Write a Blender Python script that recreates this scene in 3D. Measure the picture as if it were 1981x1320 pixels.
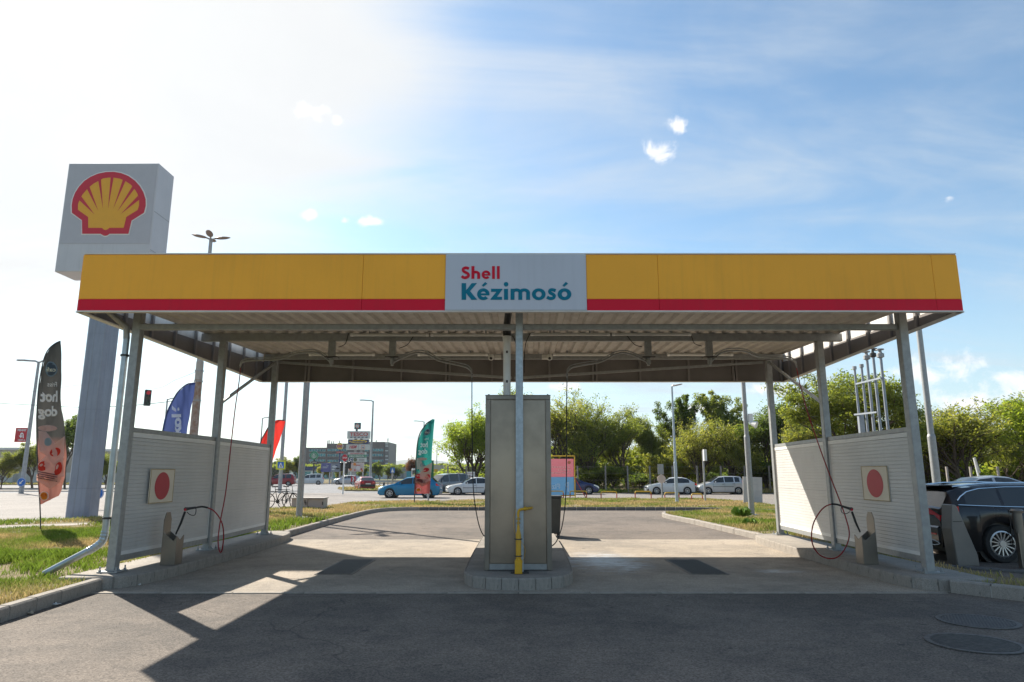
import bpy, math, random
import numpy as np
from mathutils import Vector, Matrix
R = math.radians
PI = math.pi
random.seed(7)
for o in list(bpy.data.objects):
    bpy.data.objects.remove(o)
S = bpy.context.scene
COL = S.collection
# ---------------------------------------------------------------- camera
CAMH = 1.6
FPX = 1320.0
PITCH = math.atan(258 / FPX)
cam_d = bpy.data.cameras.new('camera')
cam = bpy.data.objects.new('camera', cam_d)
COL.objects.link(cam)
cam.location = (0, 0, CAMH)
cam.rotation_euler = (PI / 2 + PITCH, 0, 0)
cam_d.sensor_width = 36
cam_d.lens = FPX / 1981 * 36
cam_d.clip_end = 30000
cam_d.clip_start = 0.05
S.camera = cam
# ---------------------------------------------------------------- exposure
S.view_settings.view_transform = 'Standard'
S.view_settings.look = 'None'
S.view_settings.gamma = 1
S.view_settings.use_curve_mapping = False
S.view_settings.exposure = 1.42
# ---------------------------------------------------------------- sun
SUN = Vector((-0.86, 0.965, 1.0)).normalized()
SUN_EL = math.asin(SUN.z)
sl = bpy.data.lights.new('sun', 'SUN')
sl.energy = 3.7
sl.angle = R(0.5)
sl.color = (1.0, 0.93, 0.82)
so = bpy.data.objects.new('sun', sl)
COL.objects.link(so)
so.rotation_euler = SUN.to_track_quat('Z', 'Y').to_euler()
so.location = (-30, 30, 40)

# ---------------------------------------------------------------- node helper
class NG:
    def __init__(self, nt):
        self.nt = nt
    def n(self, t, **kw):
        nd = self.nt.nodes.new(t)
        for k, v in kw.items():
            setattr(nd, k, v)
        return nd
    def set(self, sock, v):
        if hasattr(v, 'is_linked') or isinstance(v, bpy.types.NodeSocket):
            self.nt.links.new(v, sock)
        else:
            sock.default_value = v
    def math(self, op, a, b=0.0, c=0.0, clamp=False):
        nd = self.n('ShaderNodeMath', operation=op, use_clamp=clamp)
        self.set(nd.inputs[0], a); self.set(nd.inputs[1], b); self.set(nd.inputs[2], c)
        return nd.outputs[0]
    def vm(self, op, a, b=(0, 0, 0)):
        nd = self.n('ShaderNodeVectorMath', operation=op)
        self.set(nd.inputs[0], a); self.set(nd.inputs[1], b)
        return nd.outputs[1] if op in ('LENGTH', 'DOT_PRODUCT', 'DISTANCE') else nd.outputs[0]
    def noise(self, vec, scale, detail=4, rough=0.5, dist=0.0):
        nd = self.n('ShaderNodeTexNoise')
        if vec is not None: self.set(nd.inputs['Vector'], vec)
        nd.inputs['Scale'].default_value = scale
        nd.inputs['Detail'].default_value = detail
        nd.inputs['Roughness'].default_value = rough
        nd.inputs['Distortion'].default_value = dist
        return nd.outputs['Fac']
    def ss(self, x, a, b, lo=0.0, hi=1.0):
        nd = self.n('ShaderNodeMapRange', interpolation_type='SMOOTHSTEP')
        self.set(nd.inputs[0], x)
        for i, v in zip((1, 2, 3, 4), (a, b, lo, hi)): self.set(nd.inputs[i], v)
        return nd.outputs[0]
    def mix(self, f, a, b, mode='MIX'):
        nd = self.n('ShaderNodeMix', data_type='RGBA', blend_type=mode)
        self.set(nd.inputs[0], f); self.set(nd.inputs[6], a); self.set(nd.inputs[7], b)
        return nd.outputs[2]
    def mapping(self, vec, rot=(0, 0, 0), scale=(1, 1, 1), loc=(0, 0, 0)):
        nd = self.n('ShaderNodeMapping')
        self.set(nd.inputs[0], vec)
        nd.inputs['Location'].default_value = loc
        nd.inputs['Rotation'].default_value = rot
        nd.inputs['Scale'].default_value = scale
        return nd.outputs[0]

def c4(c, k=1.0):
    return (c[0] * k, c[1] * k, c[2] * k, 1.0)

# ---------------------------------------------------------------- world
def make_world():
    w = bpy.data.worlds.new('World'); S.world = w; w.use_nodes = True
    nt = w.node_tree; nt.nodes.clear(); g = NG(nt)
    sky = g.n('ShaderNodeTexSky', sky_type='NISHITA', sun_disc=False)
    sky.sun_elevation = SUN_EL
    sky.sun_rotation = math.atan2(SUN.x, SUN.y)
    sky.air_density = 1.0; sky.dust_density = 0.6; sky.ozone_density = 1.0
    tc = g.n('ShaderNodeTexCoord')
    d = g.vm('NORMALIZE', tc.outputs['Generated'])
    sep = g.n('ShaderNodeSeparateXYZ'); g.set(sep.inputs[0], d)
    z = g.math('MAXIMUM', sep.outputs[2], 0.0)
    inv = g.math('DIVIDE', 1.0, g.math('ADD', z, 0.22))
    sc = g.n('ShaderNodeVectorMath', operation='SCALE'); g.set(sc.inputs[0], d); g.set(sc.inputs[3], inv)
    pl = sc.outputs[0]
    dots = g.vm('DOT_PRODUCT', d, tuple(SUN))
    prox = g.ss(dots, 0.83, 0.99)                       # thin veil thickens towards the sun
    st = g.mapping(pl, rot=(0, 0, R(-38)), scale=(0.55, 1.9, 1.0))
    n1 = g.noise(st, 1.7, 7, 0.58, 0.9)
    n2 = g.noise(pl, 2.6, 8, 0.6, 0.8)
    streak = g.math('ADD', g.math('MULTIPLY', n1, 0.7), g.math('MULTIPLY', n2, 0.3))
    veil = g.ss(g.math('ADD', streak, g.math('MULTIPLY', prox, 0.46)), 0.40, 0.86)
    low = g.ss(z, 0.0, 0.3, 0.5, 0.0)
    veil = g.math('ADD', g.math('MULTIPLY', veil, 0.93), low, clamp=True)
    skyb = g.mix(1.0, sky.outputs[0], (0.90, 1.05, 1.05, 1), 'MULTIPLY')
    skyc = g.mix(veil, skyb, VEIL_COL(g, dots, n2))
    # small cumulus puffs
    n3 = g.noise(d, 26, 7, 0.62, 0.3)
    tot = None
    puffs = [((.513, .850, .122), .085, .034), ((.545, .828, .130), .06, .034), ((.60, .795, .092), .09, .045), ((.56, .82, .085), .12, .028),
             ((.40, .91, .085), .05, .018), ((.345, .93, .115), .05, .016), ((.07, .99, .125), .05, .014), ((.26, .96, .09), .045, .012),
             ((.202, .875, .438), .034, .022), ((.226, .855, .468), .026, .017), ((-.279, .893, .353), .026, .012), ((-.205, .914, .35), .024, .010),
             ((-.235, .91, .35), .012, .008), ((-.27, .836, .477), .03, .014), ((-.235, .85, .47), .012, .01), ((.53, .78, .33), .012, .006),
             ((-.15, .98, .10), .04, .006), ((-.02, .99, .10), .03, .005), ((-.75, .6, .1), .09, .03), ((.8, .55, .14), .09, .035),
             ((.9, -.3, .15), .1, .03), ((-.5, -.8, .2), .12, .04), ((.3, -.9, .17), .12, .035)]
    for c, sx, sz in puffs:
        df = g.vm('SUBTRACT', d, c)
        m = g.vm('MULTIPLY', df, (1 / sx, 1 / sx, 1 / sz))
        v = g.math('SUBTRACT', 1.0, g.vm('LENGTH', m))
        tot = v if tot is None else g.math('MAXIMUM', tot, v)
    pf = g.ss(g.math('ADD', tot, g.math('MULTIPLY', g.math('SUBTRACT', n3, 0.5), 3.4)), 0.25, 1.0)
    pf = g.math('MULTIPLY', pf, g.ss(tot, -0.35, 0.3))
    n4 = g.noise(d, 60, 3, 0.5)
    pc = g.mix(n4, (5.6, 5.7, 6.0, 1), (8.0, 7.8, 7.6, 1))
    skyc = g.mix(g.math('MULTIPLY', pf, 0.85), skyc, pc)
    # below the horizon: the colour of distant ground
    below = g.ss(sep.outputs[2], -0.02, 0.0)
    skyc = g.mix(below, (2.0, 1.9, 1.8, 1), skyc)
    bg = g.n('ShaderNodeBackground'); g.set(bg.inputs[0], skyc); bg.inputs[1].default_value = 0.064
    out = g.n('ShaderNodeOutputWorld'); nt.links.new(bg.outputs[0], out.inputs[0])

def VEIL_COL(g, dots, n2):
    a = g.mix(g.ss(dots, 0.55, 0.98), (4.2, 4.75, 5.2, 1), (5.9, 5.85, 5.75, 1))
    return g.mix(g.math('MULTIPLY', n2, 0.30), a, (3.3, 3.6, 3.9, 1))
make_world()

# ---------------------------------------------------------------- unprojection of measured photo points to metres
_s, _c = math.sin(PITCH), math.cos(PITCH)
def ray(u, v):
    x = (u - 990.5) / FPX; y = (660 - v) / FPX
    return (x, _c - y * _s, _s + y * _c)
def G(u, v, z=0.0):
    r = ray(u, v); t = (z - CAMH) / r[2]
    return Vector((r[0] * t, r[1] * t, z))
def P(u, v, Y):
    r = ray(u, v); t = Y / r[1]
    return Vector((r[0] * t, Y, CAMH + r[2] * t))

# ---------------------------------------------------------------- materials
MATS = {}
def mat(name, col, rough=0.6, metal=0.0, var=0.15, scale=4.0, bump=0.0, bscale=60.0, col2=None, spec=0.5, coat=0.0, emit=None, gen=False, dirt=0.0):
    if name in MATS: return MATS[name]
    m = bpy.data.materials.new(name); m.use_nodes = True
    nt = m.node_tree; nt.nodes.clear(); g = NG(nt)
    b = g.n('ShaderNodeBsdfPrincipled'); o = g.n('ShaderNodeOutputMaterial')
    nt.links.new(b.outputs[0], o.inputs[0])
    tc = g.n('ShaderNodeTexCoord'); v = tc.outputs['Object']
    n = g.noise(v, scale, 5, 0.6)
    c2 = col2 if col2 else (col[0] * (1 - var), col[1] * (1 - var), col[2] * (1 - var))
    f = g.ss(n, 0.35, 0.65)
    colo = g.mix(f, c4(col), c4(c2))
    if dirt:
        dn = g.noise(g.mapping(v, scale=(7, 7, .35)), 1.6, 6, 0.65, 0.2)
        dm = g.noise(v, 0.7, 4, 0.6)
        colo = g.mix(g.math('MULTIPLY', g.ss(g.math('ADD', g.math('MULTIPLY', dn, .6), g.math('MULTIPLY', dm, .4)), 0.47, 0.68), dirt), colo, c4((col[0] * .45 + .02, col[1] * .45 + .02, col[2] * .45 + .015)))
    g.set(b.inputs['Base Color'], colo)
    b.inputs['Roughness'].default_value = rough
    b.inputs['Metallic'].default_value = metal
    b.inputs['Specular IOR Level'].default_value = spec
    b.inputs['Coat Weight'].default_value = coat
    b.inputs['Coat Roughness'].default_value = 0.05
    if rough > 0.2 and metal > 0:
        g.set(b.inputs['Roughness'], g.math('ADD', rough - 0.08, g.math('MULTIPLY', n, 0.2)))
    if emit:
        b.inputs['Emission Color'].default_value = c4(emit[0]); b.inputs['Emission Strength'].default_value = emit[1]
    if bump:
        bn = g.n('ShaderNodeBump'); bn.inputs['Strength'].default_value = bump; bn.inputs['Distance'].default_value = 0.01
        g.set(bn.inputs['Height'], g.noise(v, bscale, 3, 0.6)); nt.links.new(bn.outputs[0], b.inputs['Normal'])
    MATS[name] = m
    return m

def mat_ground(name, base, dark, grain, stain=0.5, rough=0.9, foam=False, streak=False, cracks=False, gk=.45):
    m = bpy.data.materials.new(name); m.use_nodes = True
    nt = m.node_tree; nt.nodes.clear(); g = NG(nt)
    b = g.n('ShaderNodeBsdfPrincipled'); o = g.n('ShaderNodeOutputMaterial'); nt.links.new(b.outputs[0], o.inputs[0])
    v = g.n('ShaderNodeTexCoord').outputs['Object']
    big = g.noise(v, 0.35, 5, 0.6, 0.5)
    mid = g.noise(v, 2.3, 6, 0.65, 0.4)
    col = g.mix(g.math('MULTIPLY', g.ss(g.math('ADD', g.math('MULTIPLY', big, .6), g.math('MULTIPLY', mid, .4)), 0.38, 0.64), stain), c4(base), c4(dark))
    if streak:
        sv = g.mapping(v, scale=(0.5, 9, 1))
        sn = g.noise(sv, 1.6, 6, 0.7, 0.6)
        col = g.mix(g.math('MULTIPLY', g.ss(sn, 0.5, 0.75), 0.5), col, c4(dark, 0.85))
    gr = g.n('ShaderNodeTexVoronoi'); g.set(gr.inputs['Vector'], v); gr.inputs['Scale'].default_value = grain
    sp = g.n('ShaderNodeSeparateColor'); g.set(sp.inputs[0], gr.outputs['Color'])
    col = g.mix(gk, col, g.mix(sp.outputs[0], c4((0.12, 0.12, 0.12)), c4((0.9, 0.9, 0.9))), 'OVERLAY')
    if cracks:
        cv = g.n('ShaderNodeTexVoronoi', feature='DISTANCE_TO_EDGE')
        wv = g.n('ShaderNodeVectorMath', operation='ADD'); g.set(wv.inputs[0], v)
        nn = g.n('ShaderNodeTexNoise'); g.set(nn.inputs['Vector'], v); nn.inputs['Scale'].default_value = 1.2
        g.set(wv.inputs[1], nn.outputs['Color'])
        g.set(cv.inputs['Vector'], wv.outputs[0]); cv.inputs['Scale'].default_value = 0.16
        col = g.mix(g.ss(cv.outputs['Distance'], 0.0, 0.0035, 0.45, 0.0), col, c4(dark, 0.4))
    # small oil spots
    ov = g.noise(v, 5.5, 2, 0.4)
    col = g.mix(g.ss(ov, 0.71, 0.76, 0, 0.6), col, c4(dark, 0.5))
    rg = rough
    if foam:
        df = g.vm('MULTIPLY', g.vm('SUBTRACT', v, (1.75, 13.4, 0)), (1 / 1.2, 1 / 2.3, 0))
        df2 = g.vm('MULTIPLY', g.vm('SUBTRACT', v, (4.5, 12.0, 0)), (1 / 1.0, 1 / 0.7, 0))
        e = g.math('MAXIMUM', g.math('SUBTRACT', 1.0, g.vm('LENGTH', df)), g.math('SUBTRACT', 0.7, g.vm('LENGTH', df2)))
        fn = g.noise(g.mapping(v, scale=(1, 3.5, 1)), 3.2, 7, 0.75, 0.6)
        f = g.math('MULTIPLY', g.ss(g.math('ADD', e, g.math('MULTIPLY', g.math('SUBTRACT', fn, 0.5), 5.0)), 0.25, 1.1), g.ss(e, 0.0, 0.6))
        wet = g.ss(g.math('ADD', e, g.math('MULTIPLY', g.math('SUBTRACT', mid, 0.5), 2.0)), 0.1, 0.9)
        col = g.mix(g.math('MULTIPLY', wet, 0.35), col, c4(dark, 0.7))
        col = g.mix(g.math('MULTIPLY', f, 0.75), col, (0.55, 0.58, 0.6, 1))
        rg = g.math('SUBTRACT', rough, g.math('MULTIPLY', wet, 0.45))
    g.set(b.inputs['Base Color'], col)
    g.set(b.inputs['Roughness'], rg)
    b.inputs['Specular IOR Level'].default_value = 0.22
    bn = g.n('ShaderNodeBump'); bn.inputs['Strength'].default_value = 0.35; bn.inputs['Distance'].default_value = 0.006
    g.set(bn.inputs['Height'], gr.outputs['Distance']); nt.links.new(bn.outputs[0], b.inputs['Normal'])
    MATS[name] = m
    return m

asphalt = mat_ground('asphalt', (0.178, 0.148, 0.122), (0.088, 0.078, 0.069), 76, 0.8, 0.9, cracks=True, gk=.52)
asphalt_pale = mat_ground('asphalt_pale', (0.245, 0.22, 0.20), (0.17, 0.155, 0.145), 30, 0.7, 0.85, streak=True)
concrete = mat_ground('concrete_pad', (0.39, 0.33, 0.262), (0.225, 0.198, 0.165), 120, 0.85, 0.85, foam=True, streak=True)
soil = mat_ground('soil', (0.22, 0.165, 0.095), (0.10, 0.10, 0.04), 60, 0.9, 1.0)
farland = mat_ground('far_land', (0.16, 0.17, 0.09), (0.07, 0.09, 0.04), 1, 0.9, 1.0)
footpath = mat_ground('footpath', (0.36, 0.32, 0.28), (0.26, 0.24, 0.21), 60, 0.6, 0.95)
kerbc = mat_ground('kerb_concrete', (0.33, 0.295, 0.255), (0.20, 0.185, 0.165), 90, 0.8, 0.9, gk=.2)
kerbd = mat_ground('kerb_basalt', (0.15, 0.145, 0.14), (0.08, 0.08, 0.078), 90, 0.7, 0.85, gk=.2)
galv = mat('galvanised_steel', (0.34, 0.345, 0.34), 0.5, 0.5, 0.14, 12, 0.05, 40)
galvb = mat('galvanised_bluish', (0.44, 0.50, 0.54), 0.45, 0.4, 0.18, 14)
roofm = mat('roof_sheet', (0.50, 0.46, 0.41), 0.55, 0.1, 0.18, 2.5)
fasin = mat('fascia_inside', (0.185, 0.165, 0.155), 0.6, 0.1, 0.18, 1.3)
yellow = mat('yellow_panel', (1.0, 0.45, 0.035), 0.5, 0, 0.06, 0.6, spec=.3, dirt=.16)
redm = mat('red_panel', (0.70, 0.004, 0.03), 0.5, 0, 0.05, 0.6, spec=.25, dirt=.16)
whitep = mat('white_panel', (0.52, 0.54, 0.60), 0.45, 0, 0.05, 0.6, dirt=.10)
trimw = mat('white_trim', (0.7, 0.68, 0.64), 0.5, 0, 0.1, 3)
teal = mat('teal_letters', (0.0, 0.17, 0.26), 0.5, 0, 0.03, spec=.2)
redl = mat('red_letters', (0.60, 0.005, 0.03), 0.5, 0, 0.03, spec=.2)
wallp = mat('sandwich_panel', (0.58, 0.57, 0.55), 0.42, 0.0, 0.08, 1.2, dirt=.12)
stainless = mat('stainless_steel', (0.32, 0.275, 0.23), 0.30, 0.9, 0.3, 0.9)
stainless2 = mat('brushed_steel', (0.24, 0.215, 0.185), 0.36, 0.7, 0.15, 3)
darkm = mat('dark_metal', (0.05, 0.048, 0.045), 0.5, 0.3)
blackr = mat('black_rubber', (0.018, 0.018, 0.018), 0.6)
blackp = mat('black_plastic', (0.03, 0.03, 0.03), 0.4)
yellowp = mat('yellow_pipe', (0.68, 0.36, 0.01), 0.4, 0, 0.12, 8)
hosered = mat('red_hose', (0.30, 0.008, 0.012), 0.35)
polem = mat('pole_grey', (0.38, 0.38, 0.38), 0.55, 0.3, 0.2, 5)
polec = mat('pole_concrete', (0.42, 0.39, 0.35), 0.85, 0, 0.2, 3)
rust = mat('rusty_steel', (0.26, 0.16, 0.11), 0.8, 0.1, 0.5, 5, col2=(0.36, 0.30, 0.26))
pylonm = mat('pylon_paint', (0.27, 0.30, 0.37), 0.5, 0.1, 0.1, 1.5, dirt=.4)
pylonw = mat('pylon_white', (0.56, 0.55, 0.58), 0.5, 0, 0.05, 1, dirt=.2)
pylons = mat('pylon_shell_yellow', (0.80, 0.38, 0.02), 0.45, 0, 0.03)
pylonr = mat('pylon_shell_red', (0.58, 0.02, 0.04), 0.45, 0, 0.03)
tan = mat('tan_board', (0.74, 0.65, 0.51), 0.6, 0, 0.06)
white = mat('white_paint', (0.75, 0.74, 0.71), 0.5, 0, 0.06)
lampw = mat('lamp_plastic', (0.62, 0.61, 0.57), 0.4, 0, 0.05)
grateb = mat('grate_iron', (0.10, 0.09, 0.08), 0.5, 0.4, 0.3, 20)
pit = mat('drain_pit', (0.015, 0.015, 0.015), 0.9)
castiron = mat('cast_iron', (0.115, 0.107, 0.10), 0.6, 0.4, 0.3, 20)
bluesign = mat('blue_sign', (0.01, 0.13, 0.48), 0.4, 0, 0.03)
signred = mat('sign_red', (0.5, 0.02, 0.03), 0.4, 0, 0.03)
litter = mat('litter_paper', (0.7, 0.7, 0.68), 0.7)
barkm = mat('bark', (0.10, 0.075, 0.055), 0.95, 0, 0.4, 6, 0.5, 20)
glassd = mat('car_glass', (0.025, 0.03, 0.032), 0.06, 0, 0.1, 1, spec=0.8)

# ---------------------------------------------------------------- mesh builder
class MB:
    def __init__(self):
        self.v = []; self.f = []; self.mi = []
    def add(self, vs, fs, m=0):
        o = len(self.v)
        self.v += [tuple(p) for p in vs]
        self.f += [tuple(i + o for i in f) for f in fs]
        self.mi += [m] * len(fs)
        return self
    def box(self, c, s, rz=0.0, m=0, mtx=None):
        hx, hy, hz = s[0] / 2, s[1] / 2, s[2] / 2
        pts = [Vector((x * hx, y * hy, z * hz)) for z in (-1, 1) for x, y in ((-1, -1), (1, -1), (1, 1), (-1, 1))]
        M = mtx if mtx is not None else Matrix.Rotation(rz, 3, 'Z')
        pts = [M @ p + Vector(c) for p in pts]
        return self.add(pts, [(0, 3, 2, 1), (4, 5, 6, 7), (0, 1, 5, 4), (1, 2, 6, 5), (2, 3, 7, 6), (3, 0, 4, 7)], m)
    def bb(self, a, b, m=0):
        return self.box([(a[i] + b[i]) / 2 for i in range(3)], [abs(b[i] - a[i]) for i in range(3)], 0, m)
    def beam(self, a, b, w, h, m=0, up=(0, 0, 1)):
        a = Vector(a); b = Vector(b); d = b - a; L = d.length; d.normalize()
        u = Vector(up)
        if abs(d.dot(u)) > 0.98: u = Vector((0, 1, 0))
        s = d.cross(u).normalized(); t = s.cross(d).normalized()
        M = Matrix((s, d, t)).transposed()
        return self.box((a + b) / 2, (w, L, h), 0, m, M)
    def tube(self, pts, r, seg=8, m=0, cap=True):
        pts = [Vector(p) for p in pts]; n = len(pts)
        rr = r if isinstance(r, (list, tuple)) else [r] * n
        vs = []; fs = []
        t0 = (pts[1] - pts[0]).normalized()
        nrm = t0.orthogonal().normalized()
        for i in range(n):
            if i == 0: t = pts[1] - pts[0]
            elif i == n - 1: t = pts[-1] - pts[-2]
            else: t = (pts[i + 1] - pts[i]).normalized() + (pts[i] - pts[i - 1]).normalized()
            t.normalize()
            nrm = (nrm - t * nrm.dot(t)).normalized()
            bn = t.cross(nrm)
            for k in range(seg):
                a = 2 * PI * k / seg
                vs.append(pts[i] + (nrm * math.cos(a) + bn * math.sin(a)) * rr[i])
        for i in range(n - 1):
            for k in range(seg):
                k2 = (k + 1) % seg
                fs.append((i * seg + k, i * seg + k2, (i + 1) * seg + k2, (i + 1) * seg + k))
        if cap:
            fs.append(tuple(range(seg - 1, -1, -1))); fs.append(tuple(range((n - 1) * seg, n * seg)))
        return self.add(vs, fs, m)
    def cyl(self, c, r, h, seg=16, axis='Z', m=0, r2=None):
        d = {'X': Vector((1, 0, 0)), 'Y': Vector((0, 1, 0)), 'Z': Vector((0, 0, 1))}[axis]
        c = Vector(c)
        return self.tube([c - d * h / 2, c + d * h / 2], [r, r if r2 is None else r2], seg, m)
    def prism(self, poly, z0, z1, m=0):
        n = len(poly)
        vs = [(p[0], p[1], z0) for p in poly] + [(p[0], p[1], z1) for p in poly]
        fs = [tuple(range(n - 1, -1, -1)), tuple(range(n, 2 * n))] + [(i, (i + 1) % n, (i + 1) % n + n, i + n) for i in range(n)]
        return self.add(vs, fs, m)
    def prismY(self, poly, y0, y1, m=0):       # poly in (x, z)
        n = len(poly)
        vs = [(p[0], y0, p[1]) for p in poly] + [(p[0], y1, p[1]) for p in poly]
        fs = [tuple(range(n)), tuple(range(2 * n - 1, n - 1, -1))] + [((i + 1) % n, i, i + n, (i + 1) % n + n) for i in range(n)]
        return self.add(vs, fs, m)
    def flatY(self, poly, y, m=0):
        return self.add([(p[0], y, p[1]) for p in poly], [tuple(range(len(poly)))], m)
    def lathe(self, prof, c=(0, 0, 0), seg=20, axis='Z', m=0):
        vs = []; fs = []; n = len(prof)
        for k in range(seg):
            a = 2 * PI * k / seg
            for r, h in prof:
                p = (r * math.cos(a), r * math.sin(a), h)
                if axis == 'Y': p = (p[0], p[2], p[1])
                vs.append((p[0] + c[0], p[1] + c[1], p[2] + c[2]))
        for k in range(seg):
            k2 = (k + 1) % seg
            for i in range(n - 1):
                fs.append((k * n + i, k2 * n + i, k2 * n + i + 1, k * n + i + 1))
        return self.add(vs, fs, m)
    def build(self, name, mats, parent=None, smooth=False, world=True, bevel=0.0, loc=None):
        if parent is not None and world and loc is None:
            off = Vector(parent.location)
            if parent.parent is not None: off = off + Vector(parent.parent.location)
            vs = [(a - off.x, b - off.y, c - off.z) for a, b, c in self.v]
        elif loc is not None:
            vs = [(a - loc[0], b - loc[1], c - loc[2]) for a, b, c in self.v]
        else: vs = self.v
        me = bpy.data.meshes.new(name)
        me.from_pydata(vs, [], self.f); me.update()
        if not isinstance(mats, (list, tuple)): mats = [mats]
        for mm in mats: me.materials.append(mm)
        if len(mats) > 1: me.polygons.foreach_set('material_index', self.mi)
        if smooth:
            me.polygons.foreach_set('use_smooth', [True] * len(me.polygons))
            me.set_sharp_from_angle(angle=R(38))
        return link(me, name, parent, loc, bevel)

def link(me, name, parent=None, loc=None, bevel=0.0):
    o = bpy.data.objects.new(name, me); COL.objects.link(o)
    if parent is not None: o.parent = parent
    if loc is not None: o.location = loc
    if bevel:
        b = o.modifiers.new('bevel', 'BEVEL'); b.width = bevel; b.segments = 1; b.limit_method = 'ANGLE'
    return o
def tag(o, label=None, cat=None, group=None, kind=None):
    if label: o['label'] = label
    if cat: o['category'] = cat
    if group: o['group'] = group
    if kind: o['kind'] = kind
    return o
def T(name, label, cat, loc=(0, 0, 0), rz=0.0, group=None):
    o = bpy.data.objects.new(name, None); COL.objects.link(o)
    o.location = loc; o.rotation_euler = (0, 0, rz); o.empty_display_size = 0.3
    return tag(o, label, cat, group)
def dup(root, loc, rz=0.0, label=None, group=None, scale=None):
    def rec(o, par):
        c = o.copy(); COL.objects.link(c); c.parent = par
        for ch in [x for x in list(o.children)]: rec(ch, c)
        return c
    r = rec(root, None); r.location = loc; r.rotation_euler = (0, 0, rz)
    if label: r['label'] = label
    if group: r['group'] = group
    if scale: r.scale = scale
    return r
def smoothpath(pts, k=6):
    pts = [Vector(p) for p in pts]; out = []
    for i in range(len(pts) - 1):
        p0 = pts[max(i - 1, 0)]; p1 = pts[i]; p2 = pts[i + 1]; p3 = pts[min(i + 2, len(pts) - 1)]
        for j in range(k):
            t = j / k
            out.append(0.5 * ((2 * p1) + (p2 - p0) * t + (2 * p0 - 5 * p1 + 4 * p2 - p3) * t * t + (3 * p1 - p0 - 3 * p2 + p3) * t ** 3))
    out.append(pts[-1])
    return out

# ---------------------------------------------------------------- lettering
_tc = {}
def text_verts(txt, bold=0.0):
    k = (txt, bold)
    if k in _tc: return _tc[k]
    cu = bpy.data.curves.new('t', 'FONT'); cu.body = txt; cu.align_x = 'CENTER'; cu.offset = bold; cu.resolution_u = 3
    ob = bpy.data.objects.new('t', cu); COL.objects.link(ob)
    me = bpy.data.meshes.new_from_object(ob)
    vs = np.array([v.co[:2] for v in me.vertices]) if len(me.vertices) else np.zeros((0, 2))
    fs = [tuple(p.vertices) for p in me.polygons]
    bpy.data.objects.remove(ob); bpy.data.curves.remove(cu); bpy.data.meshes.remove(me)
    if len(vs):
        mn = vs.min(0); mx = vs.max(0); vs = (vs - (mn + mx) / 2) / np.maximum(mx - mn, 1e-6)
    _tc[k] = (vs, fs)
    return _tc[k]
def put_text(mb, txt, c, w, h, bold=0.0, mirror=False, fn=None, m=0, slant=0.0, rot=0.0):
    """adds lettering in the xz plane round c=(x,y,z), w by h metres"""
    vs, fs = text_verts(txt, bold)
    out = []
    for a, b in vs:
        x = a * w * (-1 if mirror else 1) + slant * b * h * (-1 if mirror else 1); z = b * h
        if rot: x, z = x * math.cos(rot) - z * math.sin(rot), x * math.sin(rot) + z * math.cos(rot)
        p = (c[0] + x, c[1], c[2] + z)
        out.append(fn(p) if fn else p)
    return mb.add(out, fs, m)
def ellipse(cx, cy, rx, ry, n=28, a0=0.0, a1=2 * PI):
    return [(cx + rx * math.cos(a0 + (a1 - a0) * i / n), cy + ry * math.sin(a0 + (a1 - a0) * i / n)) for i in range(n + (0 if abs(a1 - a0 - 2 * PI) < 1e-6 else 1))]
def ribbon(pts, t):
    L = []; Rr = []; n = len(pts)
    for i in range(n):
        a = pts[max(i - 1, 0)]; b = pts[min(i + 1, n - 1)]
        dx, dy = b[0] - a[0], b[1] - a[1]; l = math.hypot(dx, dy) or 1
        nx, ny = -dy / l * t / 2, dx / l * t / 2
        L.append((pts[i][0] + nx, pts[i][1] + ny)); Rr.append((pts[i][0] - nx, pts[i][1] - ny))
    return [[L[i], L[i + 1], Rr[i + 1], Rr[i]] for i in range(n - 1)]
def sm2(pts, k=5):
    return [(p.x, p.y) for p in smoothpath([(a, b, 0) for a, b in pts], k)]
# ================================================================ GROUND
def sheet(name, poly, z, m, kind='structure', top=None):
    mb = MB()
    if top is None: mb.add([(p[0], p[1], z) for p in poly], [tuple(range(len(poly)))])
    else: mb.prism([(p[0], p[1]) for p in poly], z, top)
    o = mb.build(name, m); tag(o, kind=kind); return o
sheet('far_ground', [(-6500, -60), (6500, -60), (6500, 6000), (-6500, 6000)], -0.03, farland)
sheet('forecourt_asphalt', [(-8, -12), (16, -12), (16, 36), (-8, 36)], 0.0, asphalt)
sheet('access_road', [(-45, 21), (-8, 21), (-8, 36), (16, 36), (16, 20), (70, 20), (70, 61), (-45, 61)], -0.004, asphalt_pale)
sheet('main_road', [(-190, 20), (-14, 20), (-14, 61), (20, 61), (20, 190), (-190, 190)], -0.012, mat_ground('road_grey', (0.215, 0.215, 0.22), (0.16, 0.16, 0.165), 12, .7, .85, streak=True))
lm = mat('lane_paint', (.6, .6, .58), .8, 0, .3, 2)
for i in range(14):
    y = 38.0; x = -150 + i * 9.0
    tag(MB().bb((x, y + (x + 30) * -.06, -.01), (x + 4, y + (x + 30) * -.06 + .14, -.0085)).build('lane_marking', lm), kind='structure')
sheet('road_median', [(-190, 76), (-40, 66), (-21, 63.5), (-21, 66), (-40, 69), (-190, 82)], -0.01, footpath, top=.08)
sheet('paved_apron', [(7.2, -6), (30, -6), (30, 20), (7.2, 20)], -0.008, mat_ground('apron', (0.20, 0.165, 0.14), (0.13, 0.115, 0.10), 60, .7, .9))
PADY0, PADY1 = 9.9, 17.7
sheet('wash_pad', [(-5.8, PADY0), (6.1, PADY0), (6.1, PADY1), (-5.8, PADY1)], 0.004, concrete)

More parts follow.
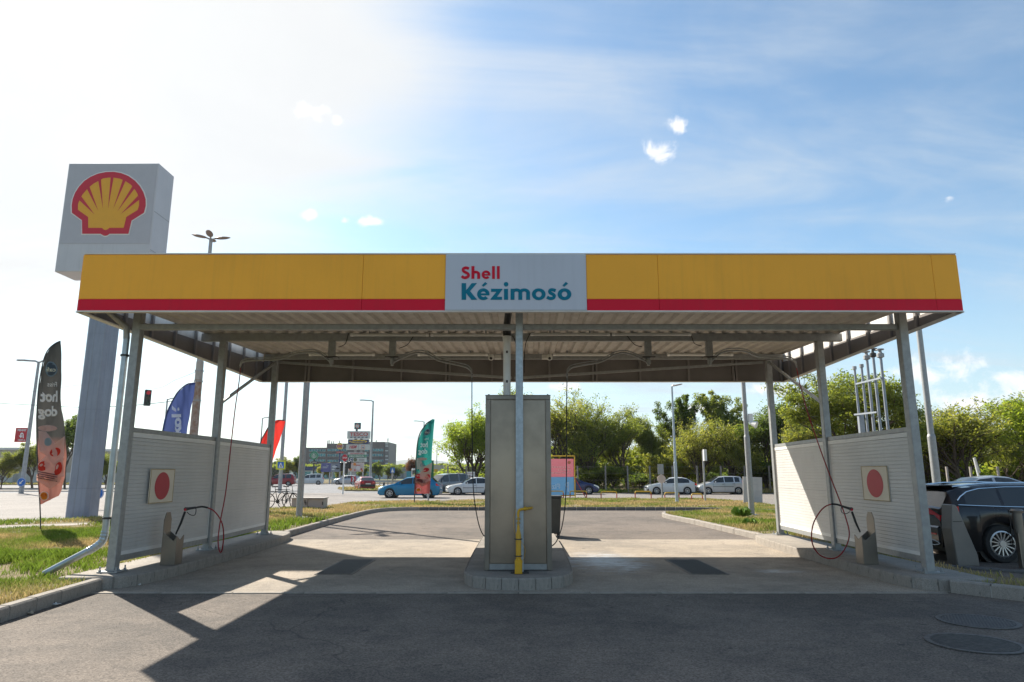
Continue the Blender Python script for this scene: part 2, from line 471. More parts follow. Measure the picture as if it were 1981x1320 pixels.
# hills on the horizon
hm = mat('hill_forest', (0.055, 0.085, 0.04), 0.9, 0, 0.4, 0.004)
def hill(pts, y, name):
    mb = MB(); n = len(pts)
    vs = []
    for x, h in pts: vs += [(x, y, -1), (x, y + 250, h * 0.7 - 1), (x, y + 600, h), (x, y + 1200, -1)]
    fs = []
    for i in range(n - 1):
        for j in range(3): fs.append((4 * i + j, 4 * i + 4 + j, 4 * i + 5 + j, 4 * i + 1 + j))
    mb.add(vs, fs); tag(mb.build(name, hm, smooth=True), kind='structure')
rr = random.Random(3)
hill([(-3600 + i * 150, 20 + 75 * math.exp(-((i * 150 - 3600 + 650) / 480) ** 2) + 8 * rr.random() + 25 * math.exp(-((i * 150 - 4300) / 900) ** 2)) for i in range(60)], 4200, 'hills')

# ---------------------------------------------------------------- kerbs
def unit_stone(name, m, L=1.0, W=0.15, H=0.16):
    mb = MB()
    c = 0.02
    prof = [(-W / 2, -0.05), (-W / 2, H - c), (-W / 2 + c, H), (W / 2 - c, H), (W / 2, H - c), (W / 2, -0.05)]
    vs = [(-L / 2, y, z) for y, z in prof] + [(L / 2, y, z) for y, z in prof]
    n = len(prof)
    fs = [tuple(range(n)), tuple(range(2 * n - 1, n - 1, -1))] + [(i + 1, i, i + n, i + 1 + n) for i in range(n - 1)]
    mb.add(vs, fs)
    me = bpy.data.meshes.new(name); me.from_pydata(mb.v, [], mb.f); me.materials.append(m); me.update()
    return me
joint = mat('kerb_mortar', (0.42, 0.39, 0.35), 0.95)
def kerb(path, m, label=None, step=0.5, H=0.16, W=0.15, closed=False, gap=0.014, wob=0.004):
    par = T('kerb', None, None, tuple(path[0]) + (0,) if len(path[0]) == 2 else tuple(path[0]))
    par['kind'] = 'structure'
    p = [Vector((q[0], q[1], 0)) for q in path]
    if closed: p.append(p[0])
    me = unit_stone('kerb_stone', m, 1, W, H)
    off = Vector(par.location)
    r = random.Random(len(path) * 7 + int(abs(path[0][0] * 10)))
    # resample
    L = [0]
    for i in range(len(p) - 1): L.append(L[-1] + (p[i + 1] - p[i]).length)
    n = max(1, round(L[-1] / step))
    def at(s):
        for i in range(len(L) - 1):
            if s <= L[i + 1] + 1e-6: return p[i].lerp(p[i + 1], (s - L[i]) / max(L[i + 1] - L[i], 1e-6))
        return p[-1]
    bed = MB()
    for i in range(n):
        a = at(L[-1] * i / n); b = at(L[-1] * (i + 1) / n); d = b - a
        o = bpy.data.objects.new('kerb_stone', me); COL.objects.link(o); o.parent = par
        mid = (a + b) / 2 - off
        o.location = (mid.x + r.uniform(-wob, wob), mid.y + r.uniform(-wob, wob), r.uniform(-wob, wob))
        o.rotation_euler = (0, 0, math.atan2(d.y, d.x) + r.uniform(-.004, .004))
        o.scale = (d.length - gap, 1, 1)
        bed.beam((a.x, a.y, H / 2 - 0.03), (b.x, b.y, H / 2 - 0.03), W - 0.016, H)
    bed.build('mortar_joint', joint, par)
    return par
def g2(u, v, z=0): p = G(u, v, z); return (p.x, p.y)
KL = [(-5.55, 3.0), (-5.6, 7.87), (-5.78, 10.1)]
kerb([(a - .08, b) for a, b in KL], kerbc)
KB = sm2([(-5.9, 18.35), (-6.0, 22), (-6.05, 26), (-6.0, 29), (-5.75, 30.6), (-5.1, 31.5), (-4.2, 31.75), (0, 31.8), (6.5, 31.75), (9.2, 31.1), (11.2, 29.4), (13.2, 27.8)], 4)
kerb(KB[:25], kerbc, H=0.15)
kerb(KB[24:], kerbd, H=0.15, step=0.45, gap=0.03)
KR = sm2([(6.15, 17.3), (6.05, 20), (5.9, 23.5), (5.72, 25.6), (5.8, 27.2), (6.25, 28.3), (7.2, 28.6)], 4)
kerb([(a + .07, b) for a, b in KR], kerbc, H=0.15)
KF = [(6.1, 9.93), (6.7, 9.15), (7.7, 8.45), (9.5, 7.6), (12, 6.7)]
kerb(KF, kerbc, H=0.17)
# pale edge strip between asphalt and pad
stripm = mat('pad_edge_strip', (0.36, 0.32, 0.27), 0.9, 0, 0.3, 3)
par = T('pad_edge_strip', None, None, (0, PADY0, 0)); par['kind'] = 'structure'
me = MB().box((0, 0, -0.02), (1, 0.09, 0.06)); mm = bpy.data.meshes.new('edge_slab'); mm.from_pydata(me.v, [], me.f); mm.materials.append(stripm)
for i in range(12):
    o = bpy.data.objects.new('edge_slab', mm); COL.objects.link(o); o.parent = par
    o.location = (-5.3 + i * 0.98, -0.045, random.uniform(0, .003)); o.scale = (0.965, 1, 1)

# ---------------------------------------------------------------- islands
IZ = 0.17
def island(name, outline, m=kerbc, stones=None):
    par = T(name, None, None, (outline[0][0], outline[0][1], 0)); par['kind'] = 'structure'
    MB().prism(outline, -0.05, IZ - 0.004).build('concrete_top', m, par, bevel=0.015)
    return par
def face_stones(par, path, m, step=0.3, H=IZ - .001, th=0.035):
    p = [Vector((q[0], q[1], 0)) for q in path]
    L = [0]
    for i in range(len(p) - 1): L.append(L[-1] + (p[i + 1] - p[i]).length)
    n = round(L[-1] / step); off = Vector(par.location)
    me = unit_stone('kerb_stone', m, 1, th, H)
    def at(s):
        for i in range(len(L) - 1):
            if s <= L[i + 1] + 1e-6: return p[i].lerp(p[i + 1], (s - L[i]) / max(L[i + 1] - L[i], 1e-6))
        return p[-1]
    for i in range(n):
        a = at(L[-1] * i / n); b = at(L[-1] * (i + 1) / n); d = b - a
        o = bpy.data.objects.new('kerb_stone', me); COL.objects.link(o); o.parent = par
        o.location = (a + b) / 2 - off; o.rotation_euler = (0, 0, math.atan2(d.y, d.x)); o.scale = (d.length - 0.006, 1, 1)
fL = sm2([(-6.0, 10.12), (-5.72, 10.17), (-5.5, 10.45), (-5.38, 11.2), (-5.36, 13.5), (-5.4, 16.2), (-5.5, 17.4), (-5.72, 18.1), (-6.0, 18.3)], 4)
isl = island('left_island', fL + [(-6.45, 18.3), (-6.45, 10.12)])
face_stones(isl, fL, kerbc, 0.34)
fR = sm2([(6.3, 10.0), (5.85, 10.05), (5.68, 10.4), (5.64, 11.2), (5.66, 13.5), (5.72, 15.6), (5.85, 16.9), (6.05, 17.35), (6.4, 17.45)], 4)
isr = island('right_island', fR + [(6.75, 17.45), (6.75, 10.0)])
face_stones(isr, fR, kerbc, 0.34)
fC = sm2([(-0.68, 17.5), (-0.72, 14), (-0.72, 11.2), (-0.66, 10.55), (-0.42, 10.2), (0.1, 10.06), (0.6, 10.2), (0.84, 10.55), (0.93, 11.2), (1.0, 14), (1.03, 17.5)], 4)
isc = island('centre_island', fC)
face_stones(isc, fC, kerbc, 0.24)

# ---------------------------------------------------------------- verges
vergeL = [(-5.68, 3.0), (-5.72, 7.87), (-5.9, 10.1), (-6.3, 10.2), (-6.45, 18.3), (-6.1, 18.4)] + [(a - .1, b) for a, b in KB[2:18]] + \
    [(a, b + .1) for a, b in KB[19:]] + [(13.3, 34), (12.9, 38.5), (12.0, 43.2), (8, 44.0), (2.9, 43.6), (-1.8, 40.9), (-7.3, 39.2), (-8.6, 37.8), (-8.7, 33.0), (-10.6, 30.8), (-14.0, 28.5), (-14.4, 25.2), (-14.2, 21.9), (-20, 19.5), (-24, 16), (-24, 3)]
sheet('left_verge', vergeL, -0.02, soil, top=0.12)
pathp = [(-24, 18.7), (-17, 20.4), (-14.6, 22.3), (-14.5, 23.6), (-13.2, 23.2), (-13.4, 21.8), (-13.1, 20.6), (-15, 19.2), (-24, 16.8)]
sheet('footpath', [(-24, 15.2), (-15.5, 18.6), (-12.9, 21.0), (-12.9, 22.0), (-15.9, 20.1), (-24, 17.3)], 0.124, footpath)
vergeR = [(6.3, 17.45), (6.25, 17.6)] + [(a + .16, b) for a, b in KR[2:]] + [(9.5, 31.0), (13.6, 31.6), (13.4, 19.5), (7.9, 15), (7.2, 12.2), (7.3, 10.6), (8.6, 9.3), (12, 8.2), (12, 6.8), (9.6, 7.7), (7.8, 8.55), (6.85, 9.2), (6.3, 9.95), (6.7, 10.05), (6.75, 17.4)]
sheet('right_verge', vergeR, -0.02, soil, top=0.115)
vergeT = [(-19.5, 78), (-16.5, 69), (-12.5, 67.5), (-6, 66), (4, 66), (4, 96), (-18, 96)]
sheet('traffic_island', vergeT, -0.02, soil, top=0.10)
vergeF = [(-190, 96), (-60, 108), (-44, 112), (-44, 130), (-190, 118)]
sheet('roadside_verge', vergeF, -0.02, soil, top=0.10)
sheet('roadside_verge', [(-60, 122), (-6, 120), (8, 100), (8, 190), (-190, 190), (-190, 150)], -0.02, soil, top=0.09)
sheet('wood_floor', [(-8, 60.8), (30, 60.8), (90, 50), (90, 24), (130, 24), (130, 130), (6, 130), (-6, 100)], -0.02, soil, top=0.06)
sheet('roadside_verge', [(-190, 60), (-40, 81), (-38, 84), (-190, 66)], -0.02, footpath, top=0.10)

# ---------------------------------------------------------------- grass blades (stuff)
def mat_grass():
    m = bpy.data.materials.new('grass_blades'); m.use_nodes = True
    nt = m.node_tree; nt.nodes.clear(); g = NG(nt)
    b = g.n('ShaderNodeBsdfPrincipled'); t = g.n('ShaderNodeBsdfTranslucent'); mx = g.n('ShaderNodeMixShader'); o = g.n('ShaderNodeOutputMaterial')
    at = g.n('ShaderNodeAttribute'); at.attribute_name = 'tint'
    g.set(b.inputs['Base Color'], at.outputs['Color']); g.set(t.inputs[0], at.outputs['Color'])
    b.inputs['Roughness'].default_value = 0.7; b.inputs['Specular IOR Level'].default_value = 0.2
    mx.inputs[0].default_value = 0.35
    nt.links.new(b.outputs[0], mx.inputs[1]); nt.links.new(t.outputs[0], mx.inputs[2]); nt.links.new(mx.outputs[0], o.inputs[0])
    return m
grassm = mat_grass()
def inside(px, py, poly):
    r = np.zeros(len(px), bool); n = len(poly); j = n - 1
    for i in range(n):
        xi, yi = poly[i][0], poly[i][1]; xj, yj = poly[j][0], poly[j][1]
        c = ((yi > py) != (yj > py)) & (px < (xj - xi) * (py - yi) / (yj - yi + 1e-12) + xi)
        r ^= c; j = i
    return r
def vnoise(x, y, s, seed=0):
    rs = np.random.RandomState(seed); t = rs.rand(64, 64)
    X = x / s; Y = y / s; xi = np.floor(X).astype(int); yi = np.floor(Y).astype(int); fx = X - xi; fy = Y - yi
    fx = fx * fx * (3 - 2 * fx); fy = fy * fy * (3 - 2 * fy)
    a = t[xi % 64, yi % 64]; b = t[(xi + 1) % 64, yi % 64]; c = t[xi % 64, (yi + 1) % 64]; d = t[(xi + 1) % 64, (yi + 1) % 64]
    return (a * (1 - fx) + b * fx) * (1 - fy) + (c * (1 - fx) + d * fx) * fy
def grass(poly, n, z, h, w, seed, dry=0.5, excl=(), name='grass', lush=None):
    rs = np.random.RandomState(seed)
    P_ = np.array([(p[0], p[1]) for p in poly]); mn = P_.min(0); mx = P_.max(0)
    # sample with density falling with distance to the camera
    x = rs.uniform(mn[0], mx[0], n * 3); y = rs.uniform(mn[1], mx[1], n * 3)
    k = inside(x, y, poly)
    for e in excl: k &= ~inside(x, y, e)
    vis = np.abs(x) < y * 0.82 + 1.5
    k &= vis
    x = x[k][:n]; y = y[k][:n]; n = len(x)
    nn = vnoise(x + 50, y + 50, 1.1, seed) * 0.6 + vnoise(x + 50, y + 50, 0.35, seed + 1) * 0.4
    keep = rs.rand(n) < np.clip((nn - 0.24) * 3.0, 0.03, 1)
    x = x[keep]; y = y[keep]; nn = nn[keep]; n = len(x)
    lushv = np.zeros(n)
    if lush:
        for (cx, cy, rx, ry) in lush: lushv = np.maximum(lushv, np.exp(-((x - cx) / rx) ** 2 - ((y - cy) / ry) ** 2))
    hh = h * rs.uniform(0.45, 1.25, n) * (0.7 + 0.6 * nn) * (1 + 1.2 * lushv)
    ww = w * rs.uniform(0.6, 1.3, n) * (1 + 0.05 * np.maximum(y - 12, 0))
    a = rs.uniform(0, 2 * np.pi, n); ln = rs.uniform(0.1, 0.7, n) * hh; la = rs.uniform(0, 2 * np.pi, n)
    dx = np.cos(a) * ww / 2; dy = np.sin(a) * ww / 2
    V = np.zeros((n, 4, 3))
    V[:, 0] = np.stack([x - dx, y - dy, np.full(n, z - 0.01)], 1); V[:, 1] = np.stack([x + dx, y + dy, np.full(n, z - 0.01)], 1)
    mxx = x + np.cos(la) * ln * 0.35; mxy = y + np.sin(la) * ln * 0.35
    V[:, 2] = np.stack([mxx + dx * 0.7, mxy + dy * 0.7, z + hh * 0.6], 1)
    V[:, 3] = np.stack([x + np.cos(la) * ln, y + np.sin(la) * ln, z + hh], 1)
    idx = np.arange(n) * 4
    F = np.concatenate([np.stack([idx, idx + 1, idx + 2], 1), np.stack([idx, idx + 2, idx + 3], 1)])
    me = bpy.data.meshes.new(name)
    me.vertices.add(n * 4); me.vertices.foreach_set('co', V.reshape(-1))
    me.loops.add(len(F) * 3); me.loops.foreach_set('vertex_index', F.reshape(-1).astype(np.int32))
    me.polygons.add(len(F)); me.polygons.foreach_set('loop_start', np.arange(0, len(F) * 3, 3)); me.polygons.foreach_set('loop_total', np.full(len(F), 3))
    me.update()
    dr = np.clip(dry + (vnoise(x + 9, y + 9, 1.6, seed + 5) - 0.5) * 1.5 + rs.uniform(-.25, .25, n) - lushv * 0.9, 0, 1)[:, None]
    gr = np.array([0.165, 0.24, 0.03]) * rs.uniform(0.6, 1.35, (n, 1)); st = np.array([0.50, 0.37, 0.17]) * rs.uniform(0.7, 1.25, (n, 1))
    c = gr * (1 - dr) + st * dr
    c4_ = np.concatenate([c, np.ones((n, 1))], 1)
    at = me.color_attributes.new('tint', 'FLOAT_COLOR', 'POINT')
    at.data.foreach_set('color', np.repeat(c4_, 4, 0).reshape(-1).astype(np.float32))
    me.materials.append(grassm)
    return tag(link(me, name), kind='stuff', label=None)
PATH = [(-24, 15.2), (-15.5, 18.6), (-12.9, 21.0), (-12.9, 22.0), (-15.9, 20.1), (-24, 17.3)]
nearL = [(-16, 7), (-5.75, 7), (-5.95, 10.1), (-6.35, 10.2), (-6.45, 18.2), (-13.2, 20.3), (-16, 18.2)]
grass(nearL, 125000, 0.12, 0.075, 0.010, 1, 0.34, lush=[(-8.2, 12.4, 1.4, 0.9), (-7.2, 11.4, .8, .6), (-10, 12.6, 2.2, 1.0), (-6.7, 11.0, .25, .5)])
midL = [(-6.5, 18), (-6.15, 18.5), (-6.2, 29), (-5.6, 31.7), (-4, 32), (9, 31.6), (12.8, 29), (13.0, 38.5), (12.0, 43.1), (8, 43.9), (2.9, 43.5), (-1.8, 40.8), (-7.3, 39.1), (-8.6, 37.7), (-8.7, 33.0), (-10.6, 30.8), (-13.8, 28.4), (-14.2, 25.2), (-13, 22), (-13, 20.8)]
grass(midL, 70000, 0.12, 0.085, 0.02, 2, 0.62, lush=[(-6.9, 20.5, 1.2, 3)])
grass([(-24, 17.5), (-15.9, 20.3), (-13.2, 22.5), (-14.2, 24.8), (-20, 19.5), (-24, 18.5)], 6000, 0.12, 0.09, 0.02, 3, 0.5)
nearR = vergeR
grass(nearR, 60000, 0.115, 0.08, 0.013, 4, 0.55, lush=[(7.5, 20, 1, 3)], excl=[[(7.5, 9.4), (7.4, 12.9), (9, 15.5), (14, 19), (14, 8)]])
grass(vergeT, 30000, 0.10, 0.12, 0.05, 5, 0.72)
grass(vergeF, 9000, 0.10, 0.2, 0.08, 6, 0.6)
grass([(-8, 60.9), (30, 60.9), (90, 51), (90, 66), (-8, 66)], 30000, 0.06, 0.25, 0.05, 7, 0.45, name='undergrowth_grass')
# dry tufts at kerb foot
# leafy weeds
weedm = mat('weed_leaf', (0.16, 0.30, 0.03), 0.6, 0, 0.3, 6)
def weed(x, y, s, label):
    mb = MB(); r = random.Random(int(x * 100 + y * 7))
    for i in range(26):
        a = r.uniform(0, 2 * PI); l = s * r.uniform(.5, 1); h = s * r.uniform(.3, .9); w = s * .16
        c, si = math.cos(a), math.sin(a)
        b = (x + c * .02, y + si * .02, .11); m1 = (x + c * l * .5, y + si * l * .5, .12 + h); e = (x + c * l, y + si * l, .12 + h * .55)
        mb.add([b, (m1[0] - si * w, m1[1] + c * w, m1[2]), e, (m1[0] + si * w, m1[1] - c * w, m1[2])], [(0, 1, 2), (0, 2, 3)])
    o = mb.build('weed_plant', weedm, loc=(x, y, .115)); tag(o, label, 'plant')
weed(8.1, 24.8, .42, 'large bright green leafy weed on the dry verge, left of the tall grey pole')
weed(9.7, 25.2, .3, 'small bright green weed just right of the largest leafy weed')
weed(6.9, 20.4, .28, 'low leafy weed near the kerb of the right verge')
weed(8.1, 20.0, .33, 'leafy weed in the grass near the foot of the tall grey pole')

# ================================================================ CANOPY
FY, BY = 9.9, 17.75
ZB, ZT = 3.97, 4.88
XL0, XR0, XL1, XR1 = P(152, 604, FY).x, P(1860, 604, FY).x, -6.56, 7.15
def roofz(y): return 4.44 + 0.05 * (y - 13.7)
can = T('wash_canopy', 'open steel wash bay canopy with yellow and red fascia over two bays', 'canopy', (0, 13.7, 0))
postL = [(-5.98, 10.68), (-5.9, 13.72), (-6.03, 17.2)]
postR = [(6.2, 10.62), (6.28, 13.72), (6.5, 17.1)]
PW = 0.13
def post(x, y, top, w=PW, d=0.14, m=galv, base=True):
    mb = MB(); mb.bb((x - w / 2, y - d / 2, IZ), (x + w / 2, y + d / 2, top))
    p = mb.build('post', m, can, bevel=0.008)
    if base:
        bm_ = MB(); bm_.bb((x - .15, y - .15, IZ), (x + .15, y + .15, IZ + .018))
        for sx in (-1, 1):
            for sy in (-1, 1):
                bm_.cyl((x + sx * .12, y + sy * .12, IZ + .05), .011, .07, 6)
                bm_.cyl((x + sx * .12, y + sy * .12, IZ + .03), .021, .022, 6)
            bm_.prismY([(x + sx * .065, IZ + .018), (x + sx * .125, IZ + .018), (x + sx * .065, IZ + .08)], y - .008, y + .008)
        q = bm_.build('base_plate', galv, None); 
        q.parent = p
        q.location = (0, 0, 0)
        q.data.transform(Matrix.Translation(-Vector(can.location)))
    return p
for (x, y) in postL + postR:
    post(x, y, roofz(y) - 0.17 if y > 11 else 4.18)
post(0.115, 10.62, 4.2, 0.115, 0.12, galvb, base=False)
MB().bb((-.02, 10.5, IZ), (.25, 10.75, IZ + .015)).build('base_plate', darkm, can)
# beams
def part(mbf, name, m, **k): return mbf.build(name, m, can, **k)
part(MB().bb((postL[0][0] + PW / 2, 10.6, 3.86), (0.055, 10.7, 3.95)).bb((0.176, 10.6, 3.86), (postR[0][0] - PW / 2, 10.7, 3.95)), 'front_beam', galv, bevel=.006)
for (a, b, y, h) in ((-6.35, 6.75, 13.72, .16), (-6.3, 6.9, 17.15, .13), (-6.35, 6.6, 10.62, .12)):
    z1 = roofz(y) - 0.008
    mb = MB(); mb.bb((a, y - .05, z1 - h), (b, y + .05, z1))
    part(mb, 'cross_beam', galv, bevel=.005)
for x in (-3.1, 3.3):
    pass
# roof sheets: trapezoid corrugation running front to back
pitch = 0.262; dep = 0.055
prof = [(0, 0), (0.10, 0), (0.135, dep), (0.227, dep), (0.262, 0)]
x0 = -6.36; nr = 49; per = 4; i = 0
Y0, Y1 = 9.96, 17.71
while i < nr:
    k = min(per, nr - i); mb = MB(); xs = []
    for j in range(k):
        for px, pz in prof[:-1]: xs.append((x0 + (i + j) * pitch + px, pz))
    xs.append((x0 + (i + k) * pitch, 0))
    ys = (Y0, Y1); vs = []
    for t in (0, .0012):
        for y in ys:
            xl, xr = (XL0 + .2, XR0 - .2) if y == Y0 else (XL1 + .2, XR1 - .2)
            for x, z in xs: vs.append((xl + (x - x0) / (nr * pitch) * (xr - xl), y, roofz(y) + z + t))
    n = len(xs); fs = []
    for q in range(n - 1):
        fs.append((q + 1, q, n + q, n + q + 1)); fs.append((2 * n + q, 2 * n + q + 1, 3 * n + q + 1, 3 * n + q))
        fs.append((q, q + 1, 2 * n + q + 1, 2 * n + q))
    mb.add(vs, fs); mb.build('roof_sheet', roofm, can)
    i += k
# fascia: front panels
fz = 4.17
seams = [152, 702, 862, 1134, 1273, 1805, 1860]
xs = [XL0] + [P(u, 550, FY).x for u in seams[1:-1]] + [XR0]
gap = 0.004
for i in range(6):
    a, b = xs[i] + gap / 2, xs[i + 1] - gap / 2
    if i == 2:
        sgn = MB().bb((a, FY - .055, ZB + .02), (b, FY - .0, ZT - .02)).build('name_panel', whitep, can, bevel=.006)
        continue
    f = MB().bb((a, FY - .03, fz), (b, FY, ZT - .02)).build('fascia_panel', yellow, can, bevel=.003)
    g_ = MB().bb((a, FY - .03, ZB + .02), (b, FY, fz - .003)).build('red_band', redm, None, bevel=.003)
    g_.parent = f; g_.data.transform(Matrix.Translation(-Vector(can.location)))
part(MB().bb((XL0, FY - .045, ZT - .018), (XR0, FY + .02, ZT)), 'fascia_cap', trimw)
part(MB().bb((XL0, FY - .045, ZB), (XR0, FY + .05, ZB + .018)), 'fascia_trim', trimw)
# fascia inner face with struts
part(MB().bb((XL0 + .03, FY + .025, ZB + .02), (XR0 - .03, FY + .045, ZT - .02)), 'fascia_lining', fasin)
def side_fascia(xa, xb, sgn, ztop):
    # xa at front, xb at back
    mb = MB(); t = .03 * sgn
    a0, a1 = FY, BY
    def quadbox(off0, off1, z0, z1a, z1b):
        vs = []
        for (x, y, zt_) in ((xa, a0, z1a), (xb, a1, z1b)):
            vs += [(x + off0, y, z0), (x + off1, y, z0), (x + off1, y, zt_), (x + off0, y, zt_)]
        return vs, [(0, 1, 2, 3), (7, 6, 5, 4), (0, 4, 5, 1), (1, 5, 6, 2), (2, 6, 7, 3), (3, 7, 4, 0)]
    zt0, zt1 = ztop
    v, f = quadbox(-.0, .03 * sgn, fz, zt0, zt1); MB().add(v, f).build('fascia_panel', yellow, can)
    v, f = quadbox(-.0, .03 * sgn, ZB + .018, fz - .003, fz - .003); MB().add(v, f).build('red_band', redm, can)
    v, f = quadbox(-.025 * sgn, -.014 * sgn, ZB + .018, roofz(FY) - .12, roofz(BY) - .14); MB().add(v, f).build('fascia_lining', fasin, can)
    v, f = quadbox(-.012 * sgn, -.003 * sgn, ZB + .018, zt0 - .02, zt1 - .02); MB().add(v, f).build('fascia_backing', trimw, can)
    v, f = quadbox(-.06 * sgn, .045 * sgn, ZB, ZB + .018, ZB + .018); MB().add(v, f).build('fascia_trim', trimw, can)
side_fascia(XL0, XL1, -1, (ZT - .02, ZT - .02))
side_fascia(XR0, XR1, 1, (ZT - .02, ZT - .02))
part(MB().bb((XL1, BY, fz), (XR1, BY + .03, ZT)), 'fascia_panel', yellow)
part(MB().bb((XL1, BY, ZB + .018), (XR1, BY + .03, fz - .003)), 'red_band', redm)
part(MB().bb((XL1 + .03, BY - .025, ZB + .018), (XR1 - .03, BY - .006, ZT - .02)), 'fascia_lining', fasin)
part(MB().bb((XL1, BY - .06, ZB), (XR1, BY + .045, ZB + .018)), 'fascia_trim', trimw)
# struts behind fascia
stm = mat('fascia_strut', (0.26, 0.24, 0.23), 0.55, 0.3, 0.15)
for u in (505 + 15, 592, 598, 683, 777, 863, 870, 952, 1063, 1147, 1154, 1238, 1332, 1418, 1424, 1510):
    x = P(u, 715, BY - .06).x
    part(MB().bb((x - .025, BY - .09, ZB + .03), (x + .025, BY - .026, ZT - .1)), 'fascia_strut', stm)
for i in range(9):
    t = (i + .35) / 9; y = FY + t * (BY - FY)
    for xa, xb, sg in ((XL0, XL1, -1), (XR0, XR1, 1)):
        x = xa + (xb - xa) * t - .045 * sg
        part(MB().bb((x - .02, y - .03, ZB + .03), (x + .02, y + .03, ZT - .06)), 'fascia_strut', stm)
        if False:
            xe = -6.36 if sg < 0 else 6.48
            part(MB().bb((min(x, xe), y - .02, roofz(y) - .06), (max(x, xe), y + .02, roofz(y) - .02)), 'fascia_strut', stm)
# braces
def pp(u, v, Y): return P(u, v, Y)
part(MB().beam((postL[2][0] + .02, 17.1, 4.38), (postL[1][0] - .02, 13.8, 3.0), .05, .05), 'corner_brace', galv)
part(MB().beam((postR[2][0] - .02, 17.0, 4.38), (postR[1][0] + .02, 13.8, 3.0), .05, .05), 'corner_brace', galv)
part(MB().beam((postL[2][0] + .06, 17.28, 4.42), (0.0, 17.28, 4.02), .05, .06), 'tie_bar', galv)
part(MB().beam((postR[2][0] - .06, 17.28, 4.42), (0.05, 17.33, 4.02), .05, .06), 'tie_bar', galv)

# lettering of the name panel (print on the panel, traced as thick sheet letters)
def sign_letters():
    y = FY - .0575
    def cv(poly, yy): 
        return [((lambda q: (q.x, q.z))(P(860 + a / 6.831, 480 + b / 6.831, yy))) for a, b in poly]
    cnt = [0]
    def add(mb, polys):
        for p in polys:
            cnt[0] += 1
            pts = cv(p, y)
            mb.prismY(pts, y - .003 - .00025 * (cnt[0] % 9), y + .002)
    def arc(cx, cy, ro, ri, a0, a1, n=26, roy=None, riy=None):
        roy = roy or ro; riy = riy or ri; out = []
        for i in range(n):
            t0 = R(a0 + (a1 - a0) * i / n); t1 = R(a0 + (a1 - a0) * (i + 1) / n)
            out.append([(cx + ro * math.cos(t0), cy - roy * math.sin(t0)), (cx + ro * math.cos(t1), cy - roy * math.sin(t1)), (cx + ri * math.cos(t1), cy - riy * math.sin(t1)), (cx + ri * math.cos(t0), cy - riy * math.sin(t0))])
        return out
    def ringp(cx, cy, ro, ri, a0, a1, **k): return arc(cx, cy, ro, ri, a0, a1, **k)
    def rect(a, b, c, d): return [[(a, b), (c, b), (c, d), (a, d)]]
    red = MB(); te = MB()
    S1 = ribbon(sm2([(322, 276), (296, 264), (268, 264), (246, 280), (250, 304), (276, 322), (306, 338), (318, 362), (302, 384), (272, 394), (246, 388), (228, 372)], 4), 36)
    add(red, S1)
    add(red, rect(355, 240, 395, 408)); add(red, ringp(413, 348, 57, 18, 0, 180, roy=47, riy=14)); add(red, rect(431, 347, 470, 408))
    add(red, ringp(549, 354, 59, 26, 8, 318, roy=56, riy=27)); add(red, rect(520, 345, 606, 365))
    add(red, rect(628, 240, 665, 408)); add(red, rect(692, 240, 729, 408))
    add(te, rect(225, 465, 285, 685)); add(te, [[(285, 560), (360, 465), (428, 465), (338, 570), (285, 600)]]); add(te, [[(300, 560), (338, 570), (432, 685), (355, 685), (285, 596)]])
    add(te, ringp(513, 612, 83, 34, 6, 318, roy=78, riy=36)); add(te, rect(475, 600, 594, 626)); add(te, [[(492, 495), (537, 450), (566, 472), (513, 512)]])
    add(te, [[(615, 540), (765, 540), (765, 556), (705, 580), (615, 580)]]); add(te, [[(765, 548), (690, 650), (608, 675), (690, 575)]]); add(te, [[(608, 672), (670, 645), (760, 645), (760, 685), (608, 685)]])
    add(te, rect(785, 540, 840, 685)); add(te, [ellipse(813, 480, 31, 30, 24)])
    add(te, rect(872, 540, 925, 685)); add(te, ringp(950, 592, 77, 25, 0, 180, roy=57, riy=17)); add(te, rect(975, 591, 1027, 685))
    add(te, ringp(1053, 592, 77, 25, 0, 180, roy=57, riy=17)); add(te, rect(1078, 591, 1130, 685))
    add(te, ringp(1245, 612, 91, 38, 0, 360, roy=78, riy=38, n=34))
    add(te, ribbon(sm2([(1468, 566), (1442, 556), (1408, 554), (1388, 572), (1398, 594), (1428, 610), (1450, 630), (1442, 656), (1412, 668), (1382, 664), (1354, 648)], 4), 42))
    add(te, ringp(1585, 612, 91, 36, 0, 360, roy=78, riy=36, n=34)); add(te, [[(1558, 495), (1602, 448), (1632, 472), (1580, 514)]])
    for mb, m in ((red, redl), (te, teal)):
        o = mb.build('lettering', m, None); o.parent = sgn
        o.data.transform(Matrix.Translation(-Vector(can.location)))
        # make normals consistent
        import bmesh
        bm = bmesh.new(); bm.from_mesh(o.data); bmesh.ops.recalc_face_normals(bm, faces=bm.faces); bm.to_mesh(o.data); bm.free()
sign_letters()

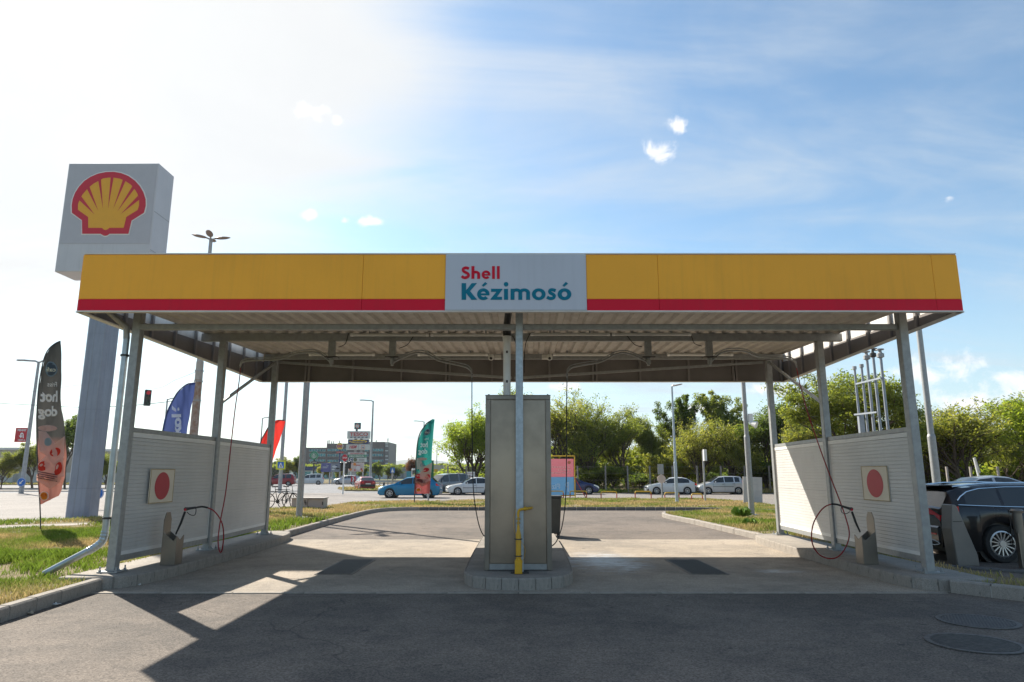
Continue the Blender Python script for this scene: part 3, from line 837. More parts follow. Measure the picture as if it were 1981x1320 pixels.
# ---------------------------------------------------------------- side walls
def rib_panel(x, y0, x1, y1, z0, z1, side, rib=0.06, name='wall_panel', par=None, m=wallp, amp=.007):
    """sandwich panel with fine horizontal ribs, thickness 6 cm, from (x,y0) to (x1,y1)"""
    zs = []; z = z0
    while z < z1 - rib * .6:
        zs += [(z, 0), (z + rib * .78, 0), (z + rib * .84, amp), (z + rib * .94, amp)]
        z += rib
    zs += [(z1, 0)]
    zs = [(min(a, z1), b) for a, b in zs]
    mb = MB(); vs = []
    for (xx, yy) in ((x, y0), (x1, y1)):
        for a, b in zs: vs.append((xx + side * (.03 - b), yy, a))
    n = len(zs); fs = [(i, i + 1, n + i + 1, n + i) for i in range(n - 1)]
    b0 = len(vs)
    for (xx, yy) in ((x, y0), (x1, y1)):
        vs += [(xx - side * .03, yy, z0), (xx - side * .03, yy, z1)]
    fs += [(b0, b0 + 1, b0 + 3, b0 + 2), (n - 1, b0 + 1, b0 + 3, 2 * n - 1), (0, b0, b0 + 2, n), tuple(range(n)) + (b0 + 1, b0)]
    mb.add(vs, fs)
    return mb.build(name, m, par)
def wall(posts, side, label):
    w = T('splash_wall', label, 'wall', (posts[1][0], posts[1][1], 0.2))
    zb, zt = 0.40, 2.25
    for k in (0, 1):
        (xa, ya), (xb, yb) = posts[k], posts[k + 1]
        xa += -side * .01; xb += -side * .01
        ya += .075; yb -= .075
        MB().beam((xa, ya, zt + .04), (xb, yb, zt + .04), .07, .07).build('top_rail', galv, w)
        MB().beam((xa, ya, zb - .05), (xb, yb, zb - .05), .07, .09).build('bottom_rail', galv, w)
        zmid = 1.28
        rib_panel(xa, ya + .03, xb, yb - .03, zb + .05, zmid - .003, side, par=w)
        rib_panel(xa, ya + .03, xb, yb - .03, zmid + .003, zt - .075, side, par=w)
        MB().beam((xa, ya, zmid), (xb, yb, zmid), .03, .05).build('joint_light_block', galv, w)  # added strip inside the panel gap, blocks sun leaking through
        # light edge profiles
        for zz, hh in ((zt - .038, .07), (zb + .022, .055)):
            MB().beam((xa + side * .003, ya, zz), (xb + side * .003, yb, zz), .072, hh).build('edge_profile', white, w)
        for yy, xx in ((ya + .014, xa), (yb - .014, xb)):
            MB().bb((xx - .036 + side * .003, yy - .014, zb + .05), (xx + .036 + side * .003, yy + .014, zt - .075)).build('edge_profile', white, w)
    return w
wl = wall(postL, 1, 'pale grey ribbed splash wall on the left island, standing under the canopy')
wr = wall(postR, -1, 'pale grey ribbed splash wall on the right island, partly sunlit')
def disc_sign(x, y0, y1, z0, z1, side, label):
    s = T('disc_sign', label, 'sign', (x, (y0 + y1) / 2, z0))
    MB().bb((x - .006, y0, z0), (x + .006, y1, z1)).build('board', tan, s)
    cy, cz = (y0 + y1) / 2, (z0 + z1) / 2
    mb = MB(); n = 40; vs = [(x + side * .009, cy + (y1 - y0) * .31 * math.cos(2 * PI * i / n), cz + (z1 - z0) * .405 * math.sin(2 * PI * i / n)) for i in range(n)]
    mb.add(vs, [tuple(range(n))]); mb.build('red_disc', mat('disc_red', (0.48, 0.015, 0.03), .5, 0, .04), s)
    e = MB()
    for a, b in (((x, y0, z0 + .008), (x, y1, z0 + .008)), ((x, y0, z1 - .008), (x, y1, z1 - .008)), ((x, y0 + .008, z0), (x, y0 + .008, z1)), ((x, y1 - .008, z0), (x, y1 - .008, z1))):
        e.beam((a[0] + side * .007, a[1], a[2]), (b[0] + side * .007, b[1], b[2]), .006, .012)
    e.build('edging', mat('board_edging', (0.50, 0.36, 0.18), .7, 0, .3, 8), s)
# left sign px (290..340, 908..975)
disc_sign(-5.90, 11.35, 12.15, 1.13, 1.69, 1, 'square tan board with a red disc fixed to the left splash wall')
disc_sign(6.19, 11.45, 12.3, 1.16, 1.74, -1, 'square tan board with a red disc fixed to the right splash wall')
# ---------------------------------------------------------------- downpipe
dp = T('downpipe', 'round galvanised downpipe running down the front left canopy post onto the grass', 'pipe', (-6.13, 10.6, .12))
zinc = mat('zinc_pipe', (0.38, 0.42, 0.44), 0.32, 0.7, 0.15, 6)
dx, dy = -6.14, 10.66
MB().tube([(dx, dy, .72), (dx, dy, 1.9)], .05, 14).tube([(dx, dy, 1.86), (dx, dy, 3.75)], .047, 14).build('pipe', zinc, dp, smooth=True)
MB().tube([(dx, dy, 3.72), (dx - .01, dy - .02, 3.9), (dx - .28, dy - .4, 4.22)], [.05, .05, .045], 12).build('upper_bend', galv, dp, smooth=True)
el = smoothpath([(dx, dy, .76), (dx - .02, dy - .01, .62), (dx - .12, dy - .03, .52), (dx - .2, dy - .05, .47)], 6)
MB().tube(el, [.055 + .004 * (i % 2) for i in range(len(el))], 12).build('elbow', zinc, dp, smooth=False)
MB().tube([(dx - .18, dy - .045, .485), (dx - .74, dy - .15, .16)], .052, 14).build('outlet', zinc, dp, smooth=True)
for zz in (.95, 3.45): MB().lathe([(.05, -.015), (.062, -.015), (.062, .015), (.05, .015)], (dx, dy, zz), 14).bb((dx, dy - .01, zz - .012), (dx + .12, dy + .01, zz + .012)).build('clamp', darkm, dp)

# ---------------------------------------------------------------- cabinet
cb = T('equipment_cabinet', 'tall stainless steel equipment cabinet on the centre island', 'cabinet', (0.09, 11.2, IZ))
cx0, cx1, cy0, cy1, cz1 = -0.42, 0.61, 10.82, 12.35, 2.83
MB().bb((cx0 + .01, cy0 + .02, IZ + .03), (cx1 - .01, cy1, cz1 - .02)).build('carcass', stainless, cb)
MB().bb((cx0, cy0, IZ), (cx0 + .075, cy0 + .05, cz1 - .06)).bb((cx1 - .075, cy0, IZ), (cx1, cy0 + .05, cz1 - .06)).bb((cx0, cy0 - .004, cz1 - .06), (cx1, cy0 + .06, cz1)).build('frame', stainless2, cb, bevel=.004)
MB().bb((cx0 + .082, cy0 + .006, IZ + .1), (cx1 - .082, cy0 + .03, cz1 - .068)).build('door', stainless, cb, bevel=.006)
MB().bb((cx0 + .078, cy0 + .012, IZ + .01), (cx1 - .078, cy0 + .02, IZ + .094)).build('plinth', galv, cb)
MB().bb((cx0 - .005, cy0 - .006, cz1 + .001), (cx1 + .005, cy1 + .01, cz1 + .012)).build('roof_plate', stainless2, cb)
for x in (cx0 + .05, cx1 - .04): MB().cyl((x, cy0 + .06, cz1 + .02), .012, .02, 8).build('bolt', darkm, cb)
fl = T('flue_pipe', 'white flue pipe with black sleeve rising from the cabinet to the roof', 'pipe', (-.09, 11.35, cz1))
MB().tube([(-.085, 11.35, cz1 + .012), (-.085, 11.35, 3.86)], .062, 16).build('lower_pipe', white, fl, smooth=True)
MB().tube([(-.085, 11.35, 3.8), (-.085, 11.35, 3.86), (-.085, 11.35, 3.9)], [.066, .075, .075], 16).build('collar', white, fl, smooth=True)
MB().tube([(-.085, 11.35, 3.9), (-.085, 11.35, 4.04)], .07, 16).build('sleeve', blackp, fl, smooth=True)
MB().tube([(-.085, 11.35, 4.0), (-.085, 11.35, 4.12), (-.06, 11.2, 4.28), (-.05, 11.0, 4.4)], .06, 14).build('bend', darkm, fl, smooth=True)
for zz in (3.1, 3.6): MB().bb((-.1, 11.28, zz), (-.07, 11.287, zz + .04)).build('marker', darkm, fl)
# yellow gas pipe
gp = T('gas_pipe', 'yellow gas pipe with shut-off valve strapped to the front centre post', 'pipe', (.09, 10.45, IZ))
gx, gy = .095, 10.47
MB().bb((gx - .055, gy - .045, IZ), (gx + .055, gy + .045, IZ + .2)).build('base_box', yellowp, gp, bevel=.008)
MB().tube([(gx, gy, IZ + .19), (gx, gy, .72), (gx, gy, .80), (gx, gy, .86)], [.04, .04, .022, .02], 14).build('riser', yellowp, gp, smooth=True)
MB().tube([(gx, gy, .86), (gx, gy, .98)], .016, 10).cyl((gx, gy, .89), .03, .03, 6).cyl((gx, gy, .95), .03, .03, 6).bb((gx - .01, gy - .07, .915), (gx + .01, gy - .02, .93)).build('valve', mat('brass', (0.5, 0.32, 0.08), .4, .6), gp)
MB().tube(smoothpath([(gx, gy, .98), (gx, gy, 1.05), (gx + .03, gy, 1.085), (gx + .12, gy + .03, 1.095), (gx + .2, gy + .2, 1.1), (gx + .2, gy + .38, 1.1)], 4), .02, 10).cyl((gx + .1, gy + .03, 1.095), .03, .03, 10, 'X').build('elbow', yellowp, gp, smooth=True)
for zz in (.42, .66): MB().lathe([(.042, -.008), (.048, -.008), (.048, .008), (.042, .008)], (gx, gy, zz), 14).beam((gx - .06, gy + .03, zz), (gx + .06, gy + .03, zz), .02, .012).build('strap', darkm, gp)
MB().tube(smoothpath([(gx - .03, 10.55, 1.1), (gx - .07, 10.53, .95), (gx - .05, 10.5, .75), (gx + .06, 10.45, .6), (gx + .1, 10.48, .48), (gx + .05, 10.5, .3)], 4), .003, 5).build('earth_wire', yellowp, gp)

# ---------------------------------------------------------------- lance holders
def holder(x, y, s, label):
    h = T('lance_holder', label, 'holder', (x, y, IZ))
    w, d, z1 = .23, .24, .64
    # back plate towards the wall
    bx = x - s * w / 2
    pl = [(y - .12, IZ), (y + .12, IZ), (y + .12, .88), (y + .06, .99), (y - .06, .99), (y - .12, .88)]
    vs = [(bx - .005, a, b) for a, b in pl] + [(bx + .005, a, b) for a, b in pl]; n = 6
    MB().add(vs, [tuple(range(n)), tuple(range(2 * n - 1, n - 1, -1))] + [(i, (i + 1) % n, (i + 1) % n + n, i + n) for i in range(n)]).build('back_plate', stainless2, h)
    b = MB(); xi, xo = bx + s * .006, x + s * w / 2; t = .008
    # side panels with V notch
    for yy in (y - d / 2, y + d / 2):
        poly = [(xi, IZ), (xo, IZ), (xo, z1 - .02), ((xi + xo) / 2 + s * .06, z1 - .1), (xi, z1 + .04)]
        if s < 0: poly = poly[::-1]
        b.prismY(poly, yy - t / 2, yy + t / 2)
    ym = [(y - d / 2 + t, IZ), (y + d / 2 - t, IZ), (y + d / 2 - t, z1 - .02), (y, z1 - .09), (y - d / 2 + t, z1 - .02)]
    vs = [(xo - s * t, a, c) for a, c in ym] + [(xo, a, c) for a, c in ym]; n = 5
    b.add(vs, [tuple(range(n)), tuple(range(2 * n - 1, n - 1, -1))] + [(i, (i + 1) % n, (i + 1) % n + n, i + n) for i in range(n)])
    b.build('box', stainless2, h)
    MB().bb((min(xi, xo) + .01, y - d / 2 + .01, IZ), (max(xi, xo) - .01, y + d / 2 - .01, IZ + .02)).bb((x + s * .02 - .004, y - d / 2 + .008, IZ + .02), (x + s * .02 + .004, y + d / 2 - .008, z1 - .12)).build('inner_plate', darkm, h)
    return h
holder(-5.53, 11.55, 1, 'stainless lance holder box with tall back plate on the left island')
holder(5.80, 11.62, -1, 'stainless lance holder box with tall back plate on the right island')
def lance(pl, pr, name, label, s):
    """pl: photo points of the hose with depths"""
    t = T(name, label, 'pressure hose', pl[-1][1] if False else tuple(P(*pr['gun'][0])))
    MB().tube(smoothpath([P(*q) for q in pl], 5), .011, 8).build('hose', hosered, t, smooth=True)
    MB().tube(smoothpath([P(*q) for q in pr['black']], 4), .015, 8).build('hose_end', blackr, t, smooth=True)
    MB().tube([P(*q) for q in pr['lance']], [.013, .019, .019], 8).build('lance', blackr, t, smooth=True)
    g0, g1 = [P(*q) for q in pr['gun']]
    MB().tube([g0, g0.lerp(g1, .5), g1], [.024, .02, .017], 8).cyl(tuple(g0), .03, .05, 10, 'Y').build('gun_body', blackp, t, smooth=True)
    MB().tube(smoothpath([P(*q) for q in pr['guard']], 4), .007, 6).build('trigger_guard', blackp, t, smooth=True)
    k = P(*pr['gun'][0]); MB().cyl((k.x, k.y - .03, k.z - .01), .02, .012, 10, 'Y').build('valve_cap', mat('valve_red', (0.6, .01, .03), .4), t)
lance([(465, 712, 14.6), (463, 735, 14.4), (455, 790, 13.9), (447, 860, 13.3), (437, 950, 12.7), (426, 1010, 12.4), (422, 1045, 12.3), (424.5, 1066, 12.25), (429, 1066, 12.2), (432.5, 1042, 12.1), (431, 1018, 12.0), (424, 1001, 11.9), (413, 988, 11.8), (401.5, 982.5, 11.75)],
      dict(black=[(401.5, 982.5, 11.75), (392, 980.5, 11.7), (383, 981.5, 11.65), (377, 983, 11.6)], lance=[(340, 1034, 11.55), (350, 1012, 11.55), (358, 990, 11.55)],
           gun=[(360, 985, 11.55), (379, 982, 11.6)], guard=[(362, 991, 11.55), (368, 996, 11.56), (376, 997, 11.58), (379, 991, 11.6), (379, 983, 11.6)]), 'spray_lance', 'red high pressure hose with black spray gun standing in the left lance holder', 1)
lance([(1541, 712, 14.6), (1548, 745, 14.4), (1560, 790, 13.9), (1580, 850, 13.3), (1602, 911, 12.7), (1625.6, 972, 12.4), (1637, 1005, 12.3), (1643, 1033, 12.25), (1637, 1057, 12.2), (1623, 1076, 12.15), (1605.6, 1081, 12.1), (1586, 1074, 12.05), (1573, 1056, 12.0), (1570, 1035, 11.95), (1574, 1012, 11.9), (1585.7, 991, 11.85), (1597, 980, 11.8), (1608, 975.6, 11.75)],
      dict(black=[(1608, 975.6, 11.75), (1618, 976, 11.72), (1628, 979, 11.7)], lance=[(1664, 1030, 11.6), (1655, 1010, 11.6), (1648, 990, 11.6)],
           gun=[(1646, 985, 11.6), (1629, 979.5, 11.68)], guard=[(1644, 990, 11.6), (1637, 994, 11.62), (1629, 992, 11.65), (1627, 985, 11.68), (1629, 980, 11.68)]), 'spray_lance', 'red high pressure hose hanging in a wide loop, its gun in the right lance holder', -1)

# ---------------------------------------------------------------- ceiling booms
def boom(mount, arm, label, hose=None):
    t = T('ceiling_boom', label, 'boom arm', mount)
    x, y, z = mount
    MB().bb((x - .065, y - .06, z - .32), (x + .065, y + .06, z)).build('bracket', galv, t, bevel=.005)
    MB().bb((x - .13, y - .09, z - .34), (x + .13, y + .09, z - .322)).build('bearing_plate', darkm, t)
    MB().cyl((x, y, z - .40), .045, .11, 12).cyl((x, y, z - .47), .03, .06, 10).build('swivel', galv, t)
    pts = smoothpath(arm, 5)
    MB().tube(pts, .02, 8).tube([p + Vector((0, 0, .05)) for p in pts], .012, 6).build('arm', darkm if False else galv, t, smooth=True)
    if hose: MB().tube(smoothpath(hose, 5), .0095, 7).build('hose', blackr, t, smooth=True)
    e = arm[-1]
    MB().tube([e, (e[0], e[1], e[2] - .1)], .014, 6).build('hose_clip', galv, t)
bz = roofz(13.72) - .17
def mk(u, Y=13.72): p = P(u, 665, Y); return (p.x, Y, bz)
m1, m2, m3, m4 = mk(643), mk(760), mk(1253), mk(1371)
def armpts(m, px, Y):
    base = [(m[0], m[1], m[2] - .44)]
    n = len(px)
    return base + [tuple(P(u, v, 13.75 + (Y - 13.75) * (i + 1) / n)) for i, (u, v) in enumerate(px)]
boom(m1, armpts(m1, [(615, 683), (575, 684), (545, 695), (510, 697), (482, 698), (468, 702), (465, 708)], 14.6), 'jointed boom arm under the roof, nearest to the left wall')
boom(m4, armpts(m4, [(1400, 681), (1440, 680), (1462, 689), (1490, 692), (1522, 694), (1537, 700), (1541, 708)], 14.6), 'jointed boom arm under the roof, nearest to the right wall')
h2 = [P(913, 728, 13.2), P(913, 800, 13.1), P(914, 880, 13.0), P(916, 950, 12.9), P(924, 1005, 12.7), P(934, 1034, 12.45), P(945, 1040, 12.3)]
h3 = [P(1097, 728, 13.2), P(1096, 800, 13.1), P(1096, 880, 13.0), P(1095, 950, 12.9), P(1089, 1010, 12.7), P(1078, 1045, 12.45), P(1066, 1058, 12.3)]
boom(m2, armpts(m2, [(800, 684), (825, 685), (850, 698), (880, 705), (903, 711), (912, 719), (913, 728)], 13.2), 'jointed boom arm left of the flue pipe with a black hose hanging to the cabinet', h2)
boom(m3, armpts(m3, [(1215, 684), (1190, 686), (1162, 700), (1130, 706), (1107, 711), (1098, 719), (1097, 728)], 13.2), 'jointed boom arm right of the centre post with a black hose hanging to the cabinet', h3)
def cable(pts, label):
    o = MB().tube(smoothpath(pts, 5), .008, 5).build('cable', blackr, loc=tuple(pts[0])); tag(o, label, 'cable')
for (ua, va, ub, vb, uc, vc, l) in ((674, 645, 668, 665, 655, 672, 'black cable looping down to the boom by the left wall'), (800, 650, 788, 667, 772, 674, 'black cable looping down to the boom left of the flue'),
                                    (1213, 650, 1228, 667, 1242, 671, 'black cable looping down to the boom right of the centre post'), (1337, 646, 1343, 664, 1358, 670, 'black cable looping down to the boom by the right wall')):
    cable([P(ua, va, 13.6), P(ub, vb, 13.62), P(uc, vc, 13.64)], l)
cable([P(1026, 645, 13.5), P(1017, 665, 13.4), P(1014, 700, 13.3), P(1014, 722, 13.2)], 'black cable hanging behind the blue-grey centre post')
cable([P(992, 650, 12.4), P(998, 665, 12.4), P(1000, 690, 12.4)], 'short black cable beside the black sleeve of the flue')
# lamps
def tubelamp(u0, u1, v, Y, label, r=.04, group=None):
    a = P(u0, v, Y); b = P(u1, v, Y); b.z = a.z
    t = T('strip_lamp', label, 'lamp', tuple((a + b) / 2), 0, group)
    d = (b - a).normalized() * .06
    MB().tube([a + d, b - d], r, 12).build('diffuser', lampw, t, smooth=True)
    MB().tube([a, a + d], r * 1.12, 12).build('end_cap', white, t, smooth=True)
    MB().tube([b - d, b], r * 1.12, 12).build('end_cap', white, t, smooth=True)
    for k in (.25, .75):
        q = a.lerp(b, k); MB().bb((q.x - .02, q.y - .03, q.z + r * .7), (q.x + .02, q.y + .03, q.z + r + .06)).build('clip', galv, t)
Yb = 16.9
tubelamp(598, 725, 686, Yb, 'round strip lamp under the rear beam, leftmost of the row')
tubelamp(808, 944, 686, Yb, 'round strip lamp under the rear beam, just left of the left camera')
tubelamp(1070, 1180, 686, Yb, 'round strip lamp under the rear beam, just right of the right camera')
tubelamp(1291, 1418, 686, Yb, 'round strip lamp under the rear beam, rightmost of the row')
tubelamp(678, 830, 648, 13.55, 'strip lamp on the middle beam above the two left booms', .032)
tubelamp(833, 976, 648, 13.55, 'strip lamp on the middle beam next to the flue sleeve', .032)
tubelamp(1026, 1180, 647, 13.55, 'strip lamp on the middle beam right of the centre post', .032)
tubelamp(1184, 1337, 647, 13.55, 'strip lamp on the middle beam above the two right booms', .032)
def camera_dome(u, v, s, label):
    p = P(u, v, 16.6); t = T('security_camera', label, 'camera', tuple(p))
    MB().bb((p.x - .02 + s * .1, p.y + .05, p.z - .02), (p.x + .14 + s * .1, p.y + .2, p.z + .09)).build('mount', lampw, t, bevel=.006)
    MB().lathe([(0, -.075), (.05, -.06), (.072, -.02), (.075, .04), (.06, .08), (0, .085)], tuple(p), 18).build('housing', lampw, t, smooth=True)
    MB().lathe([(0, -.01), (.032, -.005), (.036, .02), (0, .02)], (p.x, p.y - .075, p.z - .03), 14, 'Y').build('lens', blackp, t, smooth=True)
camera_dome(950, 692, 1, 'small white dome camera under the rear beam, left of the flue pipe')
camera_dome(1063, 692, -1.6, 'small white dome camera under the rear beam, right of the centre post')

# ---------------------------------------------------------------- drains and manholes
def grate(x0, x1, y0, y1, label, sk=0.0):
    t = T('drain_grate', label, 'drain grate', ((x0 + x1) / 2, (y0 + y1) / 2, .005))
    MB().add([(x0, y0, .0055), (x1, y0, .0055), (x1, y1, .0055), (x0, y1, .0055)], [(0, 1, 2, 3)]).build('pit', pit, t)
    f = MB()
    w = .03
    for a, b in (((x0 - w, y0 - w, .004), (x1 + w, y0, .016)), ((x0 - w, y1, .004), (x1 + w, y1 + w, .016)), ((x0 - w, y0, .004), (x0, y1, .016)), ((x1, y0, .004), (x1 + w, y1, .016))): f.bb(a, b)
    f.build('frame', mat('grate_frame', (.24, .21, .18), .7, .3, .3, 12), t)
    me = None; n = int((x1 - x0) / .04)
    bar = MB().bb((-.004, -(y1 - y0) / 2, .006), (.004, (y1 - y0) / 2, .022)); me = bpy.data.meshes.new('grate_bar'); me.from_pydata(bar.v, [], bar.f); me.materials.append(grateb)
    for i in range(n):
        o = bpy.data.objects.new('grate_bar', me); COL.objects.link(o); o.parent = t
        o.location = (x0 + (i + .5) * (x1 - x0) / n - (x0 + x1) / 2, 0, -.005)
    c = MB(); m = int((y1 - y0) / .11)
    for j in range(m): c.bb((x0, y0 + (j + .5) * (y1 - y0) / m - .004, .006), (x1, y0 + (j + .5) * (y1 - y0) / m + .004, .0205))
    c.build('cross_bars', grateb, t)
grate(-3.18, -2.62, 11.62, 13.5, 'long steel drain grate in the left wash bay floor')
grate(2.93, 3.5, 11.62, 13.5, 'long steel drain grate in the right wash bay floor')
def manhole(x, y, r, label, n=26, rot=.4):
    t = T('manhole_cover', label, 'manhole cover', (x, y, .002), rot)
    MB().lathe([(r - .05, .001), (r - .05, .010), (r, .010), (r, .001)], (0, 0, 0), 48).build('rim', castiron, t, world=False)
    MB().cyl((0, 0, .003), r - .052, .006, 48).build('plate', mat('cast_iron_dark', (.09, .088, .085), .7, .2), t, world=False)
    b = MB()
    for i in range(n):
        xx = -r + .07 + (2 * r - .14) * i / (n - 1); h = math.sqrt(max((r - .06) ** 2 - xx * xx, 0))
        if h > .03: b.bb((xx - .0065, -h, .006), (xx + .0065, h, .0105))
    b.build('tread_pattern', castiron, t, world=False)
manhole(5.15, 8.0, .40, 'round cast iron manhole cover in the asphalt, farther of the two', 22, -.5)
manhole(4.45, 7.0, .42, 'round cast iron manhole cover in the asphalt, nearer of the two', 26, 1.2)
# litter and pebbles
def scrap(u, v, s, label, z=0.0, m=litter, n=14, flat=.35):
    p = G(u, v, z); r = random.Random(int(u)); mb = MB(); vs = []; fs = []
    for i in range(5):
        for k in range(8):
            a = 2 * PI * k / 8; q = s * (1 - abs(i - 2) / 3) * r.uniform(.5, 1.2)
            vs.append((p.x + math.cos(a) * q * 1.5, p.y + math.sin(a) * q, z + .004 + (i / 4) * s * flat * 2 * r.uniform(.6, 1.2)))
    for i in range(4):
        for k in range(8): fs.append((i * 8 + k, i * 8 + (k + 1) % 8, (i + 1) * 8 + (k + 1) % 8, (i + 1) * 8 + k))
    mb.add(vs, fs); o = mb.build('crumpled_paper' if m is litter else 'pebble', m, loc=tuple(p)); tag(o, label, 'litter' if m is litter else 'stone')
scrap(105, 1172, .05, 'crumpled white paper on the asphalt beside the left kerb')
scrap(268, 1133, .035, 'small crumpled white paper at the foot of the left island')
scrap(59, 1189, .035, 'pale pebble lying on the asphalt by the left kerb', m=mat('pebble_stone', (.42, .36, .28), .9), flat=.5)
# scattered grit
mb = MB(); r_ = random.Random(5)
for i in range(900):
    if i < 500: x, y = r_.uniform(-5.4, -.5), r_.uniform(3.5, 9.8)
    elif i < 700: x, y = r_.uniform(-.5, 6), r_.uniform(4, 9.6)
    else:
        t = r_.random(); x = -5.5 + .02 * r_.gauss(0, 1) + abs(r_.gauss(0, .12)); y = 6 + t * 10
        if x > -5.35 and y > 10.2: x = -5.3 + abs(r_.gauss(0, .05))
        elif y > 10.2: x = -5.3
    s = r_.uniform(.002, .006); 
    mb.add([(x - s, y - s, .005), (x + s, y - s, .005), (x, y + s, .005), (x, y, .005 + s)], [(0, 1, 3), (1, 2, 3), (2, 0, 3)])
tag(mb.build('grit', mat('grit_stone', (.30, .26, .22), .9, 0, .6, 30)), kind='stuff')
# ================================================================ CARS
def paint(name, col, metal=0.3):
    return mat(name, col, 0.28, metal, 0.03, 1, coat=.7, spec=.4)
tyrem = mat('tyre', (0.02, 0.02, 0.02), .8)
rimm = mat('rim_alloy', (0.55, 0.55, 0.55), .3, .8)
plastd = mat('bumper_plastic', (0.045, 0.045, 0.047), .6)
lightr = mat('tail_lamp', (0.7, 0.01, 0.02), .12, 0, .05, 1, spec=.8)
lightw = mat('head_lamp', (0.6, 0.62, 0.62), .08, .3, .05, 1, spec=.9)
chrome = mat('chrome', (0.6, 0.62, 0.64), .12, 1.0, 0)
def interp(pts, x):
    if x <= pts[0][0]: return pts[0][1]
    for (a, b), (c, d) in zip(pts, pts[1:]):
        if x <= c: return b + (d - b) * (x - a) / (c - a)
    return pts[-1][1]
WHEELS = {}
def wheel_mesh(r, w, spokes, rimcol=rimm):
    """wheel lying in the xz plane, outer face to -y; three meshes"""
    k = (r, w, spokes, rimcol.name)
    if k in WHEELS: return WHEELS[k]
    t = MB(); ri = r * .68
    t.lathe([(ri, -w / 2 + .02), (ri + .02, -w / 2), (r - .02, -w / 2), (r, -w / 2 + .03), (r, w / 2 - .03), (r - .02, w / 2), (ri, w / 2)], (0, 0, 0), 32, 'Y')
    q = MB(); q.lathe([(ri + .004, -w / 2 + .012), (ri - .02, -w / 2 + .004), (ri - .025, -w / 2 + .03), (ri - .03, w / 2 - .03)], (0, 0, 0), 32, 'Y')
    for i in range(spokes):
        a = 2 * PI * i / spokes; c, s = math.cos(a), math.sin(a)
        wd = .02 if spokes > 9 else .035
        q.beam((c * .04, -w / 2 + .03, s * .04), (c * (ri - .012), -w / 2 + .016, s * (ri - .012)), .02, wd, up=(0, 1, 0) if False else (-s, 0, c))
    q.cyl((0, -w / 2 + .03, 0), .06, .05, 16, 'Y')
    d = MB(); d.cyl((0, 0, 0), ri - .03, .03, 24, 'Y'); d.cyl((0, -.03, 0), ri * .62, .02, 24, 'Y')
    out = []
    for nm, mb, m in (('tyre', t, tyrem), ('rim', q, rimcol), ('brake_disc', d, darkm)):
        me = bpy.data.meshes.new(nm); me.from_pydata(mb.v, [], mb.f); me.materials.append(m); me.update()
        me.polygons.foreach_set('use_smooth', [True] * len(me.polygons)); me.set_sharp_from_angle(angle=R(40))
        out.append((nm, me))
    WHEELS[k] = out
    return out
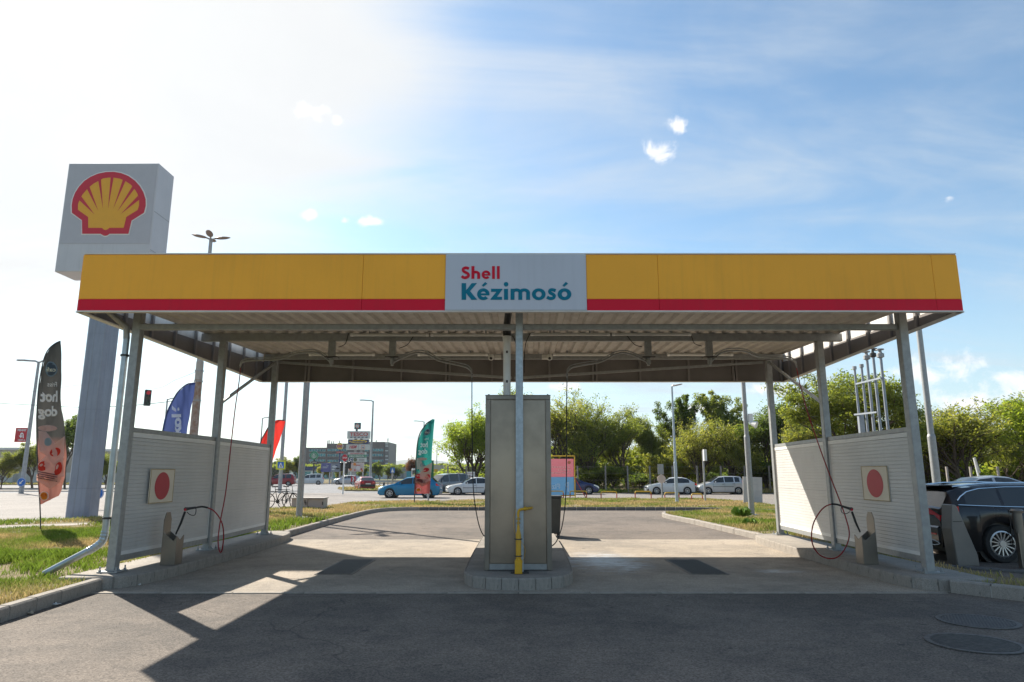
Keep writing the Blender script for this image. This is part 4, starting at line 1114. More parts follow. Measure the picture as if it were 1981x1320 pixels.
def car(name, label, loc, rz, sp, body, group=None, detail=1, rim=rimm):
    """car pointing along its local -x ... front at x=0, length along +x; origin at ground centre"""
    L, W = sp['L'], sp['W']
    root = T(name, label, 'car', loc, rz, group)
    top, belt = sp['top'], sp['belt']
    wr = sp['wr']; xf, xb = sp['axles']; ar = wr + .05; gz = sp.get('clear', .2)
    xs = set([0, .03, .08, .16, .3, L - .3, L - .16, L - .08, L - .03, L])
    for a, b in top: xs.add(a)
    for a, b in sp['win']: xs |= {a, b}
    for k in ('ws', 'rg'): xs |= set(sp[k])
    for xc in (xf, xb):
        for i in range(17): xs.add(round(xc - ar * math.cos(PI * i / 16), 3))
    x = 0
    while x < L: xs.add(round(x, 2)); x += .12
    xs = sorted(xs); X = [xs[0]]
    for a in xs[1:]:
        if a - X[-1] > .008: X.append(a)
    xs = X
    def st(x):
        zt = interp(top, x); zb = min(interp(belt, x), zt - .02)
        u = (x - L / 2) / (L / 2)
        w = W / 2 * (1 - sp.get('tf', .13) * max(0, -u) ** 5 - sp.get('tb', .10) * max(0, u) ** 6)
        zl = gz + (.06 if x < .1 or x > L - .1 else 0)
        for xc in (xf, xb):
            q = ar * ar - (x - xc) ** 2
            if q > 0: zl = max(zl, wr + math.sqrt(q) * .98 - .0)
        zl = min(zl, zb - .12)
        tb = sp.get('tumble', .2) * min(1, max(0, (zt - zb) / .45))
        ys = [w - .03, w, w + .004, w - .012, w - .045]
        zz = [zl, zl + (zb - zl) * .3, zl + (zb - zl) * .62, zb - .05, zb]
        gt = zt - .075 if zt - zb > .13 else zb + (zt - zb) * .4
        ys += [w - .05 - tb * .86, w - .075 - tb, (w - .1 - tb) * .62, 0]
        zz += [gt, zt - .028 if zt - zb > .13 else zb + (zt - zb) * .75, zt - .006, zt]
        return list(zip(ys, zz))
    rings = [st(x) for x in xs]; K = len(rings[0])
    parts = {'body': MB()}
    def getp(n):
        if n not in parts: parts[n] = MB()
        return parts[n]
    def classify(i, j, sd):
        xm = (xs[i] + xs[i + 1]) / 2
        if j >= 6 and sp['ws'][0] <= xm <= sp['ws'][1]: return 'windscreen'
        if j >= 6 and sp['rg'][0] <= xm <= sp['rg'][1]: return 'rear_window'
        if j == 4:
            for q, (a, b) in enumerate(sp['win']):
                if a <= xm <= b and interp(top, xm) - interp(belt, xm) > .14: return 'side_window|%d|%d' % (q, sd)
        if sp.get('dark_bumper') and j <= 1 and (xm < .14 or xm > L - .16): return 'bumper_trim|%d|%d' % (xm < 1, sd)
        return 'body'
    for i in range(len(xs) - 1):
        for sd in (1, -1):
            for j in range(K - 1):
                a, b = rings[i], rings[i + 1]; x0, x1 = xs[i] - L / 2, xs[i + 1] - L / 2
                q = [(x0, sd * a[j][0], a[j][1]), (x1, sd * b[j][0], b[j][1]), (x1, sd * b[j + 1][0], b[j + 1][1]), (x0, sd * a[j + 1][0], a[j + 1][1])]
                if sd > 0: q = q[::-1]
                getp(classify(i, j, sd)).add(q, [(0, 1, 2, 3)])
    for xi, rg_, flip in ((xs[0], rings[0], False), (xs[-1], rings[-1], True)):
        pts = [(xi - L / 2, y, z) for y, z in rg_] + [(xi - L / 2, -y, z) for y, z in rg_[-2::-1]]
        parts['body'].add(pts, [tuple(range(len(pts)))] if not flip else [tuple(range(len(pts) - 1, -1, -1))])
    import bmesh
    mtl = {'body': body, 'windscreen': glassd, 'rear_window': glassd, 'bumper_trim': plastd}
    for n, mb in parts.items():
        nm = n.split('|')[0]
        m = glassd if nm == 'side_window' else mtl[nm]
        me = bpy.data.meshes.new(nm); me.from_pydata(mb.v, [], mb.f)
        bm = bmesh.new(); bm.from_mesh(me); bmesh.ops.remove_doubles(bm, verts=bm.verts, dist=.0008)
        bm.to_mesh(me); bm.free()
        me.polygons.foreach_set('use_smooth', [True] * len(me.polygons)); me.set_sharp_from_angle(angle=R(42)); me.materials.append(m)
        link(me, nm, root)
    # underbody and wheel wells
    ub = MB(); ub.bb((-L / 2 + .12, -W / 2 + .12, gz - .02), (L / 2 - .12, W / 2 - .12, gz + .14))
    for xc in (xf, xb): ub.cyl((xc - L / 2, 0, wr), ar + .03, W - .24, 20, 'Y')
    ub.build('underbody', blackp, root, world=False)
    for xc in (xf, xb):
        for sd in (-1, 1):
            wh = bpy.data.objects.new('wheel', None); COL.objects.link(wh); wh.parent = root
            wh.location = (xc - L / 2, sd * (W / 2 - .125), wr); wh.rotation_euler = (0, 0, 0 if sd < 0 else PI)
            for nm, me in wheel_mesh(wr, .2, sp.get('spokes', 7), rim): link(me, nm, wh)
    # lamps
    f = xs[0] - L / 2
    def surf(x, j0, j1, off=.006):
        pass
    for sd in (-1, 1):
        zl_ = interp(top, .12) - .07
        hp = MB()
        a = [(.02, zl_ - .12), (.02, zl_ - .03), (.22, zl_ + .055), (.42, zl_ + .10), (.40, zl_ + .03), (.2, zl_ - .09)]
        # wrap on the front corner: strip following the side surface
        vs = []
        cols = [0.0, .02, .1, .2, .32, .44]
        for x in cols:
            zt = interp(top, max(x, .02)) - .035; hgt = sp.get('lh', .15) * (1 - x * 1.1)
            u = (x - L / 2) / (L / 2); w = W / 2 * (1 - sp.get('tf', .13) * max(0, -u) ** 5)
            vs += [(x - L / 2 - .004, sd * (w + .004), zt - hgt), (x - L / 2 - .004, sd * (w + .002), zt - .012)]
        w0 = W / 2 * (1 - sp.get('tf', .13))
        z0 = interp(top, .02) - .035
        vs = [(-L / 2 - .008, sd * (w0 - .36), z0 - .1), (-L / 2 - .008, sd * (w0 - .36), z0 - .03)] + vs
        fs = [(2 * i, 2 * i + 2, 2 * i + 3, 2 * i + 1) if sd > 0 else (2 * i, 2 * i + 1, 2 * i + 3, 2 * i + 2) for i in range(len(cols))]
        hp.add(vs, fs); hp.build('headlamp', lightw, root, world=False)
        tz = sp['tail']; tp = MB()
        w1 = W / 2 * (1 - sp.get('tb', .10)); 
        vs = [(L / 2 + .008, sd * (w1 - tz[2]), tz[0]), (L / 2 + .008, sd * (w1 - tz[2]), tz[1])]
        cols = [0, .03, .08, .16, tz[3]]
        for x in cols:
            u = (L - x - L / 2) / (L / 2); w = W / 2 * (1 - sp.get('tb', .10) * max(0, u) ** 6)
            zt2 = min(tz[1], interp(top, L - x) - .05)
            vs += [(L / 2 - x + (.006 if x == 0 else 0), sd * (w + .008), tz[0] + (x / tz[3]) * .02), (L / 2 - x + (.006 if x == 0 else 0), sd * (w + .007), zt2)]
        fs = [(2 * i, 2 * i + 1, 2 * i + 3, 2 * i + 2) if sd > 0 else (2 * i, 2 * i + 2, 2 * i + 3, 2 * i + 1) for i in range(len(cols))]
        tp.add(vs, fs); tp.build('tail_lamp', lightr, root, world=False)
        # mirror, handles, door seams
        mx = sp['win'][0][0] + .12 - L / 2
        mb = MB(); mb.lathe([(0, -.055), (.05, -.05), (.085, 0), (.07, .055), (0, .06)], (0, 0, 0), 10)
        mb.v = [(a * .7 + mx, b * 1.1 + sd * (W / 2 + .06), c + interp(belt, sp['win'][0][0]) + .05) for a, b, c in mb.v]
        mb.build('mirror', body, root, world=False, smooth=True)
        for hx in sp.get('handles', []):
            zh = interp(belt, hx) - .14
            MB().bb((hx - L / 2 - .08, sd * (W / 2 + .0), zh - .012), (hx - L / 2 + .08, sd * (W / 2 + .02), zh + .014)).build('door_handle', sp.get('handle_mat', body), root, world=False)
        for dx_ in sp.get('seams', []):
            zb = interp(belt, dx_)
            MB().bb((dx_ - L / 2 - .004, sd * (W / 2 - .02), gz + .1), (dx_ - L / 2 + .004, sd * (W / 2 + .0055), zb - .055)).build('door_seam', blackp, root, world=False)
        if sp.get('side_strip'):
            MB().bb((xf + ar + .05 - L / 2, sd * (W / 2 - .01), sp['side_strip'] - .02), (xb - ar - .05 - L / 2, sd * (W / 2 + .012), sp['side_strip'] + .02)).build('side_strip', plastd, root, world=False)
    # number plates, grille
    MB().bb((L / 2 + .002, -.26, sp.get('pz', .55)), (L / 2 + .014, .26, sp.get('pz', .55) + .11)).build('number_plate', white, root, world=False)
    MB().bb((-L / 2 - .014, -.26, .38), (-L / 2 - .002, .26, .49)).build('number_plate', white, root, world=False)
    MB().bb((-L / 2 - .008, -.34, interp(top, .02) - .16), (-L / 2 + .01, .34, interp(top, .02) - .06)).build('grille', blackp, root, world=False)
    if sp.get('rear_bumper'):
        z0, z1 = sp['rear_bumper']
        MB().bb((L / 2 - .12, -W / 2 * .9, z0), (L / 2 + .035, W / 2 * .9, z1)).build('rear_bumper', body if not sp.get('dark_bumper') else plastd, root, world=False, bevel=.03)
    return root
HATCH = dict(L=4.3, W=1.76, wr=.315, axles=(.85, 3.47), top=[(0, .62), (.05, .70), (.3, .80), (.95, .95), (1.15, 1.0), (1.95, 1.40), (2.5, 1.46), (3.1, 1.46), (3.75, 1.38), (4.05, 1.08), (4.2, .97), (4.3, .86)],
             belt=[(0, .6), (.3, .76), (1.1, .92), (2, .95), (3.4, 1.0), (4.1, 1.06), (4.3, .8)], ws=(1.15, 1.95), rg=(3.75, 4.05), win=[(1.5, 2.4), (2.46, 3.25), (3.3, 3.6)],
             tail=(.82, 1.02, .3, .25), handles=(2.3, 3.2), seams=(1.35, 2.43, 3.3), pz=.6, rear_bumper=(.38, .6))
OLDH = dict(HATCH, L=4.05, W=1.69, wr=.29, axles=(.75, 3.25), top=[(0, .60), (.05, .70), (.3, .78), (1.0, .9), (1.15, .94), (1.85, 1.32), (2.3, 1.38), (2.9, 1.38), (3.3, 1.3), (3.85, .98), (3.95, .9), (4.05, .75)],
            belt=[(0, .58), (.3, .74), (1.1, .88), (3.3, .92), (3.9, .92), (4.05, .7)], ws=(1.15, 1.85), rg=(3.3, 3.85), win=[(1.4, 2.25), (2.31, 3.45)], tail=(.72, .92, .3, .18), handles=(2.15,), seams=(1.25, 2.28),
            dark_bumper=True, rear_bumper=(.35, .6), handle_mat=plastd, spokes=10)
SUPER = dict(HATCH, L=3.85, W=1.66, wr=.285, axles=(.72, 3.2), top=[(0, .62), (.05, .7), (.3, .82), (.75, .93), (.95, 1.0), (1.65, 1.42), (2.2, 1.48), (3.1, 1.47), (3.5, 1.42), (3.75, 1.05), (3.8, .9), (3.85, .75)],
             belt=[(0, .6), (.3, .78), (.95, .93), (3.5, 1.0), (3.85, .7)], ws=(.95, 1.65), rg=(3.5, 3.75), win=[(1.2, 2.05), (2.12, 2.85), (2.95, 3.35)], tail=(.95, 1.35, .14, .1), handles=(1.95, 2.8), seams=(1.15, 2.08, 2.9), rear_bumper=(.35, .6), side_strip=.62, handle_mat=plastd)
MPV = dict(HATCH, L=4.2, W=1.7, wr=.30, axles=(.78, 3.4), top=[(0, .66), (.05, .78), (.3, .92), (.8, 1.05), (.95, 1.1), (1.6, 1.58), (2.2, 1.68), (3.6, 1.69), (3.95, 1.62), (4.12, 1.15), (4.17, 1.0), (4.2, .8)],
           belt=[(0, .62), (.3, .85), (.95, 1.0), (3.95, 1.08), (4.2, .75)], ws=(.95, 1.6), rg=(3.95, 4.12), win=[(1.2, 2.0), (2.08, 2.95), (3.05, 3.75)], tail=(1.0, 1.5, .1, .12), handles=(1.9, 2.85), seams=(1.1, 2.04, 3.0), tumble=.12, rear_bumper=(.35, .65))
SEDAN = dict(HATCH, L=4.25, W=1.68, wr=.29, axles=(.78, 3.25), top=[(0, .58), (.05, .68), (.3, .76), (1.0, .88), (1.15, .92), (1.85, 1.32), (2.3, 1.39), (2.8, 1.38), (3.1, 1.32), (3.55, 1.0), (3.7, .97), (4.15, .93), (4.25, .72)],
             belt=[(0, .56), (.3, .72), (1.1, .86), (3.5, .92), (4.25, .7)], ws=(1.15, 1.85), rg=(3.1, 3.55), win=[(1.4, 2.25), (2.31, 3.15)], tail=(.66, .86, .36, .22), handles=(2.15, 3.05), seams=(1.25, 2.28, 3.2), rear_bumper=(.33, .56), side_strip=.56, handle_mat=plastd)
WAGON = dict(L=4.95, W=1.86, wr=.345, axles=(.9, 3.86), clear=.22, top=[(0, .62), (.06, .76), (.35, .86), (1.2, 1.0), (1.4, 1.05), (2.2, 1.38), (2.8, 1.445), (3.8, 1.44), (4.5, 1.37), (4.66, 1.31), (4.84, 1.02), (4.9, .98), (4.95, .80)],
             belt=[(0, .6), (.35, .82), (1.4, .97), (3.9, 1.02), (4.6, 1.05), (4.95, .8)], ws=(1.4, 2.2), rg=(4.66, 4.84), win=[(1.8, 2.75), (2.82, 3.72), (3.78, 4.42)], tail=(.86, 1.02, .42, .34),
             handles=(2.6, 3.55), seams=(1.6, 2.79, 3.7), pz=.62, tumble=.17, spokes=15, rear_bumper=(.36, .66), tb=.07)
black = paint('black_car_paint', (0.008, 0.008, 0.01), .2)
blue = paint('blue_car_paint', (0.0, 0.17, 0.33), .4)
silver = paint('silver_car_paint', (0.42, 0.44, 0.46), .5)
whitec = paint('white_car_paint', (0.62, 0.63, 0.62), 0)
navy = paint('navy_car_paint', (0.008, 0.02, 0.09), .3)
redc = paint('red_car_paint', (0.28, 0.01, 0.015), .2)
greyc = paint('grey_car_paint', (0.22, 0.23, 0.235), .5)
# black estate beside the right island: rear towards the canopy, pointing to +x
bx0, byn = 7.98, 13.05
bc = car('parked_car', 'black estate car parked behind the grey service pillar, its rear lamps lit by the sun', (bx0 + 4.95 / 2, byn + .93, -.008), PI, WAGON, black)
for sd in (-1, 1):
    mb = MB(); pts = []
    for x in (1.75, 2.1, 2.5, 3.0, 3.6, 4.1, 4.35, 4.5, 4.58):
        zt = interp(WAGON['top'], x); zb = interp(WAGON['belt'], x); tb = .17 * min(1, (zt - zb) / .45)
        k = min(1, max(0, (4.62 - x) / .35)) ** .5
        pts.append((x - 4.95 / 2, sd * (.93 - .05 - tb * .9 * k + .004), zb + (zt - .068 - zb) * k))
    pts2 = [(x - 4.95 / 2, sd * (.93 - .042 + .004), interp(WAGON['belt'], x)) for x in (4.6, 4.2, 3.6, 3.0, 2.4, 1.75)]
    mb.tube(pts, .011, 6).tube(pts2, .01, 6).build('chrome_strip', chrome, bc, world=False, smooth=True)
    MB().tube([(x - 4.95 / 2, sd * .62, interp(WAGON['top'], x) + .008) for x in (2.3, 2.6, 3.2, 3.9, 4.35, 4.5)], .016, 6).build('roof_rail', chrome, bc, world=False, smooth=True)
    MB().tube(smoothpath([(4.955 / 2 + .02, sd * .45, .36), (4.955 / 2 + .03, sd * .62, .31), (4.955 / 2 + .01, sd * .8, .345), (4.955 / 2 + .03, sd * .62, .40), (4.955 / 2 + .02, sd * .45, .36)], 4), .014, 6).build('exhaust_trim', chrome, bc, world=False, smooth=True)
    MB().bb((4.95 / 2 + .036, sd * .62 - .14, .50), (4.95 / 2 + .045, sd * .62 + .14, .53)).build('reflector', lightr, bc, world=False)
MB().bb((4.3 - 4.95 / 2, -.6, 1.385), (4.74 - 4.95 / 2, .6, 1.41)).build('roof_spoiler', black, bc, world=False, bevel=.01)
def cpos(u, v, dz=0): p = G(u, v, 0); return (p.x, p.y, -.004)
x0 = G(727, 964).x; y0 = 48.2
car('parked_car', 'bright blue hatchback stopped on the access road behind the green flag', (x0 + 2.2, y0 + .9, -.004), R(-2), HATCH, blue)
p = G(860, 957); car('parked_car', 'grey people carrier parked between the blue hatchback and the white saloon', (P(858, 957, 57).x, 58, -.004), R(38), MPV, greyc)
car('parked_car', 'white saloon parked left of the steel cabinet beside the grey people carrier', (P(914, 957, 56).x, 56.2, -.004), R(14), SEDAN, whitec)
car('parked_car', 'white hatchback with dark rear window parked under the trees, left of the silver one', (P(1300, 956, 57).x, 57.6, -.004), R(0), OLDH, whitec)
car('parked_car', 'small silver five-door hatchback parked under the trees behind the tall pole', (P(1399, 956, 57).x, 57.8, -.004), R(1), SUPER, paint('pale_silver_paint', (.52, .54, .56), .3))
car('parked_car', 'dark navy car parked behind the blue and pink banner', (P(1122, 957, 57).x - .6, 57.6, -.004), R(180), HATCH, navy)
car('parked_car', 'dark red hatchback seen from behind on the slip road by the stop sign', (P(703, 948, 73).x, 73.5, -.004), R(-68), OLDH, redc)
car('parked_car', 'silver hatchback on the far road just left of the red hatchback', (P(672, 931, 112).x, 112, .0), R(-12), HATCH, silver)
car('parked_car', 'white people carrier driving on the far road behind the pale pole', (P(600, 933, 112).x, 112, .0), R(12), MPV, whitec)
car('parked_car', 'dark red people carrier on the far road behind the blue pedestrian sign', (P(537, 935, 100).x, 101, .0), R(8), MPV, redc)
car('parked_car', 'silver coupe-like saloon parked far behind the black estate roof', (P(1932, 935, 27).x, 28.2, .1), R(0), dict(SEDAN, L=4.9, axles=(.9, 3.7), win=[(1.6, 2.6), (2.7, 3.7)], ws=(1.2, 2.1), rg=(3.6, 4.3), top=[(0, .62), (.05, .75), (.3, .85), (1.2, 1.0), (2.1, 1.38), (2.8, 1.46), (3.3, 1.42), (4.3, 1.05), (4.9, .85)], belt=[(0, .6), (.3, .8), (1.2, .95), (4.3, 1.0), (4.9, .8)], handles=(2.5, 3.5), seams=(1.4, 2.65, 3.7)), silver)
car('parked_car', 'pale green-grey car half hidden by the front right canopy post', (P(1772, 935, 25).x, 26.4, .1), R(180), HATCH, paint('grey_green_paint', (.30, .36, .36), .4))
# service pillar by the black car
q = T('service_pillar', 'grey sheet metal service pillar with sloping side in front of the black estate car', 'pillar', (8.0, 12.75, -.008))
pf = mat('pillar_steel', (0.22, 0.205, 0.19), .45, .45, .15, 1.5)
a0 = P(1853, 1092, 12.7).x; a1 = P(1896, 1092, 12.7).x; t0 = P(1841, 980, 12.7).x; t1 = P(1853, 985, 12.7).x; tz = P(1825, 977, 12.7).z
MB().prismY([(a0, -.01), (a1, -.01), (a1 - .01, .18), (t1, tz - .05), (t1 - .03, tz), (t0, tz + .01), (a0 - .04, tz * .6)], 12.7, 13.0).build('side_panel', pf, q, bevel=.015)
MB().bb((a0 - .0, 12.694, .76), (a0 + .17, 12.699, .772)).build('panel_seam', darkm, q)
q = T('steel_bollard', 'brushed steel protective post with rounded cap at the right edge of the picture', 'bollard', (P(1976, 1080, 12.4).x, 12.4, -.008))
bxp = P(1979, 1080, 12.4).x
MB().tube([(bxp, 12.4, -.01), (bxp, 12.4, .95)], .075, 16).build('tube', stainless2, q, smooth=True)
MB().tube([(bxp, 12.4, .93), (bxp, 12.4, .97), (bxp, 12.4, 1.0)], [.10, .105, .08], 16).build('cap', stainless2, q, smooth=True)
MB().bb((bxp - .1, 12.3, 0.02), (bxp - .075, 12.34, .6)).build('side_rail', stainless2, q)
# edge of the apron next to the car
kerb([(7.4, 12.6), (8.6, 11.6), (10.2, 10.3), (12.0, 9.6), (14, 9.2)], kerbd, H=.05, W=.12)

# wheelie bin behind the cabinet
wb = T('wheelie_bin', 'dark grey wheelie bin standing behind the steel cabinet', 'bin', (1.02, 18.6, 0))
binm = mat('bin_plastic', (.05, .055, .055), .5)
mb = MB(); x, y = 1.0, 18.6
lo, hi = .24, .29
vs = [(x + sx * lo, y + sy * (lo + .02), .08) for sx, sy in ((-1, -1), (1, -1), (1, 1), (-1, 1))] + [(x + sx * hi, y + sy * (hi + .05), 1.0) for sx, sy in ((-1, -1), (1, -1), (1, 1), (-1, 1))]
mb.add(vs, [(0, 3, 2, 1), (4, 5, 6, 7), (0, 1, 5, 4), (1, 2, 6, 5), (2, 3, 7, 6), (3, 0, 4, 7)]).build('body', binm, wb, bevel=.02)
MB().bb((x - .31, y - .36, 1.002), (x + .31, y + .38, 1.05)).build('lid', binm, wb, bevel=.02)
for sx in (-1, 1): MB().cyl((x + sx * .22, y + .2, .09), .09, .05, 16, 'X').build('wheel', blackr, wb)
MB().tube([(x - .25, y + .4, 1.0), (x + .25, y + .4, 1.0)], .016, 8).build('handle', binm, wb)

# ================================================================ TREES
def mat_leaf(name, c, c2, tr=.55):
    m = bpy.data.materials.new(name); m.use_nodes = True
    nt = m.node_tree; nt.nodes.clear(); g = NG(nt)
    b = g.n('ShaderNodeBsdfPrincipled'); t = g.n('ShaderNodeBsdfTranslucent'); mx = g.n('ShaderNodeMixShader'); o = g.n('ShaderNodeOutputMaterial')
    at = g.n('ShaderNodeAttribute'); at.attribute_name = 'tint'
    col = g.mix(at.outputs['Fac'], c4(c), c4(c2))
    g.set(b.inputs['Base Color'], col); g.set(t.inputs[0], g.mix(1.0, col, (1.9, 1.85, .9, 1), 'MULTIPLY'))
    b.inputs['Roughness'].default_value = 0.55; b.inputs['Specular IOR Level'].default_value = 0.3
    mx.inputs[0].default_value = tr
    nt.links.new(b.outputs[0], mx.inputs[1]); nt.links.new(t.outputs[0], mx.inputs[2]); nt.links.new(mx.outputs[0], o.inputs[0])
    return m
leaf_a = mat_leaf('leaves_mid_green', (0.09, 0.13, 0.025), (0.22, 0.24, 0.06))
leaf_b = mat_leaf('leaves_yellow_green', (0.11, 0.15, 0.03), (0.27, 0.26, 0.07))
leaf_c = mat_leaf('leaves_dark_green', (0.05, 0.09, 0.018), (0.13, 0.17, 0.04))
leaf_d = mat_leaf('leaves_fresh_green', (0.12, 0.185, 0.02), (0.26, 0.31, 0.05))
leaf_e = mat_leaf('leaves_copper', (0.07, 0.03, 0.02), (0.14, 0.06, 0.035))
def tree_meshes(seed, H, RAD, th, nleaf, leafsize, stems=1, up=1.0, sparse=1.0):
    rs = np.random.RandomState(seed); r = random.Random(seed)
    tb = MB(); tips = []
    def grow(p, d, length, rad, lvl):
        n = 4; pts = [p]; q = p.copy(); dd = d.copy()
        for i in range(n):
            dd = (dd + Vector((r.gauss(0, .13), r.gauss(0, .13), r.gauss(.05 * up, .06)))).normalized()
            q = q + dd * length / n; pts.append(q.copy())
        tb.tube(pts, [rad * (1 - .5 * i / n) for i in range(n + 1)], 6 if lvl < 2 else 4, cap=False)
        if lvl >= 3 or rad < .012: tips.append((pts[-1], length)); tips.append((pts[-2], length)); return
        k = [7, 4, 4][min(lvl, 2)]
        for i in range(k):
            t = (.28 if lvl == 0 else .4) + (.72 if lvl == 0 else .6) * (i + r.random()) / k
            j = min(int(t * n), n - 1); pos = pts[j].lerp(pts[j + 1], t * n - j)
            az = 2 * PI * (i / k) + r.uniform(-.6, .6); el = r.uniform(.3, .85)
            side = Vector((math.cos(az), math.sin(az), 0))
            nd = (dd * math.cos(el) + side * math.sin(el)); nd.normalize()
            grow(pos, nd, length * r.uniform(.55, .8), rad * .55, lvl + 1)
        tips.append((pts[-1], length))
    for s_ in range(stems):
        a = r.uniform(0, 2 * PI); lean = .0 if stems == 1 else .28
        grow(Vector((math.cos(a) * .15 * (stems > 1), math.sin(a) * .15 * (stems > 1), -.1)), Vector((math.cos(a) * lean, math.sin(a) * lean, 1)).normalized(), th * 1.7, .017 * H / math.sqrt(stems), 0)
    T_ = np.array([list(t[0]) for t in tips])
    # fit to H and RAD
    zmax = T_[:, 2].max(); rad = np.percentile(np.hypot(T_[:, 0], T_[:, 1]), 92)
    sx = RAD * .92 / rad; sz = (H - .5) / zmax
    tb.v = [(a * sx, b * sx, c * sz) for a, b, c in tb.v]
    T_ = T_ * np.array([sx, sx, sz])
    T_ = T_[T_[:, 2] > th * .35]
    # clumps
    nc = len(T_); per = max(1, int(nleaf / nc))
    w = rs.uniform(.35, 1.5, nc) * sparse
    cnt = np.maximum((per * w).astype(int), 2)
    C = np.repeat(np.arange(nc), cnt); n = len(C)
    cs = rs.uniform(.35, .9, nc) * RAD * .22
    off = rs.normal(0, 1, (n, 3)); off /= np.linalg.norm(off, axis=1)[:, None] + 1e-6; off *= (rs.uniform(0, 1, (n, 1)) ** .45)
    pos = T_[C] + off * cs[C][:, None] * np.array([1.25, 1.25, .8])
    nrm = rs.normal(0, 1, (n, 3)); nrm[:, 2] = np.abs(nrm[:, 2]) + .4; nrm /= np.linalg.norm(nrm, axis=1)[:, None]
    t1 = np.cross(nrm, rs.normal(0, 1, (n, 3))); t1 /= np.linalg.norm(t1, axis=1)[:, None]; t2 = np.cross(nrm, t1)
    s = leafsize * rs.uniform(.55, 1.3, (n, 1))
    V = np.zeros((n, 4, 3)); V[:, 0] = pos - t1 * s * .9; V[:, 1] = pos + t2 * s * .42; V[:, 2] = pos + t1 * s * .9 + nrm * s * .2; V[:, 3] = pos - t2 * s * .42
    tint = np.clip(rs.uniform(0, 1, nc)[C] * .6 + rs.uniform(0, .5, n) , 0, 1)
    me = bpy.data.meshes.new('crown')
    me.vertices.add(n * 4); me.vertices.foreach_set('co', V.reshape(-1))
    me.loops.add(n * 4); me.loops.foreach_set('vertex_index', np.arange(n * 4, dtype=np.int32))
    me.polygons.add(n); me.polygons.foreach_set('loop_start', np.arange(0, n * 4, 4)); me.polygons.foreach_set('loop_total', np.full(n, 4)); me.update()
    at = me.attributes.new('tint', 'FLOAT', 'POINT'); at.data.foreach_set('value', np.repeat(tint, 4).astype(np.float32))
    me.materials.append(leaf_a)
    tm = bpy.data.meshes.new('trunk'); tm.from_pydata(tb.v, [], tb.f); tm.materials.append(barkm); tm.update()
    return tm, me
V_ = {}
V_['round'] = [tree_meshes(11, 9, 3.9, 1.9, 30000, .12), tree_meshes(12, 9, 3.9, 1.6, 30000, .12, stems=2), tree_meshes(13, 9, 3.9, 1.4, 30000, .12, stems=3, up=1.6)]
V_['open'] = [tree_meshes(21, 9, 4.2, 1.7, 20000, .12, stems=3, up=1.5), tree_meshes(22, 9, 4.0, 1.6, 20000, .12, stems=4, up=1.4), tree_meshes(23, 9, 4.0, 1.9, 20000, .12, stems=2, up=2.0)]
V_['tall'] = [tree_meshes(31, 10, 3.0, 2.4, 26000, .14, up=2.2)]
V_['shrub'] = [tree_meshes(41, 3, 2.0, .5, 7000, .12, stems=4), tree_meshes(42, 3, 2.2, .5, 7000, .12, stems=5)]
V_['near'] = [tree_meshes(51, 9, 3.6, 2.2, 46000, .10, stems=2)]
def tree(kind, i, x, y, H, W, leaf, label, z=0.05, rz=None, group=None, cat='tree', name=None):
    tm, cm = V_[kind][i % len(V_[kind])]
    h0 = {'round': 9, 'open': 9, 'tall': 10, 'shrub': 3, 'near': 9}[kind]; w0 = {'round': 7.8, 'open': 8.2, 'tall': 6, 'shrub': 4.1, 'near': 7.2}[kind]
    nm = name or {'shrub': 'shrub'}.get(kind, 'broadleaf_tree')
    t = T(nm, label, 'shrub' if kind == 'shrub' else cat, (x, y, z), (x * 1.7 + y) % 6.28 if rz is None else rz, group)
    t.scale = (W / w0, W / w0, H / h0)
    a = link(tm, 'stem' if kind == 'shrub' else 'trunk', t); b = link(cm, 'foliage' if kind == 'shrub' else 'crown', t)
    b.material_slots[0].link = 'OBJECT'; b.material_slots[0].material = leaf
    return t
def tr(kind, i, u, vtop, Y, wpx, leaf, label, **k):
    H = P(u, vtop, Y).z * 1.06; x = P(u, 905, Y).x; W = wpx / FPX * Y * 1.22
    return tree(kind, i, x, Y, H, W, leaf, label, **k)
g1 = None
tr('round', 2, 908, 785, 66, 118, leaf_d, 'fresh green tree left of the steel cabinet, tallest beside the open sky')
tr('round', 1, 975, 745, 74, 130, leaf_a, 'green tree directly behind the steel cabinet, its top showing by the flue')
tr('open', 0, 1085, 762, 67, 120, leaf_b, 'tree with yellowish leaves just right of the steel cabinet')
tr('open', 1, 1150, 765, 66, 120, leaf_a, 'open-branched green tree behind the navy car')
tr('open', 2, 1215, 788, 67, 110, leaf_a, 'open-branched tree between the navy car and the white hatchback', rz=2.2)
tr('round', 1, 1270, 800, 78, 90, leaf_a, 'green tree standing deeper in the wood, left of the lamp with the flat head')
tr('tall', 0, 1322, 773, 80, 70, leaf_c, 'slim dark tree just right of the lamp with the flat head')
tr('open', 1, 1345, 812, 65, 120, leaf_b, 'yellow-green tree directly above the white hatchback', rz=1.0)
tr('tall', 0, 1400, 760, 76, 75, leaf_a, 'tallest tree of the row, above the silver five-door car', rz=4)
tr('open', 0, 1410, 820, 64, 105, leaf_b, 'low yellow-green tree behind the silver five-door car', rz=5)
tr('round', 1, 1483, 778, 66, 120, leaf_c, 'dark green round tree behind the rear right canopy post', rz=1.1)
tr('round', 1, 1545, 805, 72, 90, leaf_c, 'dark green tree beyond the sunlit end of the right splash wall', rz=3)
tr('near', 0, 1648, 702, 44, 200, leaf_a, 'large leafy tree behind the vent pipes, highest of all')
tr('open', 2, 1568, 800, 58, 110, leaf_b, 'light green tree left of the large leafy tree', rz=.3)
tr('open', 0, 1722, 800, 52, 120, leaf_b, 'thin yellowish tree between the vent pipes and the front right post', rz=3.9)
tr('open', 1, 1790, 782, 46, 150, leaf_b, 'yellowish open tree right of the front right canopy post', rz=2.0)
